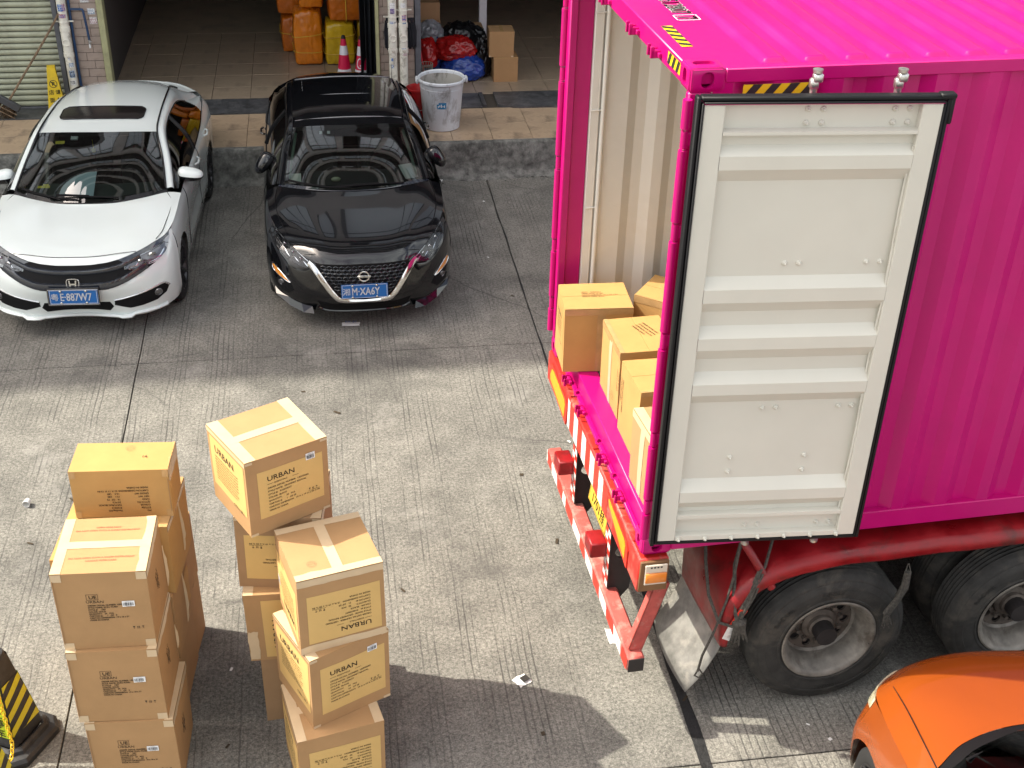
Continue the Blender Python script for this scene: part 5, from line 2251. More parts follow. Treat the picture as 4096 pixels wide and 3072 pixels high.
def car_wheel(parent, x, y, r, side, dark=True, spokes=5, w=.205):
    e = thing('wheel', None, None)
    e.parent = parent
    e.matrix_local = Matrix.Translation((x, y, r)) @ Matrix.Rotation(math.pi / 2 * side, 4, 'Y')
    q = MB()
    rr = r * .70
    q.lathe([(rr, -w), (r - .02, -w), (r - .003, -w + .02), (r, -w + .04), (r, -.04), (r - .004, -.018), (r - .03, -.002), (rr + .02, .0), (rr, -.008), (rr - .01, -.03)], 40)
    q.build('tyre', 'car_tyre', e, smooth=40)
    q = MB()
    q.lathe([(rr, -.006), (rr - .012, -.004), (rr - .022, -.02), (rr - .03, -.12), (.05, -.13)], 40)
    q.lathe([(.0, -.02), (.045, -.022), (.06, -.035), (.06, -.06)], 20)
    for k in range(spokes):
        for o in (-.16, .16):
            a = 2 * math.pi * k / spokes
            T = Matrix.Rotation(a, 4, 'Z')
            p0, p1 = Vector((.05, o * .12, -.035)), Vector((rr - .015, o * .42, -.016))
            q.tube([T @ p0, T @ ((p0 + p1) / 2), T @ p1], [.022, .017, .019], 6)
    q.build('rim', 'alloy_dark' if dark else 'alloy', e, smooth=40)


def closed_shell(q, pts_outer, thick=.02):
    q.grid(pts_outer)


def build_car(root, S, paint):
    """S: dict of control nets (x to the right seen from the front, y to the rear, z up), half nets mirrored"""
    fr = Surf(S['front'])
    # front bumper skin
    q = MB()
    q.grid(surf_grid(mirror_cols(S['front']), 6, 5))
    q.build('front_bumper', paint, root, smooth=60)
    # bonnet with the wing tops
    G = surf_grid(mirror_cols(S['hood']), 6, 6)
    q = MB()
    q.grid(G)
    q.build('bonnet', paint, root, smooth=60)
    # windscreen, roof, rear window, boot lid
    q = MB()
    q.grid(surf_grid(mirror_cols(S['screen']), 8, 6))
    q.build('windscreen', 'car_glass', root, smooth=80)
    G = surf_grid(mirror_cols(S['screen']), 16, 10)
    nr, nc = G.shape[:2]
    G[..., 2] -= .003
    q = MB()
    q.grid(G, keep=lambda i, j: i >= nr - 3 or j < 2 or j >= nc - 3 or i < 2)
    q.build('screen_border', 'matte_black', root, smooth=80)
    q = MB()
    q.grid(surf_grid(mirror_cols(S['roof']), 6, 5))
    q.build('roof', paint, root, smooth=60)
    q = MB()
    q.grid(surf_grid(mirror_cols(S['rear_glass']), 6, 5))
    q.build('rear_window', 'car_glass_dark', root, smooth=80)
    q = MB()
    q.grid(surf_grid(mirror_cols(S['deck']), 5, 5))
    q.build('boot_lid', paint, root, smooth=60)
    for sd in (1, -1):
        f = (lambda P: P) if sd == 1 else flipx
        # body side with wheel arches cut out
        G = surf_grid(f(S['side']), 22, 7)
        arches = S['arches']
        def inside(p):
            return any((p[1] - ay) ** 2 + (p[2] - az) ** 2 < ar ** 2 for ay, az, ar in arches)
        I = np.array([[inside(p) for p in r] for r in G])
        A, B = I.shape
        for i in range(A):
            for j in range(B):
                if I[i, j]:
                    nb = [(i + a, j + b) for a in (-1, 0, 1) for b in (-1, 0, 1) if 0 <= i + a < A and 0 <= j + b < B]
                    if any(not I[n] for n in nb):
                        p = G[i, j]
                        ay, az, ar = min(arches, key=lambda c: (p[1] - c[0]) ** 2 + (p[2] - c[1]) ** 2)
                        d = np.array((p[1] - ay, p[2] - az))
                        d = d / (np.linalg.norm(d) + 1e-9) * ar
                        G[i, j, 1], G[i, j, 2] = ay + d[0], az + d[1]
        q = MB()
        q.grid(G, keep=lambda i, j: not (I[i, j] and I[i + 1, j] and I[i, j + 1] and I[i + 1, j + 1]))
        q.build('body_side', paint, root, smooth=50)
        q = MB()
        for ay, az, ar in arches:
            q.lathe([(ar, 0), (ar - .012, .01), (ar - .02, .3)], 28, Matrix.Translation((sd * (S['arch_x']), ay, az)) @ Matrix.Rotation(-math.pi / 2 * sd, 4, 'Y'))
            q.disc(ar, .28, 28, Matrix.Translation((sd * (S['arch_x']), ay, az)) @ Matrix.Rotation(-math.pi / 2 * sd, 4, 'Y'))
        q.build('wheel_arch', 'matte_black', root, smooth=60)
        # pillar and roof rail
        q = MB()
        ins, out = spl(f(S['rail_in']), 6), spl(f(S['rail_out']), 6)
        mid = (ins + out) / 2
        mid[:, 0] += sd * .018
        mid[:, 2] += .014
        q.grid(spl(np.array([ins, mid, out]), 4))
        q.build('roof_pillar', paint, root, smooth=60)
        q = MB()
        q.tube([tuple(p + np.array((0, 0, .004))) for p in ins[int(len(ins) * .02):int(len(ins) * S.get('ditch', .8))]], S.get('ditch_r', .006), 6)
        q.build('roof_seam', 'trim_black', root, smooth=60)
        # side windows
        k = S['side_n']
        up, lo = spl(f(S['rail_out'])[:k], 6), spl(f(S['glass_low'])[:k], 6)
        m_ = (up * .5 + lo * .5)
        m_[:, 0] += sd * .035
        q = MB()
        q.grid(spl(np.array([up, m_, lo]), 5))
        q.build('side_window', 'car_glass_dark', root, smooth=80)
        q = MB()
        q.tube([tuple(p) for p in lo], .008, 6)
        q.tube([tuple(p + np.array((sd * .002, 0, 0))) for p in up], .007, 6)
        a, b = up[int(len(up) * .52)], lo[int(len(lo) * .52)]
        c = (a + b) / 2
        c[0] += sd * .037
        q.tube(spl(np.array([a, c, b]), 5), .022, 6)
        q.build('window_trim', S.get('win_trim', 'trim_black'), root, smooth=60)
        up2, lo2 = spl(f(S['rail_out'])[k - 1:], 5), spl(f(S['glass_low'])[k - 1:], 5)
        m2 = (up2 * .5 + lo2 * .5)
        m2[:, 0] += sd * .03
        q = MB()
        q.grid(spl(np.array([up2, m2, lo2]), 4))
        q.build('rear_pillar', paint, root, smooth=60)
        # belt ledge between glass and side
        top = spl(f(S['side'])[:, 0], 6)
        # wheels
        for (ay, az, ar) in arches:
            car_wheel(root, sd * S['wheel_x'], ay, S['wheel_r'], sd, S.get('dark_rim', True), w=S.get('wheel_w', .205))
        # door mirror
        mxx, my, mz = S['mirror']
        q = MB()
        T = Matrix.Translation((sd * mxx, my, mz)) @ Matrix.Rotation(sd * S.get('mirror_tilt', .12), 4, 'Y')
        n1, n2 = 14, 20
        P = []
        for i in range(n1 + 1):
            t = math.pi * i / n1
            row = []
            for j in range(n2 + 1):
                a = 2 * math.pi * j / n2
                sx_ = abs(math.cos(t)) ** .75 * (1 if math.cos(t) > 0 else -1)
                st = math.sin(t) ** .7
                yy = -math.cos(a)
                row.append(T @ Vector((sx_ * .128 * sd, st * (yy * (.095 if yy < 0 else .05)), st * math.sin(a) * .074 * (1 - .22 * sx_))))
            P.append([tuple(p) for p in row])
        q.grid(P, keep=lambda i, j: not (j >= n2 * .52 and j < n2 * .98))
        q.grid(P, 1, keep=lambda i, j: (j >= n2 * .52 and j < n2 * .98))
        mr = q.build('door_mirror', [S.get('mirror_paint', paint), 'trim_black'], root, smooth=60)
        q = MB()
        q.tube([T @ Vector((-.10 * sd, .0, -.05)), T @ Vector((-.16 * sd, .01, -.085)), (sd * (mxx - .20), my - .02, mz - .11)], [.035, .026, .03], 8)
        P2 = [[T @ Vector((sd * (-.105 + .21 * i / 6), -.088 + .012 * abs(i - 3) , -.03 - .012 * j - .004 * abs(i - 3))) for i in range(7)] for j in range(3)]
        q.build('mirror_foot', 'trim_black', mr, smooth=60)
        q = MB()
        P2 = [[tuple(T @ Vector((sd * .088 * math.cos(2 * math.pi * j / 20) * r_, .040, .055 * math.sin(2 * math.pi * j / 20) * r_))) for j in range(21)] for r_ in (.01, 1)]
        q.grid(P2)
        q.build('mirror_glass', 'mirror_glass', mr)
    # dark floor pan, dashboard and seats behind the glass
    L = S['len']
    q = MB()
    q.cbox(-.70, .70, .95, L - .4, .22, .50, .02)
    q.cbox(-.60, .60, .45, .95, .22, .60, .02)
    q.build('floor_pan', 'matte_black', root)
    q = MB()
    d = S['dash']
    P = [[(-.68 + 1.36 * i / 8, d[0] + .06 * abs(i - 4) ** 1.5 / 8 + .62 * j / 6, d[1] - .03 * (j / 6) ** 3 * 3 + .02 * math.sin(j / 6 * 3.1)) for i in range(9)] for j in range(7)]
    P.append([(p[0], p[1] + .02, p[2] - .3) for p in P[-1]])
    q.grid(P)
    q.build('dashboard', S.get('dash_mat', 'cabin_dark'), root, smooth=60)
    for x in (-.36, .36):
        for y0, tall in ((S['seat_y'], 1), (S['seat_y'] + .85, .9)):
            q = MB()
            T = Matrix.Translation((x, y0, .46)) @ Matrix.Rotation(-.25, 4, 'X')
            q.cbox(-.23, .23, -.07, .07, .0, .60 * tall, .05, 0, T)
            q.cbox(-.25, .25, -.50, -.02, -.06, .10, .05, 0, Matrix.Translation((x, y0, .46)))
            q.cbox(-.12, .12, -.05, .05, .62 * tall, .62 * tall + .17, .04, 0, T)
            q.build('seat', 'seat_cloth', root, smooth=40)
    q = MB()
    sx_ = S['steer_x']
    T = Matrix.Translation((sx_, d[0] + .72, d[1] - .06)) @ Matrix.Rotation(1.05, 4, 'X')
    q.lathe([(.185 + .014 * math.cos(a), .014 * math.sin(a)) for a in np.linspace(0, 2 * math.pi, 9)], 32, T)
    q.cbox(-.18, .18, -.02, .02, -.012, .012, .004, 0, T)
    q.cbox(-.06, .06, -.06, .05, -.02, .02, .01, 0, T)
    q.build('steering_wheel', 'matte_black', root, smooth=50)
    q = MB()
    my = S['screen'][2][0]
    q.cbox(-.12, .12, my[1] + .14, my[1] + .17, my[2] - .11, my[2] - .04, .01)
    q.build('inside_mirror', 'matte_black', root, smooth=40)
    return fr


def number_plate(root, y, z, text, frame, tilt=0.0, mat_txt='print_white'):
    T = Matrix.Translation((0, y, z)) @ Matrix.Rotation(math.pi / 2 + tilt, 4, 'X')
    q = MB()
    q.prism([(-.22, -.07), (.22, -.07), (.22, .07), (-.22, .07)], T, -.004, .002)
    p = q.build('number_plate', 'plate_blue', root)
    q = MB()
    fn = lambda x, yy: T @ Vector((x, yy, .0045))
    put_text(q, text[0], .075, lambda x, yy: fn(-.208 + x, -.030 + yy), bold=.015)
    put_text(q, text[1], .105, lambda x, yy: fn(-.125 + x, -.038 + yy), sx=.72, bold=.025)
    for a in ((-.213, .213, -.066, -.063), (-.213, .213, .063, .066), (-.213, -.210, -.066, .066), (.210, .213, -.066, .066)):
        rect(q, fn, *a)
    q.build('plate_text', mat_txt, p)
    for x in (-.115, .115):
        for s_ in (-1, 1):
            q = MB()
            q.lathe([(.012, .001), (.011, .009), (.004, .012), (0, .012)], 10, T @ Matrix.Translation((x, s_ * .058, .002)))
            q.build('plate_screw', 'chrome', p, smooth=40)
    if frame:
        q = MB()
        for a in ((-.236, .236, .072, .088), (-.236, .236, -.088, -.072), (-.236, -.222, -.072, .072), (.222, .236, -.072, .072)):
            q.cbox(a[0], a[1], a[2], a[3], -.01, .008, .003, 0, T)
        q.build('plate_frame', 'trim_black', p)
        q = MB()
        for a in ((-.2285, .2285, .0715, .0745), (-.2285, .2285, -.0745, -.0715), (-.2285, -.2255, -.0715, .0715), (.2255, .2285, -.0715, .0715)):
            q.cbox(a[0], a[1], a[2], a[3], .006, .0105, .001, 0, T)
        q.build('plate_frame_edge', 'chrome', p)
    return p


def wiper(root, pts, name='wiper'):
    q = MB()
    q.tube(pts, .008, 6)
    a, b = Vector(pts[0]), Vector(pts[-1])
    q.tube([tuple(Vector(p) + Vector((0, .006, .010))) for p in pts[1:]], .005, 6)
    q.build(name, 'matte_black', root, smooth=50)


A_ = np.array
# ================================================================== white saloon
white = thing('parked_car', 'white saloon with dark sunroof, black grille and blue plate parked by the kerb', 'car', (-4.099, 10.358, 0), D2(6.5))
CIV = dict(len=4.5, arch_x=.80, wheel_x=.885, wheel_r=.318, wheel_w=.215, mirror=(.935, 1.64, 1.00), mirror_tilt=.10, dash=(1.16, .93), dash_mat='dash_green', seat_y=2.15, steer_x=.36, side_n=7,
           arches=[(.885, .318, .355), (3.40, .318, .355)], ditch=.86, ditch_r=.010)
CIV['front'] = [
    [(0, .165, .715), (.15, .168, .717), (.30, .19, .728), (.45, .235, .75), (.57, .30, .778), (.70, .41, .812), (.80, .53, .838), (.85, .64, .86)],
    [(0, .10, .62), (.15, .10, .62), (.30, .115, .62), (.45, .155, .64), (.60, .235, .67), (.74, .345, .70), (.845, .47, .73), (.885, .60, .76)],
    [(0, .055, .50), (.15, .055, .5), (.30, .065, .5), (.45, .10, .52), (.60, .165, .54), (.74, .27, .56), (.855, .40, .58), (.905, .56, .60)],
    [(0, .09, .38), (.15, .09, .38), (.30, .09, .38), (.45, .105, .38), (.60, .15, .39), (.74, .23, .41), (.86, .37, .42), (.905, .54, .44)],
    [(0, .15, .26), (.15, .14, .26), (.30, .11, .26), (.45, .10, .26), (.60, .15, .27), (.75, .25, .28), (.87, .41, .30), (.905, .54, .31)],
    [(0, .17, .185), (.15, .16, .185), (.30, .135, .185), (.42, .12, .19), (.6, .17, .19), (.75, .27, .2), (.86, .42, .22), (.885, .54, .22)]]
CIV['hood'] = [
    [(0, .165, .715), (.15, .168, .717), (.30, .19, .728), (.40, .215, .742), (.48, .25, .757)],
    [(0, .25, .770), (.18, .255, .772), (.34, .27, .776), (.49, .295, .785), (.60, .325, .787)],
    [(0, .42, .825), (.2, .42, .827), (.40, .43, .836), (.56, .43, .835), (.70, .415, .814)],
    [(0, .62, .868), (.22, .62, .871), (.44, .63, .886), (.63, .62, .875), (.80, .535, .840)],
    [(0, .85, .906), (.24, .85, .910), (.48, .86, .927), (.67, .84, .913), (.852, .72, .872)],
    [(0, 1.0, .930), (.26, 1.0, .936), (.50, 1.03, .953), (.70, 1.05, .938), (.868, 1.0, .905)],
    [(0, 1.04, .945), (.28, 1.06, .946), (.54, 1.15, .960), (.745, 1.28, .957), (.870, 1.32, .932)]]
CIV['screen'] = [
    [(0, 1.05, .955), (.26, 1.075, .957), (.52, 1.16, .966), (.729, 1.315, .985)],
    [(0, 1.48, 1.195), (.24, 1.50, 1.19), (.48, 1.555, 1.18), (.672, 1.66, 1.155)],
    [(0, 1.885, 1.368), (.21, 1.895, 1.366), (.42, 1.92, 1.357), (.594, 1.982, 1.332)]]
CIV['roof'] = [CIV['screen'][2],
    [(0, 2.38, 1.417), (.20, 2.38, 1.414), (.40, 2.38, 1.402), (.57, 2.38, 1.367)],
    [(0, 2.9, 1.412), (.19, 2.9, 1.408), (.38, 2.9, 1.395), (.552, 2.9, 1.356)],
    [(0, 3.4, 1.365), (.18, 3.4, 1.361), (.36, 3.39, 1.345), (.525, 3.36, 1.305)],
    [(0, 3.74, 1.295), (.18, 3.73, 1.29), (.35, 3.71, 1.275), (.50, 3.66, 1.245)]]
CIV['rear_glass'] = [CIV['roof'][4],
    [(0, 4.0, 1.19), (.19, 3.99, 1.185), (.38, 3.96, 1.17), (.55, 3.89, 1.14)],
    [(0, 4.22, 1.07), (.2, 4.21, 1.067), (.42, 4.17, 1.055), (.60, 4.08, 1.03)]]
CIV['deck'] = [CIV['rear_glass'][2],
    [(0, 4.40, 1.045), (.24, 4.39, 1.043), (.48, 4.33, 1.03), (.67, 4.20, 1.0)],
    [(0, 4.50, 1.03), (.25, 4.48, 1.025), (.50, 4.41, 1.01), (.73, 4.22, .97)],
    [(0, 4.53, .80), (.25, 4.52, .80), (.52, 4.45, .79), (.78, 4.24, .77)],
    [(0, 4.50, .35), (.25, 4.49, .35), (.52, 4.42, .35), (.80, 4.2, .35)]]
CIV['side'] = A_([
    [(.85, .64, .86), (.885, .60, .76), (.905, .56, .60), (.905, .54, .44), (.905, .54, .31), (.885, .54, .2)],
    [(.866, .95, .90), (.895, .95, .80), (.905, .95, .66), (.905, .95, .5), (.895, .95, .33), (.87, .95, .19)],
    [(.870, 1.32, .932), (.895, 1.33, .83), (.900, 1.33, .66), (.895, 1.33, .5), (.885, 1.33, .33), (.865, 1.33, .19)],
    [(.868, 2.0, .945), (.895, 2.0, .84), (.895, 2.0, .68), (.880, 2.0, .5), (.890, 2.0, .33), (.865, 2.0, .19)],
    [(.872, 2.7, .955), (.90, 2.7, .86), (.900, 2.7, .70), (.885, 2.7, .5), (.892, 2.7, .33), (.865, 2.7, .19)],
    [(.860, 3.3, .985), (.905, 3.3, .88), (.912, 3.3, .72), (.90, 3.3, .5), (.895, 3.3, .33), (.87, 3.3, .2)],
    [(.80, 3.95, 1.0), (.86, 3.95, .90), (.885, 3.95, .74), (.88, 3.95, .5), (.87, 3.95, .35), (.85, 3.95, .25)],
    [(.73, 4.22, .97), (.76, 4.23, .88), (.78, 4.24, .77), (.80, 4.22, .55), (.80, 4.2, .4), (.79, 4.19, .33)]])
CIV['rail_in'] = A_([(.729, 1.315, .985), (.672, 1.66, 1.155), (.594, 1.982, 1.332), (.57, 2.38, 1.367), (.552, 2.9, 1.356), (.525, 3.36, 1.305), (.50, 3.66, 1.245), (.55, 3.89, 1.14), (.60, 4.08, 1.03)])
CIV['rail_out'] = A_([(.80, 1.36, .962), (.745, 1.70, 1.125), (.67, 2.03, 1.285), (.645, 2.40, 1.318), (.64, 2.85, 1.30), (.64, 3.2, 1.235), (.67, 3.50, 1.13), (.70, 3.8, 1.05), (.73, 4.05, .995)])
CIV['glass_low'] = A_([(.815, 1.40, .95), (.850, 1.72, .945), (.865, 2.03, .947), (.870, 2.40, .951), (.870, 2.85, .962), (.862, 3.2, .982), (.835, 3.52, .995), (.80, 3.85, 1.0), (.74, 4.08, .985)])
f1 = build_car(white, CIV, 'car_white')
# sunroof, laid on the roof panel
RG = surf_grid(mirror_cols(CIV['roof']), 8, 8).reshape(-1, 3)
def roof_z(G, x, y):
    d = (G[:, 0] - x) ** 2 + (G[:, 1] - y) ** 2
    i = np.argpartition(d, 4)[:4]
    w = 1 / (d[i] + 1e-6)
    return float((G[i, 2] * w).sum() / w.sum())
P = []
for j in range(11):
    t = -1 + 2 * j / 10
    ty = abs(t) ** 1
    row = []
    for i in range(25):
        s_ = -1 + 2 * i / 24
        xh = .425 - .05 * max(0, (abs(t) - .55) / .45) ** 2
        x = s_ * xh
        yy = 2.35 + .165 * t + .015 * (1 - s_ * s_) * -1
        row.append((x, yy, roof_z(RG, x, yy) + .006))
    P.append(row)
q = MB()
q.grid(P)
q.build('sunroof', 'sunroof_glass', white, smooth=80)
q = MB()
rim_ = P[0] + [r[-1] for r in P[1:]] + P[-1][-2::-1] + [r[0] for r in P[-2:0:-1]]
q.tube([(x, y, z + .001) for x, y, z in rim_], .005, 6, closed=True)
q.build('sunroof_seal', 'trim_black', white, smooth=60)
# cowl, wipers
q = MB()
cw = [(-.745, 1.285, .956), (-.54, 1.15, .958), (-.28, 1.06, .946), (0, 1.04, .945), (.28, 1.06, .946), (.54, 1.15, .958), (.745, 1.285, .956)]
cs = spl(A_(cw), 4)
q.grid([[tuple(p) for p in cs], [(p[0] * .99, p[1] + .055, p[2] + .030) for p in cs]])
q.build('cowl', 'trim_black', white, smooth=60)
wiper(white, [(-.06, 1.075, .975), (-.30, 1.10, .985), (-.52, 1.20, 1.0), (-.66, 1.29, 1.01)])
wiper(white, [(.30, 1.10, .985), (.02, 1.10, 1.0), (-.18, 1.115, 1.005), (-.30, 1.12, 1.005)])
# bonnet shut line, wing gap
q = MB()
q.tube(spl(A_([(-.56, .30, .782), (-.42, .265, .782), (-.2, .235, .767), (0, .23, .764), (.2, .235, .767), (.42, .265, .782), (.56, .30, .782)]), 5), .0028, 5)
q.build('panel_gap', 'matte_black', white, smooth=60)
for sd in (1, -1):
    q = MB()
    q.tube(spl(A_([(sd * .745, 1.27, .958), (sd * .80, 1.14, .928), (sd * .808, .95, .908), (sd * .795, .75, .888), (sd * .775, .58, .858), (sd * .73, .46, .832)]), 5), .0032, 5)
    q.build('panel_gap', 'matte_black', white, smooth=60)
    q = MB()
    q.tube(spl(A_([(sd * .845, .63, .85), (sd * .885, .60, .77), (sd * .902, .58, .68)]), 4), .003, 5)
    q.build('panel_gap', 'matte_black', white, smooth=60)
    q = MB()
    q.tube(spl(A_([(sd * .872, 1.45, .94), (sd * .900, 1.46, .84), (sd * .9, 1.47, .68), (sd * .892, 1.48, .5), (sd * .89, 1.48, .3)]), 4), .003, 5)
    q.build('panel_gap', 'matte_black', white, smooth=60)
    q = MB()
    q.tube(spl(A_([(sd * .872, 2.52, .955), (sd * .902, 2.52, .86), (sd * .9, 2.5, .68), (sd * .888, 2.5, .5), (sd * .893, 2.5, .3)]), 4), .003, 5)
    q.build('panel_gap', 'matte_black', white, smooth=60)
# grille: sunk black field, two broad bars, the band over the lamps
half = [(0, .712), (.16, .714), (.30, .724), (.45, .746), (.46, .66), (.62, .655), (.73, .665), (.62, .615), (.50, .572), (.40, .535), (.306, .506), (0, .50)]
q = f1.decal(half[:-1] + [(0, .50)] + mx(half)[1:-1], .003, .004)
g_ = q.build('grille', 'matte_black', white)
q = MB()
ribbon(q, f1.path([(-.60, .742), (-.50, .715), (-.40, .688), (-.28, .672), (-.12, .664), (0, .663), (.12, .664), (.28, .672), (.40, .688), (.50, .715), (.60, .742)], .024), .038, .03)
ribbon(q, f1.path([(-.66, .668), (-.56, .625), (-.46, .585), (-.36, .555), (-.28, .545), (0, .540), (.28, .545), (.36, .555), (.46, .585), (.56, .625), (.66, .668)], .022), .062, .03)
q.build('grille_bar', 'trim_navy', g_, smooth=50)
for sd in (1, -1):
    fm = (lambda p: p) if sd == 1 else mx
    band = [(.40, .738), (.45, .750), (.57, .778), (.70, .812), (.80, .838), (.835, .850), (.835, .826), (.79, .803), (.70, .778), (.57, .745), (.46, .715)]
    q = f1.decal(fm(band), .006, .008)
    q.build('lamp_band', 'trim_navy', white)
    lamp = [(.462, .672), (.50, .715), (.57, .742), (.70, .775), (.80, .805), (.838, .82), (.835, .775), (.815, .725), (.76, .688), (.643, .658), (.52, .652)]
    q = f1.decal(fm(lamp), .002, .004)
    hl = q.build('headlight', 'lamp_house', white)
    q = f1.decal(fm(lamp), .018, .016)
    q.build('lens', 'lamp_glass', hl, smooth=60)
    q = MB()
    for (x, z, r_) in ((.70, .725, .042), (.60, .70, .032)):
        x *= sd
        T = Matrix.Translation((x, f1.y(x, z) - .004, z)) @ Matrix.Rotation(math.pi / 2 + .5, 4, 'X') @ Matrix.Rotation(sd * .5, 4, 'Y')
        q.lathe([(r_, -.004), (r_, .006), (r_ * .8, .010), (r_ * .75, .0), (r_ * .4, .004), (0, .012)], 20, T)
    pts = f1.path([(sd * .50, .668), (sd * .56, .672), (sd * .585, .70), (sd * .63, .70), (sd * .66, .685), (sd * .70, .683), (sd * .76, .70), (sd * .80, .745)], .006)
    ribbon(q, pts, .014, .008)
    q.tube(f1.path([(sd * .55, .735), (sd * .70, .765), (sd * .80, .795)], .006), .006, 6)
    q.build('reflector', 'lamp_chrome', hl, smooth=50)
    pod = [(.345, .375), (.44, .392), (.60, .422), (.74, .455), (.785, .462), (.83, .425), (.80, .36), (.72, .315), (.60, .295), (.48, .287), (.34, .325)]
    q = f1.decal(fm(pod), .003, .004)
    pd = q.build('fog_lamp_pod', 'matte_black', white)
    q = MB()
    ribbon(q, f1.path([(sd * .345, .378), (sd * .48, .402), (sd * .62, .430), (sd * .74, .458), (sd * .785, .462), (sd * .812, .440), (sd * .830, .415)], .008), [.012] * 12 + [.016] * 13, .012)
    q.build('chrome_strip', 'bright_trim', pd, smooth=50)
    q = MB()
    x, z = sd * .735, .392
    T = Matrix.Translation((x, f1.y(x, z) - .004, z)) @ Matrix.Rotation(math.pi / 2 + .3, 4, 'X') @ Matrix.Rotation(sd * .5, 4, 'Y')
    q.lathe([(.040, .0), (.038, .010), (.032, .012), (.030, .006), (.015, .008), (0, .012)], 20, T)
    q.build('fog_lamp', 'lamp_house', pd, smooth=50)
q = f1.decal([(-.33, .31), (-.29, .262), (.29, .262), (.33, .31), (.30, .362), (-.30, .362)], .003, .004)
q.build('lower_intake', 'matte_black', white)
q = MB()
ribbon(q, [(x, f1.y(x, .205) - .028 - (.02 if .36 < abs(x) < .5 else 0), .205 + (.02 if abs(x) > .5 else 0)) for x in np.linspace(-.80, .80, 41)], .03, .05)
q.build('front_lip', 'car_white', white, smooth=50)
q = MB()
x0 = f1.y(0, .575) - .034
T = Matrix.Translation((0, x0, .582)) @ Matrix.Rotation(math.pi / 2 - .15, 4, 'X')
n = 28
sq = []
for j in range(n):
    a = 2 * math.pi * j / n
    sq.append((.056 * abs(math.cos(a)) ** .55 * (1 if math.cos(a) > 0 else -1) * (1 + .06 * math.sin(a)), .046 * abs(math.sin(a)) ** .55 * (1 if math.sin(a) > 0 else -1)))
q.tube([T @ Vector((a, b, 0)) for a, b in sq], .0055, 6, closed=True)
for sx_ in (-1, 1):
    q.prism([(sx_ * a, b) for a, b in ((.016, -.032), (.030, -.032), (.036, .034), (.024, .034), (.020, .0))], T, -.003, .006)
q.prism([(-.022, -.010), (.022, -.010), (.024, .004), (-.024, .004)], T, -.003, .006)
q.build('badge', 'chrome', white, smooth=40)
number_plate(white, .0, .470, ('粤', 'E·887W7'), True, -.10)
# papers and tags inside
q = MB()
arc_ = [(-.02, .0), (-.02, .33)] + [(-.02 - .33 * math.sin(t), .33 - .33 * (1 - math.cos(t)) * .9) for t in np.linspace(.2, 1.35, 8)] + [(-.355, .0)]
T = Matrix.Translation((.06, 1.19, .965)) @ Matrix.Rotation(.42, 4, 'X')
q.prism(arc_, T, 0, .003)
q.build('white_card', 'pale_blue_paper', white)
q = MB()
T = Matrix.Translation((-.46, 1.34, 1.005)) @ Matrix.Rotation(.45, 4, 'X')
q.cbox(-.06, .06, -.015, .015, 0, .004, .001, 0, T)
q.cbox(-.01, .045, .012, .035, 0, .004, .001, 0, T)
q.build('phone_tag', 'yellow_tag', white)
q = MB()
T = Matrix.Translation((-.34, 1.80, 1.292)) @ Matrix.Rotation(.44, 4, 'X')
q.cbox(-.055, .035, -.02, .022, 0, .003, .001, 0, T)
q.build('permit', 'yellow_tag', white)
q = MB()
T = Matrix.Translation((-.21, 1.84, 1.315)) @ Matrix.Rotation(.44, 4, 'X')
q.cbox(-.035, .035, -.025, .025, 0, .02, .004, 0, T)
q.build('toll_box', 'led_white', white)
q = MB()
q.tube([(-.06, 1.93, 1.27), (-.06, 1.93, 1.18)], .004, 5)
q.lathe([(0, -.03), (.018, -.02), (.02, .01), (0, .02)], 10, Matrix.Translation((-.06, 1.93, 1.16)))
q.build('charm', 'yellow_tag', white)
for sd in (1, -1):
    q = MB()
    for y0 in (2.28, 3.12):
        q.tube([(sd * .905, y0 - .09, .885), (sd * .935, y0 - .06, .888), (sd * .935, y0 + .06, .892), (sd * .907, y0 + .09, .895)], .012, 8)
    q.build('door_handle', 'car_white', white, smooth=50)
    q = MB()
    P = [(sd * .745, 4.19, .93), (sd * .80, 4.0, .94), (sd * .815, 4.02, .86), (sd * .78, 4.22, .85)]
    q.add([tuple(A_(p) + A_((sd * .012, .01, 0))) for p in P], [(0, 1, 2, 3)])
    q.build('tail_light', 'tail_red', white)
# ================================================================== black saloon
black = thing('parked_car', 'glossy black saloon with a chrome V grille and glass roof parked beside the white one', 'car', (-1.44, 10.74, 0), D2(10.2))
ALT = dict(len=4.75, arch_x=.82, wheel_x=.905, wheel_r=.332, mirror=(.905, 1.83, 1.03), mirror_tilt=.9, dash=(1.30, .95), seat_y=2.3, steer_x=.38, side_n=7,
           arches=[(.97, .332, .365), (3.44, .332, .365)], ditch=.75, ditch_r=.004, dark_rim=False, win_trim='matte_black')
ALT['front'] = [
    [(0, -.03, .725), (.19, -.028, .725), (.375, .012, .722), (.47, .08, .715), (.56, .17, .75), (.67, .33, .80), (.775, .55, .845), (.83, .68, .865)],
    [(0, -.045, .62), (.17, -.042, .62), (.34, -.01, .62), (.46, .05, .62), (.57, .115, .63), (.70, .235, .66), (.825, .44, .73), (.885, .62, .77)],
    [(0, -.045, .48), (.16, -.04, .48), (.32, -.012, .48), (.45, .03, .48), (.58, .085, .48), (.73, .21, .48), (.85, .41, .5), (.91, .60, .55)],
    [(0, -.04, .34), (.16, -.035, .34), (.32, -.01, .34), (.46, .035, .34), (.59, .09, .33), (.73, .205, .33), (.845, .38, .33), (.9, .59, .34)],
    [(0, .03, .19), (.16, .035, .19), (.32, .05, .19), (.46, .085, .2), (.58, .13, .2), (.70, .23, .2), (.81, .38, .2), (.865, .58, .2)]]
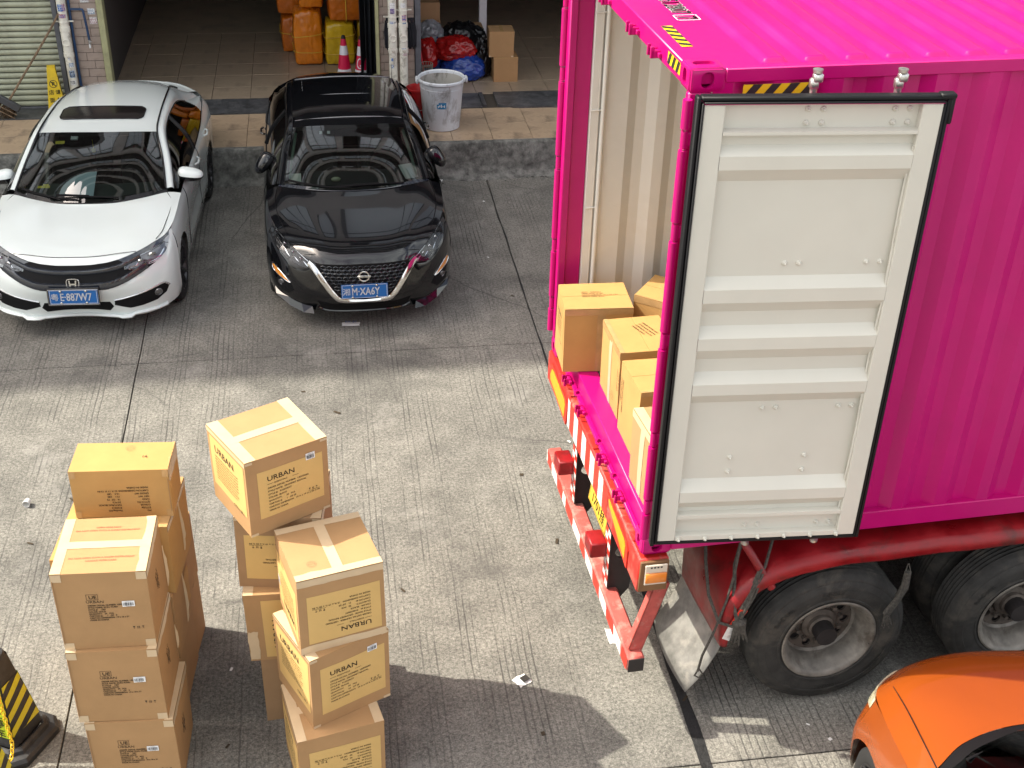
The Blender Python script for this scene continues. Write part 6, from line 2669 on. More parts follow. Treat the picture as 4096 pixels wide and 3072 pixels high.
ALT['hood'] = [
    [(0, -.03, .725), (.19, -.028, .725), (.365, .008, .722), (.42, .04, .719), (.47, .08, .715)],
    [(0, .055, .788), (.2, .06, .787), (.40, .085, .785), (.49, .13, .765), (.56, .17, .75)],
    [(0, .20, .846), (.22, .21, .846), (.43, .235, .850), (.57, .29, .826), (.67, .33, .80)],
    [(0, .45, .893), (.25, .455, .893), (.47, .475, .902), (.65, .52, .875), (.775, .55, .845)],
    [(0, .75, .932), (.28, .75, .932), (.52, .76, .942), (.71, .78, .920), (.85, .80, .88)],
    [(0, 1.0, .962), (.30, 1.0, .962), (.56, 1.02, .972), (.74, 1.05, .95), (.875, 1.05, .905)],
    [(0, 1.115, .980), (.32, 1.14, .980), (.60, 1.22, .986), (.77, 1.33, .97), (.886, 1.35, .925)]]
ALT['screen'] = [
    [(0, 1.12, .99), (.25, 1.14, .99), (.5, 1.20, .99), (.705, 1.31, .99)],
    [(0, 1.53, 1.205), (.24, 1.545, 1.203), (.48, 1.60, 1.19), (.655, 1.67, 1.165)],
    [(0, 1.93, 1.375), (.22, 1.94, 1.373), (.43, 1.965, 1.362), (.59, 2.0, 1.338)]]
ALT['roof'] = [ALT['screen'][2],
    [(0, 2.4, 1.430), (.22, 2.4, 1.427), (.43, 2.4, 1.417), (.585, 2.41, 1.390)],
    [(0, 2.95, 1.440), (.22, 2.95, 1.437), (.43, 2.95, 1.425), (.585, 2.95, 1.396)],
    [(0, 3.45, 1.412), (.21, 3.45, 1.409), (.42, 3.43, 1.395), (.57, 3.42, 1.362)]]
ALT['rear_glass'] = [ALT['roof'][3],
    [(0, 3.85, 1.27), (.21, 3.85, 1.265), (.42, 3.82, 1.25), (.59, 3.78, 1.215)],
    [(0, 4.15, 1.12), (.22, 4.15, 1.115), (.46, 4.12, 1.105), (.63, 4.06, 1.075)]]
ALT['deck'] = [ALT['rear_glass'][2],
    [(0, 4.45, 1.07), (.25, 4.45, 1.065), (.5, 4.40, 1.05), (.70, 4.28, 1.01)],
    [(0, 4.68, 1.04), (.25, 4.67, 1.035), (.52, 4.6, 1.015), (.75, 4.42, .97)],
    [(0, 4.74, .80), (.25, 4.73, .80), (.54, 4.65, .79), (.80, 4.45, .77)],
    [(0, 4.70, .36), (.25, 4.69, .36), (.54, 4.6, .36), (.82, 4.4, .36)]]
ALT['side'] = A_([
    [(.83, .68, .865), (.885, .62, .77), (.91, .60, .62), (.905, .59, .46), (.895, .59, .32), (.865, .58, .2)],
    [(.868, .97, .898), (.910, .97, .80), (.927, .97, .66), (.925, .97, .5), (.905, .97, .33), (.87, .97, .2)],
    [(.886, 1.35, .925), (.915, 1.35, .82), (.925, 1.35, .66), (.92, 1.35, .5), (.905, 1.35, .33), (.875, 1.35, .2)],
    [(.885, 2.1, .948), (.918, 2.1, .83), (.922, 2.1, .66), (.905, 2.1, .5), (.90, 2.1, .33), (.88, 2.1, .2)],
    [(.885, 2.9, .962), (.922, 2.9, .84), (.928, 2.9, .66), (.912, 2.9, .5), (.90, 2.9, .33), (.88, 2.9, .2)],
    [(.865, 3.6, .985), (.91, 3.6, .86), (.925, 3.6, .68), (.92, 3.6, .5), (.9, 3.6, .33), (.87, 3.6, .22)],
    [(.81, 4.15, .99), (.86, 4.15, .87), (.88, 4.15, .7), (.88, 4.15, .52), (.86, 4.15, .36), (.83, 4.15, .27)],
    [(.75, 4.42, .97), (.78, 4.43, .87), (.80, 4.45, .75), (.82, 4.43, .55), (.82, 4.4, .42), (.81, 4.39, .35)]])
ALT['rail_in'] = A_([(.705, 1.31, .99), (.655, 1.67, 1.165), (.59, 2.0, 1.338), (.585, 2.41, 1.390), (.585, 2.95, 1.396), (.57, 3.42, 1.362), (.59, 3.78, 1.215), (.63, 4.06, 1.075)])
ALT['rail_out'] = A_([(.785, 1.37, .972), (.73, 1.72, 1.14), (.66, 2.05, 1.29), (.648, 2.45, 1.335), (.65, 2.95, 1.345), (.645, 3.4, 1.30), (.68, 3.78, 1.15), (.74, 4.10, 1.02)])
ALT['glass_low'] = A_([(.815, 1.42, .955), (.865, 1.75, .95), (.882, 2.1, .95), (.886, 2.5, .956), (.886, 2.95, .965), (.868, 3.45, .982), (.83, 3.82, .99), (.79, 4.12, .99)])
f2 = build_car(black, ALT, 'car_black')
# glass roof panel with its seams
q = MB()
def roof_pt(x, y, lift):
    Z = np.interp(y, [1.93, 2.4, 2.95, 3.45], [1.375, 1.430, 1.440, 1.412])
    return (x, y + .03 * (x / .55) ** 2, Z - .040 * (x / .58) ** 2 * 1.05 + lift)
P = [[roof_pt(x, y, .006) for x in np.linspace(-.55, .55, 15)] for y in np.linspace(2.10, 3.36, 15)]
q.grid(P)
q.build('glass_roof', 'car_black', black, smooth=80)
q = MB()
q.tube([roof_pt(x, 2.10, .007) for x in np.linspace(-.56, .56, 15)], .006, 6)
q.tube([roof_pt(x, 2.72, .006) for x in np.linspace(-.46, .40, 12)], .004, 6)
q.tube([roof_pt(x, 3.37, .007) for x in np.linspace(-.54, .54, 15)], .007, 6)
for x in (-.46, .46):
    q.tube([roof_pt(x, y, .006) for y in np.linspace(2.13, 3.3, 12)], .004, 6)
q.build('roof_seam', 'lamp_house', black, smooth=60)
q = MB()
cs = spl(A_([(-.77, 1.335, .972), (-.60, 1.225, .986), (-.32, 1.145, .980), (0, 1.118, .979), (.32, 1.145, .980), (.60, 1.225, .986), (.77, 1.335, .972)]), 4)
q.grid([[tuple(p) for p in cs], [(p[0] * .97, p[1] + .03, p[2] + .02) for p in cs]])
q.build('cowl', 'trim_navy', black, smooth=60)
wiper(black, [(-.05, 1.15, 1.0), (-.30, 1.17, 1.01), (-.52, 1.24, 1.025), (-.66, 1.31, 1.035)])
wiper(black, [(.50, 1.21, 1.01), (.25, 1.17, 1.02), (.0, 1.155, 1.02), (-.20, 1.16, 1.005)])
# pale strips of the door seals showing through the screen
for sd in (1, -1):
    q = MB()
    a, b = A_((sd * .668, 1.36, 1.02)), A_((sd * .575, 1.93, 1.29))
    q.tube([tuple(a + (b - a) * t + A_((-sd * .012, .05, -.012))) for t in np.linspace(0, 1, 6)], .020, 8)
    q.build('door_seal', 'pale_seal', black, smooth=60)
# shut line and crease lines
q = MB()
q.tube(spl(A_([(-.55, .165, .754), (-.42, .10, .786), (-.2, .066, .791), (0, .061, .792), (.2, .066, .791), (.42, .10, .786), (.55, .165, .754)]), 5), .0025, 5)
q.build('panel_gap', 'matte_black', black, smooth=60)
for sd in (1, -1):
    q = MB()
    q.tube(spl(A_([(sd * .775, 1.32, .972), (sd * .80, 1.1, .945), (sd * .79, .85, .918), (sd * .755, .66, .893), (sd * .70, .46, .858)]), 5), .0025, 5)
    q.build('panel_gap', 'matte_black', black, smooth=60)
    q = MB()
    q.tube(spl(A_([(sd * .889, 1.52, .93), (sd * .92, 1.53, .82), (sd * .925, 1.54, .66), (sd * .915, 1.55, .45)]), 4), .0025, 5)
    q.build('panel_gap', 'matte_black', black, smooth=60)
# chrome V, honeycomb grille, lower intake
V = [(-.515, .708), (-.462, .668), (-.395, .57), (-.325, .46), (-.275, .395), (-.232, .362), (-.12, .350), (0, .348), (.12, .350), (.232, .362), (.275, .395), (.325, .46), (.395, .57), (.462, .668), (.515, .708)]
q = f2.decal([(-.375, .722), (-.46, .69), (-.32, .45), (-.25, .36), (.25, .36), (.32, .45), (.46, .69), (.375, .722), (.19, .725), (0, .7255), (-.19, .725)], .002, .003)
gr = q.build('grille', 'matte_black', black)
q = MB()
hx, hz = .058, .040
for r in range(10):
    z = .375 + r * hz * .87
    for c in range(-8, 9):
        x = c * hx * 1.0 + (hx / 2 if r % 2 else 0)
        lim = np.interp(z, [.36, .45, .69, .72], [.23, .30, .44, .38])
        if abs(x) > lim - .02:
            continue
        pts = [(x + .45 * hx * math.cos(a), z + .48 * hz * math.sin(a)) for a in [math.pi / 6 + k * math.pi / 3 for k in range(6)]]
        q.tube([(a, f2.y(a, b) - .008, b) for a, b in pts], .0028, 4, closed=True)
hc = q.build('grille_mesh', 'trim_navy', gr)
hc['kind'] = 'stuff'
q = MB()
pp = f2.path(V, .022, 5)
ws = [.05 if abs(p[0]) > .30 else .03 + .02 * min(1, abs(p[0]) / .30) for p in pp]
ribbon(q, pp, ws, .03)
q.build('chrome_surround', 'chrome', black, smooth=40)
q = f2.decal([(-.45, .33), (-.30, .30), (.30, .30), (.45, .33), (.40, .235), (.32, .215), (-.32, .215), (-.40, .235)], .003, .003)
q.build('lower_intake', 'matte_black', black)
q = MB()
ribbon(q, f2.path([(-.44, .25), (-.34, .212), (0, .205), (.34, .212), (.44, .25)], .012), .02, .02)
q.build('front_lip', 'car_black', black, smooth=50)
for sd in (1, -1):
    fm = (lambda p: p) if sd == 1 else mx
    lamp = [(.475, .705), (.56, .748), (.67, .797), (.775, .842), (.808, .855), (.815, .815), (.80, .752), (.72, .692), (.60, .660), (.485, .655)]
    q = f2.decal(fm(lamp), .002, .004)
    hl = q.build('headlight', 'trim_black', black)
    q = f2.decal(fm(lamp), .015, .013)
    q.build('lens', 'lamp_glass', hl, smooth=60)
    q = MB()
    ribbon(q, f2.path([(sd * .50, .706), (sd * .58, .748), (sd * .68, .792), (sd * .775, .832), (sd * .80, .842)], .008), .011, .008)
    ribbon(q, f2.path([(sd * .52, .668), (sd * .56, .700), (sd * .60, .685), (sd * .64, .715), (sd * .68, .702), (sd * .73, .750), (sd * .79, .800)], .008), .012, .008)
    for x, z in ((.585, .715), (.655, .745), (.725, .782)):
        x *= sd
        T = Matrix.Translation((x, f2.y(x, z) - .005, z)) @ Matrix.Rotation(math.pi / 2 + .4, 4, 'X') @ Matrix.Rotation(sd * .7, 4, 'Y')
        q.lathe([(.020, .0), (.019, .005), (.012, .004), (0, .009)], 12, T)
    q.build('reflector', 'lamp_chrome', hl, smooth=50)
    q = f2.decal(fm([(.70, .475), (.745, .515), (.84, .565), (.855, .545), (.835, .50)]), .012, .014)
    fg = q.build('turn_signal', 'lens_amber', black)
    q = MB()
    ribbon(q, f2.path([(sd * .695, .472), (sd * .745, .512), (sd * .84, .568), (sd * .857, .548), (sd * .835, .498), (sd * .70, .470)], .014), .007, .01)
    q.build('chrome_strip', 'chrome', fg, smooth=40)
    q = f2.decal(fm([(.66, .40), (.70, .468), (.835, .495), (.855, .42), (.82, .36), (.72, .345)]), .003, .004)
    pod = q.build('fog_lamp_pod', 'matte_black', black)
    q = MB()
    x, z = sd * .775, .432
    T = Matrix.Translation((x, f2.y(x, z) - .004, z)) @ Matrix.Rotation(math.pi / 2 + .3, 4, 'X') @ Matrix.Rotation(sd * .6, 4, 'Y')
    q.lathe([(.036, .0), (.034, .008), (.028, .009), (.026, .003), (0, .008)], 18, T)
    q.build('fog_lamp', 'lamp_house', pod, smooth=50)
    # sloping ledge of the bumper that mirrors the sky
    q = MB()
    up = [(.50, .245), (.60, .262), (.72, .300), (.845, .335)]
    lo = [(.485, .196), (.585, .196), (.715, .232), (.838, .290)]
    R1 = [(sd * x, f2.y(x, z) - .002, z) for x, z in up]
    R2 = [(sd * x, f2.y(x, z) - .075, z) for x, z in lo]
    R3 = [(a, b + .07, c - .03) for a, b, c in R2]
    q.grid([R1, R2, R3])
    q.build('bumper_ledge', 'car_black', black)
q = MB()
y0 = f2.y(0, .60) - .024
T = Matrix.Translation((0, y0, .612)) @ Matrix.Rotation(math.pi / 2 - .12, 4, 'X')
q.lathe([(.047 + .0075 * math.cos(a), .006 * math.sin(a)) for a in np.linspace(0, 2 * math.pi, 9)], 32, T)
q.cbox(-.062, .062, -.010, .010, -.003, .009, .002, 0, T)
bd = q.build('badge', 'chrome', black, smooth=40)
q = MB()
put_text(q, 'NISSAN', .015, lambda x, y: T @ Vector((x, y - .0055, .0105)), 'C', sx=1.5, bold=.03)
q.build('badge_text', 'matte_black', bd)
number_plate(black, -.078, .462, ('湘', 'M·XA6Y'), False, -.10)
# things on the dashboard
q = MB()
T = Matrix.Translation((.63, 1.46, 1.02)) @ Matrix.Rotation(.3, 4, 'Z') @ Matrix.Rotation(.35, 4, 'X')
q.cbox(-.13, .09, -.09, .13, 0, .003, .001, 0, T)
q.build('white_card', 'paper', black)
q = MB()
T = Matrix.Translation((-.63, 1.40, 1.005)) @ Matrix.Rotation(.25, 4, 'X')
q.cbox(-.07, .10, -.06, .10, 0, .003, .001, 0, T)
q.build('white_card', 'paper', black)
q = MB()
q.lathe([(0, -.02), (.035, -.018), (.04, .0), (.02, .018), (0, .02)], 12, Matrix.Translation((-.18, 1.42, .99)) @ Matrix.Diagonal((1.3, .8, 1, 1)))
q.build('pebble_ornament', 'lamp_pale', black, smooth=60)
q = MB()
for x in (-.30, -.22):
    T = Matrix.Translation((x, 1.86, 1.325)) @ Matrix.Rotation(.42, 4, 'X')
    q.cbox(-.015, .015, -.02, .02, 0, .003, .001, 0, T)
q.build('window_sticker', 'led_white', black)
q = MB()
q.tube([(.555, 3.30, 1.39), (.57, 3.45, 1.52)], [.004, .002], 6)
q.build('aerial', 'matte_black', black)
for sd in (1, -1):
    q = MB()
    for y0 in (2.42, 3.2):
        q.tube([(sd * .922, y0 - .09, .865), (sd * .952, y0 - .06, .868), (sd * .952, y0 + .06, .872), (sd * .926, y0 + .09, .875)], .012, 8)
    q.build('door_handle', 'chrome', black, smooth=50)
    q = MB()
    P = [(sd * .77, 4.38, .93), (sd * .845, 4.15, .93), (sd * .86, 4.17, .84), (sd * .80, 4.42, .83)]
    q.add([tuple(A_(p) + A_((sd * .012, .012, 0))) for p in P], [(0, 1, 2, 3)])
    q.build('tail_light', 'tail_red', black)

# ================================================================== orange car, only its front corner in view
orange = thing('parked_car', 'orange small car whose bonnet corner shows beside the trailer wheels', 'car', (2.90, 5.64, 0), D2(184))
orange.scale = (1.1, 1.1, 1.1)
ORA = dict(len=3.5, arch_x=.70, wheel_x=.775, wheel_r=.28, mirror=(.885, 1.22, .95), mirror_tilt=.1, mirror_paint='led_white', dash=(1.0, .95), seat_y=1.9, steer_x=.34, side_n=5,
           arches=[(.62, .28, .32), (2.85, .28, .32)], ditch=.8, ditch_r=.004)
ORA['front'] = [
    [(0, .02, .74), (.2, .03, .74), (.42, .075, .735), (.60, .17, .735), (.72, .30, .76), (.755, .40, .78)],
    [(0, -.01, .62), (.2, .0, .62), (.44, .05, .62), (.63, .15, .62), (.755, .29, .63), (.785, .37, .64)],
    [(0, -.03, .48), (.2, -.02, .48), (.46, .03, .48), (.65, .13, .48), (.775, .27, .48), (.80, .35, .49)],
    [(0, .0, .3), (.2, .01, .3), (.46, .05, .3), (.65, .15, .3), (.765, .28, .3), (.79, .34, .3)],
    [(0, .06, .2), (.2, .07, .2), (.46, .11, .2), (.64, .19, .2), (.745, .3, .2), (.77, .35, .2)]]
ORA['hood'] = [
    [(0, .02, .74), (.2, .03, .74), (.38, .065, .737), (.52, .12, .735), (.60, .17, .735)],
    [(0, .10, .825), (.22, .11, .825), (.42, .15, .818), (.56, .20, .80), (.665, .235, .748)],
    [(0, .25, .885), (.24, .26, .885), (.45, .29, .875), (.60, .33, .85), (.735, .34, .772)],
    [(0, .45, .925), (.25, .46, .926), (.47, .48, .918), (.63, .52, .888), (.765, .52, .815)],
    [(0, .62, .955), (.26, .63, .956), (.49, .67, .948), (.65, .74, .918), (.775, .76, .855)],
    [(0, .74, .975), (.27, .77, .978), (.51, .86, .972), (.67, .98, .945), (.780, 1.02, .89)]]
ORA['screen'] = [
    [(0, .76, .985), (.26, .80, .985), (.49, .90, .982), (.655, 1.04, .975)],
    [(0, 1.18, 1.25), (.24, 1.2, 1.245), (.45, 1.27, 1.235), (.61, 1.38, 1.215)],
    [(0, 1.52, 1.45), (.22, 1.53, 1.448), (.42, 1.57, 1.44), (.56, 1.64, 1.42)]]
ORA['roof'] = [ORA['screen'][2], [(0, 2.0, 1.50), (.22, 2.0, 1.497), (.42, 2.0, 1.485), (.56, 2.0, 1.46)], [(0, 2.6, 1.49), (.22, 2.6, 1.487), (.42, 2.6, 1.475), (.56, 2.6, 1.45)], [(0, 3.0, 1.44), (.22, 3.0, 1.437), (.42, 2.99, 1.43), (.56, 2.96, 1.41)]]
ORA['rear_glass'] = [ORA['roof'][3], [(0, 3.2, 1.25), (.22, 3.2, 1.25), (.43, 3.18, 1.24), (.58, 3.13, 1.22)], [(0, 3.35, 1.02), (.23, 3.35, 1.02), (.45, 3.33, 1.02), (.62, 3.27, 1.0)]]
ORA['deck'] = [ORA['rear_glass'][2], [(0, 3.42, .8), (.23, 3.42, .8), (.48, 3.39, .8), (.68, 3.32, .8)], [(0, 3.46, .55), (.24, 3.46, .55), (.5, 3.42, .55), (.72, 3.33, .55)], [(0, 3.42, .3), (.24, 3.42, .3), (.5, 3.39, .3), (.72, 3.31, .3)]]
ORA['side'] = A_([
    [(.755, .40, .78), (.785, .37, .64), (.80, .35, .49), (.79, .34, .3), (.77, .35, .2)],
    [(.768, .62, .83), (.80, .62, .66), (.805, .62, .49), (.795, .62, .3), (.77, .62, .2)],
    [(.780, 1.02, .89), (.805, 1.02, .7), (.805, 1.02, .5), (.795, 1.02, .3), (.77, 1.02, .2)],
    [(.785, 1.8, .93), (.805, 1.8, .72), (.80, 1.8, .5), (.795, 1.8, .3), (.77, 1.8, .2)],
    [(.780, 2.5, .95), (.805, 2.5, .74), (.805, 2.5, .5), (.795, 2.5, .3), (.77, 2.5, .2)],
    [(.75, 3.0, .97), (.785, 3.0, .75), (.79, 3.0, .5), (.78, 3.0, .35), (.76, 3.0, .25)],
    [(.62, 3.28, 1.0), (.68, 3.32, .8), (.72, 3.33, .55), (.72, 3.31, .4), (.72, 3.31, .3)]])
ORA['rail_in'] = A_([(.655, 1.04, .975), (.61, 1.38, 1.215), (.56, 1.64, 1.42), (.56, 2.0, 1.46), (.56, 2.6, 1.45), (.56, 2.96, 1.41), (.58, 3.13, 1.22), (.62, 3.27, 1.0)])
ORA['rail_out'] = A_([(.72, 1.08, .955), (.675, 1.42, 1.18), (.62, 1.68, 1.38), (.61, 2.05, 1.41), (.61, 2.6, 1.40), (.62, 2.9, 1.35), (.66, 3.05, 1.18), (.70, 3.15, 1.02)])
ORA['glass_low'] = A_([(.745, 1.12, .93), (.775, 1.45, .93), (.785, 1.8, .935), (.785, 2.1, .94), (.78, 2.6, .95), (.765, 2.9, .965), (.74, 3.05, .975), (.71, 3.15, .985)])
f3 = build_car(orange, ORA, 'car_orange')
for sd in (1, -1):
    fm = (lambda p: p) if sd == 1 else mx
    lamp = [(.50, .705), (.60, .728), (.70, .750), (.752, .772), (.77, .715), (.73, .655), (.62, .635), (.52, .65)]
    q = f3.decal(fm(lamp), .012, .014)
    q.build('headlight', 'lamp_pale', orange, smooth=60)
q = f3.decal([(-.42, .60), (-.36, .52), (.36, .52), (.42, .60), (.30, .64), (-.30, .64)], .004, .006)
q.build('grille', 'matte_black', orange)
q = MB()
cs = spl(A_([(-.68, 1.0, .95), (-.51, .865, .975), (-.27, .775, .98), (0, .745, .978), (.27, .775, .98), (.51, .865, .975), (.68, 1.0, .95)]), 4)
q.grid([[tuple(p) for p in cs], [(p[0] * .97, p[1] + .07, p[2] + .03) for p in cs]])
q.build('cowl', 'matte_black', orange, smooth=60)
wiper(orange, [(.05, .82, 1.01), (.3, .88, 1.015), (.55, 1.0, 1.02)])
for sd in (1, -1):
    q = MB()
    q.tube(spl(A_([(sd * .675, .99, .95), (sd * .672, .75, .92), (sd * .665, .55, .885), (sd * .655, .36, .83), (sd * .64, .25, .78)]), 5), .003, 5)
    q.build('panel_gap', 'matte_black', orange, smooth=60)
# ------------------------------------------------------------------ things in and before the bays
mk('bale_orange', (.66, .19, .010), .28, var=.18, vscale=4, stain=(.36, .075, .006), sscale=3, samt=.6, spec=.55)
mk('bale_rust', (.52, .13, .010), .3, var=.2, vscale=4, stain=(.22, .045, .006), sscale=3, samt=.6, spec=.5)
mk('bale_yellow', (.60, .38, .015), .26, var=.18, vscale=4, stain=(.30, .17, .01), sscale=3, samt=.6, spec=.55)
mk('strap_yellow', (.70, .45, .05), .4)
mk('bag_red', (.30, .008, .008), .25, var=.35, vscale=6, spec=.6)
mk('bag_blue', (.010, .045, .26), .25, var=.3, vscale=6, spec=.6)
mk('bag_black', (.006, .006, .007), .28, spec=.55)
mk('bag_clear', (.24, .25, .27), .3, var=.2, vscale=6, spec=.6)
mk('bin_plastic', (.56, .60, .64), .45, var=.05, vscale=6, stain=(.16, .15, .135), sscale=6.5, samt=.8, stretch=(1, 1, .5), detail=8)
mk('bin_inside', (.36, .35, .32), .6, stain=(.07, .062, .05), sscale=9, samt=.9, stretch=(1, 1, .3))
mk('bucket_red', (.36, .012, .014), .4, var=.15, vscale=6)
mk('cone_red', (.56, .008, .06), .4)
mk('cone_white', (.66, .67, .70), .45, var=.06, vscale=10)
mk('cone_black', (.018, .018, .020), .5, var=.35, vscale=8, stain=(.07, .07, .07), sscale=5, samt=.4, bump=.1, bscale=40)
mk('cone_lime', (.42, .52, .015), .45, var=.08, vscale=10, bump=.15, bscale=30)
mk('cone_yellow', (.55, .47, .02), .45)
mk('chain_yellow', (.72, .48, .02), .35)
mk('sign_yellow', (.66, .46, .015), .45, var=.06, vscale=8, stain=(.4, .3, .05), sscale=7, samt=.5)
mk('wood_stick', (.17, .115, .07), .8, var=.35, vscale=30, stretch=(1, 1, .3))
mk('broom_bristle', (.075, .045, .022), .9, var=.5, vscale=40)
mk('broom_head', (.05, .052, .058), .6, var=.2, vscale=10)
mk('mop_black', (.012, .012, .018), .9)
mk('red_stick', (.55, .015, .03), .4)
mk('wire_basket', (.25, .26, .22), .6)
mk('bin_sticker', (.012, .17, .36), .4)
mk('gate_black', (.014, .015, .018), .3, var=.2, vscale=6)
mk('leaf_brown', (.05, .035, .02), .9, var=.3, vscale=40)

# waste bin
t = fthing('waste_bin', 'large dirty white plastic bin with a blue sticker on the tiled shop floor', 'bin', 1.495, 15.222, PZ)
q = MB()
q.lathe([(.0, .004), (.215, .0), (.226, .01), (.266, .53), (.272, .545), (.274, .60)], 48)
q.lathe([(.267, .518), (.2695, .524), (.267, .53)], 48)
q.build('bin_wall', 'bin_plastic', t, smooth=40)
q = MB()
q.lathe([(.266, .60), (.262, .55), (.22, .02), (.0, .015)], 48)
q.build('bin_inner', 'bin_inside', t, smooth=40)
q = MB()
q.lathe([(.266, .60), (.270, .628), (.288, .640), (.300, .628), (.300, .606), (.290, .596), (.274, .60)], 48)
q.build('rim', 'bin_plastic', t, smooth=40)
for s_ in (-1, 1):
    q = MB()
    q.cbox(s_ * .305 - .018, s_ * .305 + .018, -.055, .055, .565, .638, .012)
    q.build('handle', 'bin_plastic', t, smooth=40)
def bin_fn(off):
    def fn(x, y):
        r = .226 + (.04) * (.33 + y) / .53 + off
        a = x / .25 - .10
        return Vector((r * math.sin(a), -r * math.cos(a), .335 + y))
    return fn
q = MB()
rect(q, bin_fn(.0015), -.058, .058, -.03, .03, 0, 6, 1)
rect(q, bin_fn(.0015), -.035, .058, .0305, .052, 0, 6, 1)
st = q.build('bin_sticker', 'bin_sticker', t)
q = MB()
for i in range(5):
    rect(q, bin_fn(.0025), -.045 + i * .019, -.033 + i * .019, -.01 + .008 * (i % 2), .012 + .01 * (i % 3))
rect(q, bin_fn(.0025), -.05, .05, -.024, -.019)
q.build('sticker_print', 'cone_white', st)
# red bucket
t = fthing('bucket', 'red plastic bucket half hidden behind the white waste bin', 'bucket', 1.225, 15.47, PZ)
q = MB()
q.lathe([(0, .004), (.10, 0), (.105, .01), (.145, .40), (.155, .405), (.155, .425), (.145, .43), (.138, .42), (.10, .02), (0, .016)], 36)
q.build('bucket_body', 'bucket_red', t, smooth=40)
q = MB()
q.tube([(.150 * math.cos(a), -.150 * abs(math.sin(a)) * .85 - .02, .39 - .22 * math.sin(a)) for a in np.linspace(0, math.pi, 16)], .004, 6)
q.build('wire_handle', 'steel', t, smooth=40)


def blob(name, label, cat, u, v, z, rx, ry, rz, mat, seed, group=None, knot=True, crumple=.10, boxy=.0, sub=5, part='bag_skin'):
    """a filled plastic sack: a flattened sphere with ridged creases; boxy squares it up"""
    t = fthing(name, label, cat, u, v, z, 0, group)
    bm = bmesh.new()
    bmesh.ops.create_icosphere(bm, subdivisions=sub, radius=1)
    for w in bm.verts:
        n = w.co.normalized()
        p = n.copy()
        if boxy:
            m = max(abs(n.x), abs(n.y), abs(n.z))
            p = n / (m ** boxy)
        f = n * 1.7 + Vector((seed * 3.1, seed, 0))
        rg = 1 - abs(noise.noise(f * 1.6)) * 2
        rg2 = 1 - abs(noise.noise(f * 3.4 + Vector((5, 1, seed)))) * 2
        big = noise.noise(f * .8)
        k = 1 + crumple * (.55 * rg + .4 * rg2 + .22 * (1 - abs(noise.noise(f * 7.0)) * 2) + .9 * big)
        top = max(0, n.z)
        if knot:
            k *= 1 + .18 * top ** 8
        p = p * k
        zz = p.z
        if zz < -.55:
            zz = -.55 + (zz + .55) * .25
        w.co = Vector((p.x * rx, p.y * ry, (zz + .66) / 1.66 * rz * 1.0))
    zmin = min(w.co.z for w in bm.verts)
    for w in bm.verts:
        w.co.z -= zmin
    me = bpy.data.meshes.new(part)
    bm.to_mesh(me)
    bm.free()
    me.polygons.foreach_set('use_smooth', [True] * len(me.polygons))
    me.materials.append(MATS[mat])
    o_ = bpy.data.objects.new(part, me)
    COL.objects.link(o_)
    o_.parent = t
    if knot:
        q = MB()
        rr = random.Random(seed)
        h = max(w.co.z for w in me.vertices)
        for k in range(7):
            a = rr.uniform(0, 6.28)
            q.tube([(0, 0, h - .02), (.02 * math.cos(a), .02 * math.sin(a), h + .02), (.05 * math.cos(a), .05 * math.sin(a), h + .05 + rr.uniform(0, .03))], [.010, .008, .014], 5)
        q.build('knot', mat, t, smooth=50)
    return t


GB = 'rubbish bags heaped in the right bay'
blob('rubbish_bag', 'shiny blue rubbish bag on the floor of the right bay', 'bag', 1.98, 17.08, PZ, .29, .24, .34, 'bag_blue', 3, GB, crumple=.14)
blob('rubbish_bag', 'big dark red rubbish bag lying on the blue bag', 'bag', 1.86, 17.12, PZ + .27, .26, .20, .28, 'bag_red', 4, GB, knot=False, crumple=.22)
blob('rubbish_bag', 'dark red rubbish bag at the grey door frame, left of the bigger red one', 'bag', 1.475, 17.12, PZ + .16, .14, .17, .36, 'bag_red', 6, GB, knot=False, crumple=.2)
blob('rubbish_bag', 'blue rubbish bag peeping out under the red bags', 'bag', 1.60, 17.35, PZ, .20, .20, .36, 'bag_blue', 7, GB)
blob('rubbish_bag', 'wide black rubbish bag behind the red and blue ones', 'bag', 2.00, 17.55, PZ + .05, .32, .22, .52, 'bag_black', 8, GB, knot=False, crumple=.24)
blob('rubbish_bag', 'upright black rubbish bag leaning beside the two stacked cartons', 'bag', 2.235, 17.20, PZ, .14, .16, .48, 'bag_black', 9, GB, knot=False, crumple=.2)
blob('rubbish_bag', 'crumpled grey see-through bag on top at the back of the heap', 'bag', 1.55, 17.5, PZ + .36, .17, .16, .28, 'bag_clear', 10, GB, knot=False, crumple=.24)
# cartons of the right bay
def bay_carton(label, u, v, zt, yaw, w, d, h, mat, seed, tape='x'):
    p = fp(u, v, zt)
    c = Carton(label, p.x, p.y, zt, FA + D2(yaw), w, d, h, mat, seed, 'cartons in the right bay', bulge=.003, seam=tape)
    return c
g1 = bay_carton('lower of the two plain cartons stacked just inside the right bay', 2.545, 17.02, PZ + .345, 0, .335, .30, .345, 'board_brown', 31)
g1.wrap_tape('TF', mat='tape_clear', wd=.02, dn=.015)
g2 = bay_carton('upper of the two plain cartons stacked just inside the right bay', 2.485, 17.02, PZ + .345 + .352, -2, .338, .30, .350, 'board_brown', 32, 'y')
g2.top_tape('y', mat='tape_clear', wd=.05)
g2.corner_tapes('F', top=False, wd=.03, ln=.02, mat='tape_cream')
g3 = bay_carton('brown carton standing at the back left of the right bay', 1.585, 17.85, PZ + .62, 0, .29, .28, .62, 'board_dull', 33)
g4 = bay_carton('darker carton on top of the one at the back left of the right bay', 1.585, 17.85, PZ + .62 + .25, 0, .28, .27, .245, 'board_dull', 34)
t = fthing('stool', 'old stool with a pale top standing behind the rubbish bags', 'stool', 2.17, 17.85, PZ)
q = MB()
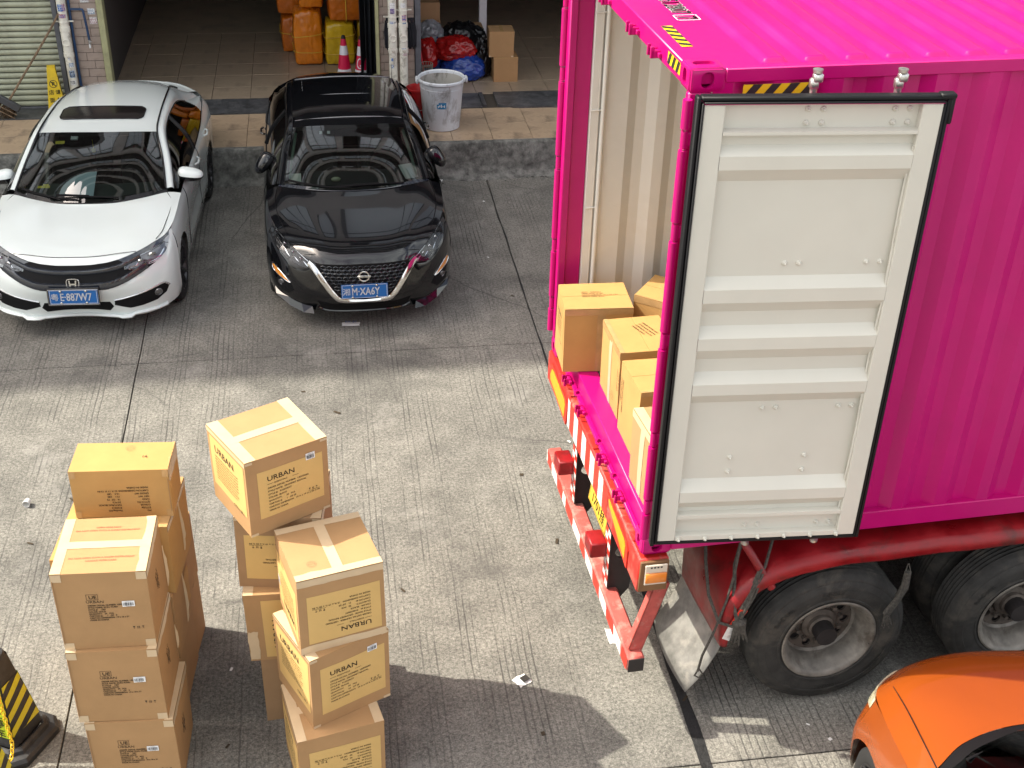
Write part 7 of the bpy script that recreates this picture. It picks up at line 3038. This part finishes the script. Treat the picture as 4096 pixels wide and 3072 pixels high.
q.cbox(-.17, .17, -.15, .15, .47, .51, .01)
q.build('seat', 'board_dull', t)
for sx_ in (-1, 1):
    for sy_ in (-1, 1):
        q = MB()
        q.cbox(sx_ * .12 - .018, sx_ * .12 + .018, sy_ * .10 - .018, sy_ * .10 + .018, 0, .4695, .003)
        q.build('leg', 'wood_stick', t)
q = MB()
q.cbox(-.10, .10, -.128, -.120, .22, .46, .003)
q.build('apron', 'bag_red', t)
t = fthing('white_post', 'white post standing in the dark of the right bay behind the stool', 'post', 2.38, 18.15, PZ)
q = MB()
q.cbox(-.055, .055, -.05, .05, 0, 2.85, .006)
q.build('post_shaft', 'cone_white', t)
t = fthing('broom_pole', 'thin red pole leaning against the grey door frame above the bin', 'pole', 1.43, 16.72, PZ)
q = MB()
q.tube([(.0, .0, .02), (-.14, .10, 1.02)], .011, 8)
q.build('pole', 'red_stick', t, smooth=40)
t = fthing('wire_basket', 'small grey mesh basket on the floor behind the white bin', 'basket', 1.43, 16.60, PZ)
q = MB()
for k in range(16):
    a = 2 * math.pi * k / 16
    q.tube([(.07 * math.cos(a), .07 * math.sin(a), 0), (.085 * math.cos(a), .085 * math.sin(a), .37)], .0035, 4)
q.build('basket_wires', 'wire_basket', t)
q = MB()
for k, z in enumerate((.02, .09, .16, .23, .30, .365)):
    r_ = .07 + .015 * z / .37
    q.tube([(r_ * math.cos(a), r_ * math.sin(a), z) for a in np.linspace(0, 2 * math.pi, 20)[:-1]], .004, 4, closed=True)
q.build('basket_rings', 'wire_basket', t)

# wrapped bales of the left bay
def bale(label, u, v, z, w, d, h, mat, seed, bands, vert=None):
    t = blob('wrapped_bale', label, 'bale', u, v, z, w / 2, d / 2, h, mat, seed, 'plastic wrapped bales in the left bay', knot=False, crumple=.06, boxy=.72, sub=5, part='wrapping')
    me = t.children[0].data
    zs = [p.co.z for p in me.vertices]
    xs = [abs(p.co.x) for p in me.vertices]
    ys = [abs(p.co.y) for p in me.vertices]
    kx, ky, kz = (w / 2) / max(xs), (d / 2) / max(ys), h / max(zs)
    for p in me.vertices:
        p.co.x *= kx
        p.co.y *= ky
        p.co.z *= kz
    co = np.array([tuple(p.co) for p in me.vertices])
    for k, z0 in enumerate(bands):
        pts = []
        for i in range(40):
            a = 2 * math.pi * i / 40
            dr = np.array((math.cos(a), math.sin(a)))
            zz = z0 + .03 * math.sin(a + k)
            sel = co[np.abs(co[:, 2] - zz) < .03]
            r_ = (sel[:, :2] @ dr).max() if len(sel) else w / 2
            # radius in this direction
            ang = np.abs((np.arctan2(sel[:, 1], sel[:, 0]) - a + np.pi) % (2 * np.pi) - np.pi)
            s2 = sel[ang < .16]
            if len(s2):
                r_ = np.linalg.norm(s2[:, :2], axis=1).max()
            pts.append((dr[0] * (r_ + .003), dr[1] * (r_ + .003), zz))
        q = MB()
        q.tube(pts, .0055, 6, closed=True)
        q.build('strap', 'strap_yellow', t, smooth=60)
    if vert is not None:
        pts = []
        for i in range(36):
            a = 2 * math.pi * i / 36
            dy, dz = math.cos(a), math.sin(a)
            sel = co[np.abs(co[:, 0] - vert) < .04]
            ang = np.abs((np.arctan2(sel[:, 2] - h / 2, sel[:, 1]) - a + np.pi) % (2 * np.pi) - np.pi)
            s2 = sel[ang < .18]
            r_ = np.hypot(s2[:, 1], s2[:, 2] - h / 2).max() + .003 if len(s2) else h / 2
            pts.append((vert, dy * r_, h / 2 + dz * r_))
        q = MB()
        q.tube(pts, .006, 6, closed=True)
        q.build('strap', 'strap_yellow', t, smooth=60)
    return t


bale('tall orange bale tied with two yellow straps on the left bay floor', -.125, 17.98, PZ, .425, .50, .80, 'bale_orange', 11, (.22, .44))
bale('orange bale set on top of the tall strapped one', -.06, 18.0, PZ + .80, .36, .48, .52, 'bale_orange', 12, ())
bale('yellow bale behind the red and white traffic cone', .32, 17.98, PZ, .44, .50, .62, 'bale_yellow', 13, (.19, .42))
bale('wide rust orange bale resting on the yellow bale, one upright strap', .42, 18.0, PZ + .615, .52, .50, .50, 'bale_rust', 14, (), -.0)
bale('yellow bale at the far right of the row, mostly hidden by the black gate', .72, 18.15, PZ, .34, .50, .60, 'bale_yellow', 15, (.3,))
bale('dark rust bale in the second row behind the tall orange one', -.33, 18.6, PZ + .55, .46, .50, .95, 'bale_rust', 16, ())
bale('small dark bale on the floor at the left of the second row', -.30, 18.62, PZ, .44, .5, .54, 'bale_rust', 17, (.3,))
# folded black gate at the pillar
t = fthing('folding_gate', 'black folded gate leaf leaning beside the pale green frame of the left bay', 'gate', .675, 16.75, PZ)
for k in range(4):
    q = MB()
    T = Matrix.Translation((-.06 + .035 * k, .0, 0)) @ Matrix.Rotation(.55 * (1 if k % 2 else -1), 4, 'Z')
    q.cbox(-.005, .005, -.10, .10, 0.01, 2.45, .003, 0, T)
    q.build('gate_leaf', 'gate_black', t)

# red and white traffic cones in the left bay
def traffic_cone(label, u, v, h=.69):
    t = fthing('traffic_cone', label, 'cone', u, v, PZ, 0, 'red and white traffic cones in the left bay')
    q = MB()
    q.cbox(-.17, .17, -.17, .17, 0, .03, .012)
    q.build('base', 'black_rubber', t)
    rr = lambda z: .118 - (.118 - .030) * (z - .03) / (h - .06)
    zb = [.03, .20, .42, .50, .58, h - .05]
    for a, b_, m_ in ((.03, .16, 'cone_red'), (.16, .25, 'cone_white'), (.25, .44, 'cone_red'), (.44, .56, 'cone_white'), (.56, h - .04, 'cone_red')):
        q = MB()
        q.lathe([(rr(a), a), (rr(b_), b_)], 32)
        q.build('cone_band', m_, t, smooth=40)
    q = MB()
    q.lathe([(rr(h - .04), h - .04), (.022, h), (.012, h + .002), (.010, h - .03)], 20)
    q.build('tip', 'black_rubber', t, smooth=40)
    return t, rr


traffic_cone('clean red and white traffic cone before the yellow bale', .345, 16.85)
tc2, rr2 = traffic_cone('scuffed traffic cone with a white swirl beside the black gate', .575, 16.80)
q = MB()
def cone_fn(x, y):
    z = .34 + y
    r_ = rr2(z) + .0012
    return Vector((r_ * math.sin(x / .08 - .35), -r_ * math.cos(x / .08 - .35), z))
ring = [[cone_fn((.035 + e) * math.cos(a), (.055 + e) * math.sin(a)) for a in np.linspace(.6, 5.4, 24)] for e in (0, .016)]
q.grid([[tuple(p) for p in r] for r in ring])
rect(q, cone_fn, .0, .05, -.035, -.02, 0, 4, 1)
q.build('swirl_print', 'cone_white', tc2)

# yellow no-parking pillar by the shutter
t = fthing('warning_pillar', 'yellow four-sided no-parking marker before the green shutter', 'sign', -3.27, 15.98, PZ, D2(8))
HS = .63
def pil_pt(face, x, y, off=0):
    """x across the face in -1..1, y height"""
    hw = .115 - (.115 - .047) * y / HS
    p = Vector((x * hw, -hw - off, y))
    return Matrix.Rotation(face * math.pi / 2, 4, 'Z') @ p
q = MB()
for f_ in range(4):
    q.grid([[tuple(pil_pt(f_, x, y)) for x in (-1, 1)] for y in (0, HS)])
q.add([pil_pt(k, -1, HS) for k in range(4)], [(0, 1, 2, 3)])
q.build('pillar_shell', 'sign_yellow', t, merge=.0005)
q = MB()
fn = lambda x, y: pil_pt(0, x / (.115 - (.115 - .047) * (y) / HS), y, .002)
n = 30
q.grid([[tuple(fn((.040 + e) * math.cos(2 * math.pi * i / n), .425 + (.040 + e) * math.sin(2 * math.pi * i / n))) for i in range(n + 1)] for e in (0, .0075)])
put_text(q, 'P', .065, lambda x, y: fn(x - .002, .403 + y), 'C', bold=.05)
q.add([fn(a, .425 + b_) for a, b_ in ((-.034, .026), (-.026, .034), (.034, -.026), (.026, -.034))], [(0, 1, 2, 3)])
put_text(q, '店', .062, lambda x, y: fn(-.038 + x, .300 + y), 'C', bold=.03)
put_text(q, '请', .062, lambda x, y: fn(.040 + x, .300 + y), 'C', bold=.03)
put_text(q, '面', .062, lambda x, y: fn(-.040 + x, .205 + y), 'C', bold=.03)
put_text(q, '勿', .062, lambda x, y: fn(.044 + x, .205 + y), 'C', bold=.03)
put_text(q, '停车', .060, lambda x, y: fn(x, .10 + y), 'C', bold=.03)
q.build('sign_print', 'print_black', t)
q = MB()
for k in range(5):
    z0 = .06 + k * .115
    fn1 = lambda x, y: pil_pt(1, x, y, .002)
    q.add([fn1(-.96, z0), fn1(.96, z0 + .06), fn1(.96, z0 + .10), fn1(-.96, z0 + .04)], [(0, 1, 2, 3)])
q.build('black_stripe', 'hazard_black', t)

# bamboo broom leaning on the shutter
t = fthing('broom', 'old bristle broom upside down, its long stick leaning on the drain pipe', 'broom', -3.83, 15.95, PZ)
q = MB()
pts = [(.02, -.05, .24), (.20, .0, .49), (.42, .05, .79), (.60, .09, 1.04), (.775, .13, 1.30)]
q.tube(spl(A_(pts), 4), .0135, 8)
for x, y, z in pts[1:-1]:
    q.tube([(x - .004, y - .002, z - .007), (x + .004, y + .002, z + .007)], .017, 8)
q.build('stick', 'wood_stick', t, smooth=50)
q = MB()
T = Matrix.Translation((.0, -.06, .20)) @ Matrix.Rotation(.60, 4, 'Y')
q.cbox(-.13, .15, -.035, .035, -.04, .05, .012, 0, T)
q.build('head', 'broom_head', t, smooth=40)
q = MB()
rr = random.Random(8)
for k in range(70):
    x = rr.uniform(-.12, .13)
    y = rr.uniform(-.03, .03)
    a, b_ = T @ Vector((x, y, -.03)), T @ Vector((x * 1.25 + rr.uniform(-.02, .02), y * 1.6, -.19 - rr.uniform(0, .05)))
    q.tube([a, b_], [.005, .003], 4)
br = q.build('bristles', 'broom_bristle', t)
br['kind'] = 'stuff'
q = MB()
for z in (-.075, -.13):
    q.tube([T @ Vector((-.15, -.045, z)), T @ Vector((.15, -.048, z + .012))], .006, 5)
q.build('binding', 'wood_stick', t)
# mop hung on the narrow pillar
t = fthing('mop', 'black string mop hung behind the twin drain pipes', 'mop', 1.03, 16.17, 0)
q = MB()
rr = random.Random(3)
for k in range(60):
    a = rr.uniform(.10, .235)
    if k % 5 == 0:
        a = -rr.uniform(.13, .175)
    z0 = 1.50 - rr.uniform(0, .06)
    z1 = 1.20 - rr.uniform(0, .08)
    y = -rr.uniform(.0, .06)
    q.tube([(a * .92, y, z0), (a, y - .015, (z0 + z1) / 2 + .04), (a + rr.uniform(-.012, .012), y - .005, z1)], [.006, .009, .006], 4)
m_ = q.build('mop_strings', 'mop_black', t, smooth=60)
m_['kind'] = 'stuff'
q = MB()
q.cbox(-.15, .21, .0, .02, 1.485, 1.52, .005)
q.build('mop_bar', 'mop_black', t)

# black rubber cones with lime sleeves, joined by a yellow chain
def lime_cone(label, x, y, yaw, h=.70):
    t = thing('barrier_cone', label, 'cone', (x, y, 0), yaw, 'black barrier cones at the lower left')
    b_, c_ = .225, .075
    ring = [(b_ - c_, -b_), (b_, -b_ + c_), (b_, b_ - c_), (b_ - c_, b_), (-b_ + c_, b_), (-b_, b_ - c_), (-b_, -b_ + c_), (-b_ + c_, -b_)]
    q = MB()
    lv = [(1.0, 0), (1.0, .035), (.93, .055), (.80, .062), (.77, .085), (.70, .098), (.66, .098)]
    P = [[(a * k, d_ * k, z) for a, d_ in ring + ring[:1]] for k, z in lv]
    q.grid(P)
    q.build('base', 'cone_black', t, smooth=25)
    hw = lambda z: .135 - (.135 - .058) * (z - .09) / (h - .09)
    q = MB()
    for f_ in range(4):
        R_ = Matrix.Rotation(f_ * math.pi / 2, 4, 'Z')
        q.grid([[tuple(R_ @ Vector((s_ * (hw(z) - (.012 if abs(s_) == 1 else 0)), -hw(z) + (.012 if abs(s_) == 1 else 0) * 0, z))) for s_ in (-1, -.5, 0, .5, 1)] for z in np.linspace(.09, h, 9)])
        q.grid([[tuple(R_ @ Vector((hw(z) - .012, -hw(z), z))), tuple(R_ @ Vector((hw(z), -hw(z) + .012, z)))] for z in np.linspace(.09, h, 9)])
    q.build('cone_body', 'cone_black', t, smooth=30, merge=.0004)
    q = MB()
    q.lathe([(.070, h - .005), (.058, h + .02), (.045, h + .022), (.036, h), (.034, h - .08), (0, h - .08)], 20)
    q.build('cone_top', 'cone_black', t, smooth=40)
    # sleeve, face by face, with the stripes on the side
    def fpnt(f_, s_, z, off):
        return Matrix.Rotation(f_ * math.pi / 2, 4, 'Z') @ Vector((s_ * (hw(z) - .006), -hw(z) - off, z))
    z0, z1 = .17, .53
    for f_ in (0, 2):
        q = MB()
        q.grid([[tuple(fpnt(f_, s_, z + .01 * (1 - s_ * s_) * (1 if z > .4 else -1), .0035 + .003 * noise.noise(Vector((s_ * 3, z * 12, x))))) for s_ in np.linspace(-1, 1, 9)] for z in np.linspace(z0, z1, 12)])
        sl = q.build('sleeve', 'cone_lime', t, smooth=60)
        if f_ == 0:
            q = MB()
            fn = lambda a, b2: fpnt(0, a / .1, .0 + b2, .010)
            n = 26
            q.grid([[tuple(fn(.04 + (.026 + e) * math.cos(2 * math.pi * i / n), .475 + (.026 + e) * math.sin(2 * math.pi * i / n))) for i in range(n + 1)] for e in (0, .005)])
            q.add([fn(.04 + a, .475 + d_) for a, d_ in ((-.02, .015), (-.015, .02), (.02, -.015), (.015, -.02))], [(0, 1, 2, 3)])
            q.add([fn(.04 + a, .475 + d_) for a, d_ in ((.02, .015), (.015, .02), (-.02, -.015), (-.015, -.02))], [(0, 1, 2, 3)])
            for k, chs in enumerate(('禁', '止', '停', '车')):
                put_text(q, chs, .07, lambda a, d_: fn(.04 + a, .385 - k * .07 + d_), 'C', bold=.03)
            q.build('sleeve_print', 'print_black', sl)
    for f_ in (1, 3):
        q = MB()
        q.grid([[tuple(fpnt(f_, s_, z, .002)) for s_ in np.linspace(-1, 1, 5)] for z in np.linspace(z0, z1, 8)])
        sl = q.build('side_sleeve', 'cone_black', t, smooth=60)
        for k in range(5):
            q = MB()
            za = z0 - .10 + k * .105
            pts = [(-1, za), (-1, za + .052), (1, za + .152), (1, za + .10)]
            P = []
            for i in range(7):
                s_ = -1 + 2 * i / 6
                a = za + .05 * (s_ + 1)
                P.append([tuple(fpnt(f_, s_, min(max(a + .052 * j / 2, z0), z1), .004)) for j in range(3)])
            q.grid(P)
            q.build('yellow_stripe', 'cone_yellow', sl)
    return t


lime_cone('black barrier cone with a lime sleeve, the farther one near the left stack', -3.02, 5.46, D2(-19))
lime_cone('black barrier cone cut by the lower left corner, nearer us than the other', -2.96, 4.93, D2(-9))
ch_t = thing('plastic_chain', 'yellow plastic chain hanging down the sleeve of the barrier cones', 'chain', (-3.0, 5.3, 0))
def chain(pts, lk=.034):
    P = spl(A_(pts), 12)
    d = np.concatenate([[0], np.cumsum(np.linalg.norm(np.diff(P, axis=0), axis=1))])
    base = None
    k = 0
    s_ = 0
    while s_ < d[-1] - lk * .5:
        a = np.array([np.interp(s_, d, P[:, i]) for i in range(3)])
        b_ = np.array([np.interp(s_ + lk * .8, d, P[:, i]) for i in range(3)])
        dr = Vector(b_ - a).normalized()
        M_ = Matrix.Translation(Vector((a + b_) / 2) - Vector((-3.0, 5.3, 0))) @ dr.to_track_quat('X', 'Z').to_matrix().to_4x4() @ Matrix.Rotation(math.pi / 2 * (k % 2) + .5, 4, 'X')
        if chain.mesh is None:
            q = MB()
            r_ = lk * .30
            pts_ = [(lk * .26 + r_ * math.cos(t), r_ * math.sin(t), 0) for t in np.linspace(-math.pi / 2, math.pi / 2, 6)] + [(-lk * .26 - r_ * math.cos(t), -r_ * math.sin(t), 0) for t in np.linspace(-math.pi / 2, math.pi / 2, 6)]
            q.tube(pts_, .0038, 5, closed=True)
            chain.mesh = q.build('chain_link', 'chain_yellow', ch_t, smooth=60)
            chain.mesh.matrix_local = M_
        else:
            dup(chain.mesh, 'chain_link', ch_t, M_)
        k += 1
        s_ += lk * .80
chain.mesh = None
chain([(-2.985, 5.375, .715), (-2.985, 5.345, .68), (-2.975, 5.325, .55), (-2.96, 5.305, .40), (-2.945, 5.285, .27), (-2.93, 5.255, .16), (-2.93, 5.16, .14), (-2.94, 5.03, .62), (-2.95, 4.93, .73)])

# ------------------------------------------------------------------ litter on the ground
def scrap(label, x, y, w, h, mat, seed, name='paper_scrap', group=None, yaw=0, z=.0):
    rr = random.Random(seed)
    t = None
    q = MB()
    n = 5
    P = []
    for i in range(n + 1):
        P.append([((i / n - .5) * w * (1 + rr.uniform(-.06, .06)), (j / n - .5) * h * (1 + rr.uniform(-.06, .06)), .006 + .25 * min(w, h) * max(0, noise.noise(Vector((i * .5, j * .5, seed))))) for j in range(n + 1)])
    q.grid(P)
    o_ = q.build(name, mat, None, smooth=60)
    o_.location = (x, y, z)
    o_.rotation_euler = (0, 0, yaw)
    tag(o_, label, 'litter', group)
    return o_


s_ = scrap('flat torn piece of pale carton by the striped bumper bar', .751, 6.532, .085, .15, 'paper', 1, 'card_scrap', yaw=.2)
s_ = scrap('printed paper scrap in front of the black car', -1.597, 10.83, .17, .07, 'paper', 2, yaw=.1)
q = MB()
fn = plane_fn((0, 0, .03), (1, 0, 0), (0, 1, 0))
put_text(q, 'EX-27', .045, lambda x, y: fn(x, y - .015), 'C', bold=.03)
q.build('printed_text', 'ink_blue', s_)
s_ = scrap('crumpled black and white paper on the box shadow edge', .126, 6.078, .10, .09, 'paper', 3, yaw=.7)
q = MB()
rect(q, plane_fn((0, 0, .022), (1, 0, 0), (0, 1, 0)), -.01, .045, -.03, .02)
q.build('black_print', 'print_black', s_)
scrap('small white tissue at the foot of the kerb right of the black car', -.979, 14.50, .10, .07, 'paper', 4)
q = MB()
q.lathe([(.022, 0), (.030, .055), (.028, .056), (.020, .004), (0, .004)], 16, Matrix.Translation((0, 0, .03)) @ Matrix.Rotation(math.pi / 2, 4, 'X'))
o_ = q.build('paper_cup', 'paper', None, smooth=40)
o_.location = (-3.736, 7.83, 0)
tag(o_, 'crushed white paper cup lying left of the left stack', 'cup')
rr = random.Random(21)
for k, (x, y, lb) in enumerate([(.262, 5.625, 'dark dry leaf inside the shadow of the right stack'), (-.741, 6.942, 'dark dry leaf behind the right stack of cartons'), (.377, 7.553, 'dark dry leaf left of the striped bumper bar'),
        (-1.692, 5.447, 'dark dry leaf in the shade between the two stacks'), (-3.42, 7.89, 'thin dark leaf beside the slab joint far left of the stacks'), (-1.868, 9.567, 'dark dry leaf near the shade edge before the black car'),
        (-1.522, 9.244, 'dark curled leaf just outside the shade edge, behind the askew carton'), (1.193, 5.964, 'dry leaf caught on the tar seam by the mud flap'), (-3.56, 7.34, 'dark dry leaf left of the left stack'),
        (-.022, 11.523, 'dark dry leaf right of the black car on shaded concrete'), (.1, 8.4, 'dark leaf alone on the sunny concrete before the container sill')]):
    scrap(lb, x, y, rr.uniform(.03, .07), rr.uniform(.015, .03), 'leaf_brown', 40 + k, 'dry_leaf', 'dry leaves on the concrete', rr.uniform(0, 3))
for k, (x, y, lb) in enumerate([(-1.804, 6.105, 'tiny white paper bit in the shade between the stacks'), (1.961, 5.77, 'yellowish paper bit beside the orange car'), (2.079, 5.651, 'white paper bit nearest the orange car bonnet'),
        (1.138, 7.092, 'white paper bit under the trailer corner lamp'), (.5, 8.9, 'small pale paper bit left of the container sill'), (-.3, 12.4, 'small pale paper bit on the shaded ground right of the black car'),
        (-.4, 13.9, 'pale paper bit close to the kerb right of the black car'), (-3.0, 13.9, 'pale paper bit at the kerb between the two saloons')]):
    scrap(lb, x, y, rr.uniform(.02, .04), rr.uniform(.012, .025), 'paper', 70 + k, 'paper_bit', 'tiny paper bits on the concrete', rr.uniform(0, 3))
# grit swept against the kerb
q = MB()
for k in range(420):
    u = rr.uniform(-6, 5)
    if noise.noise(Vector((u * 1.3, 2, 0))) < -.15:
        continue
    p = fp(u, 14.55 - abs(rr.gauss(0, .10)), .004)
    s0_ = rr.uniform(.004, .016)
    T = Matrix.Translation(p) @ Matrix.Rotation(rr.uniform(0, 3), 4, 'Z') @ Matrix.Rotation(rr.uniform(0, .6), 4, 'X')
    q.box(-s0_, s0_, -s0_ * .6, s0_ * .6, -s0_ * .3, s0_ * .4, 0, T)
o_ = q.build('grit', 'kerb_concrete', None)
tag(o_, 'loose grit and dirt swept along the foot of the kerb', 'debris', None, 'stuff')
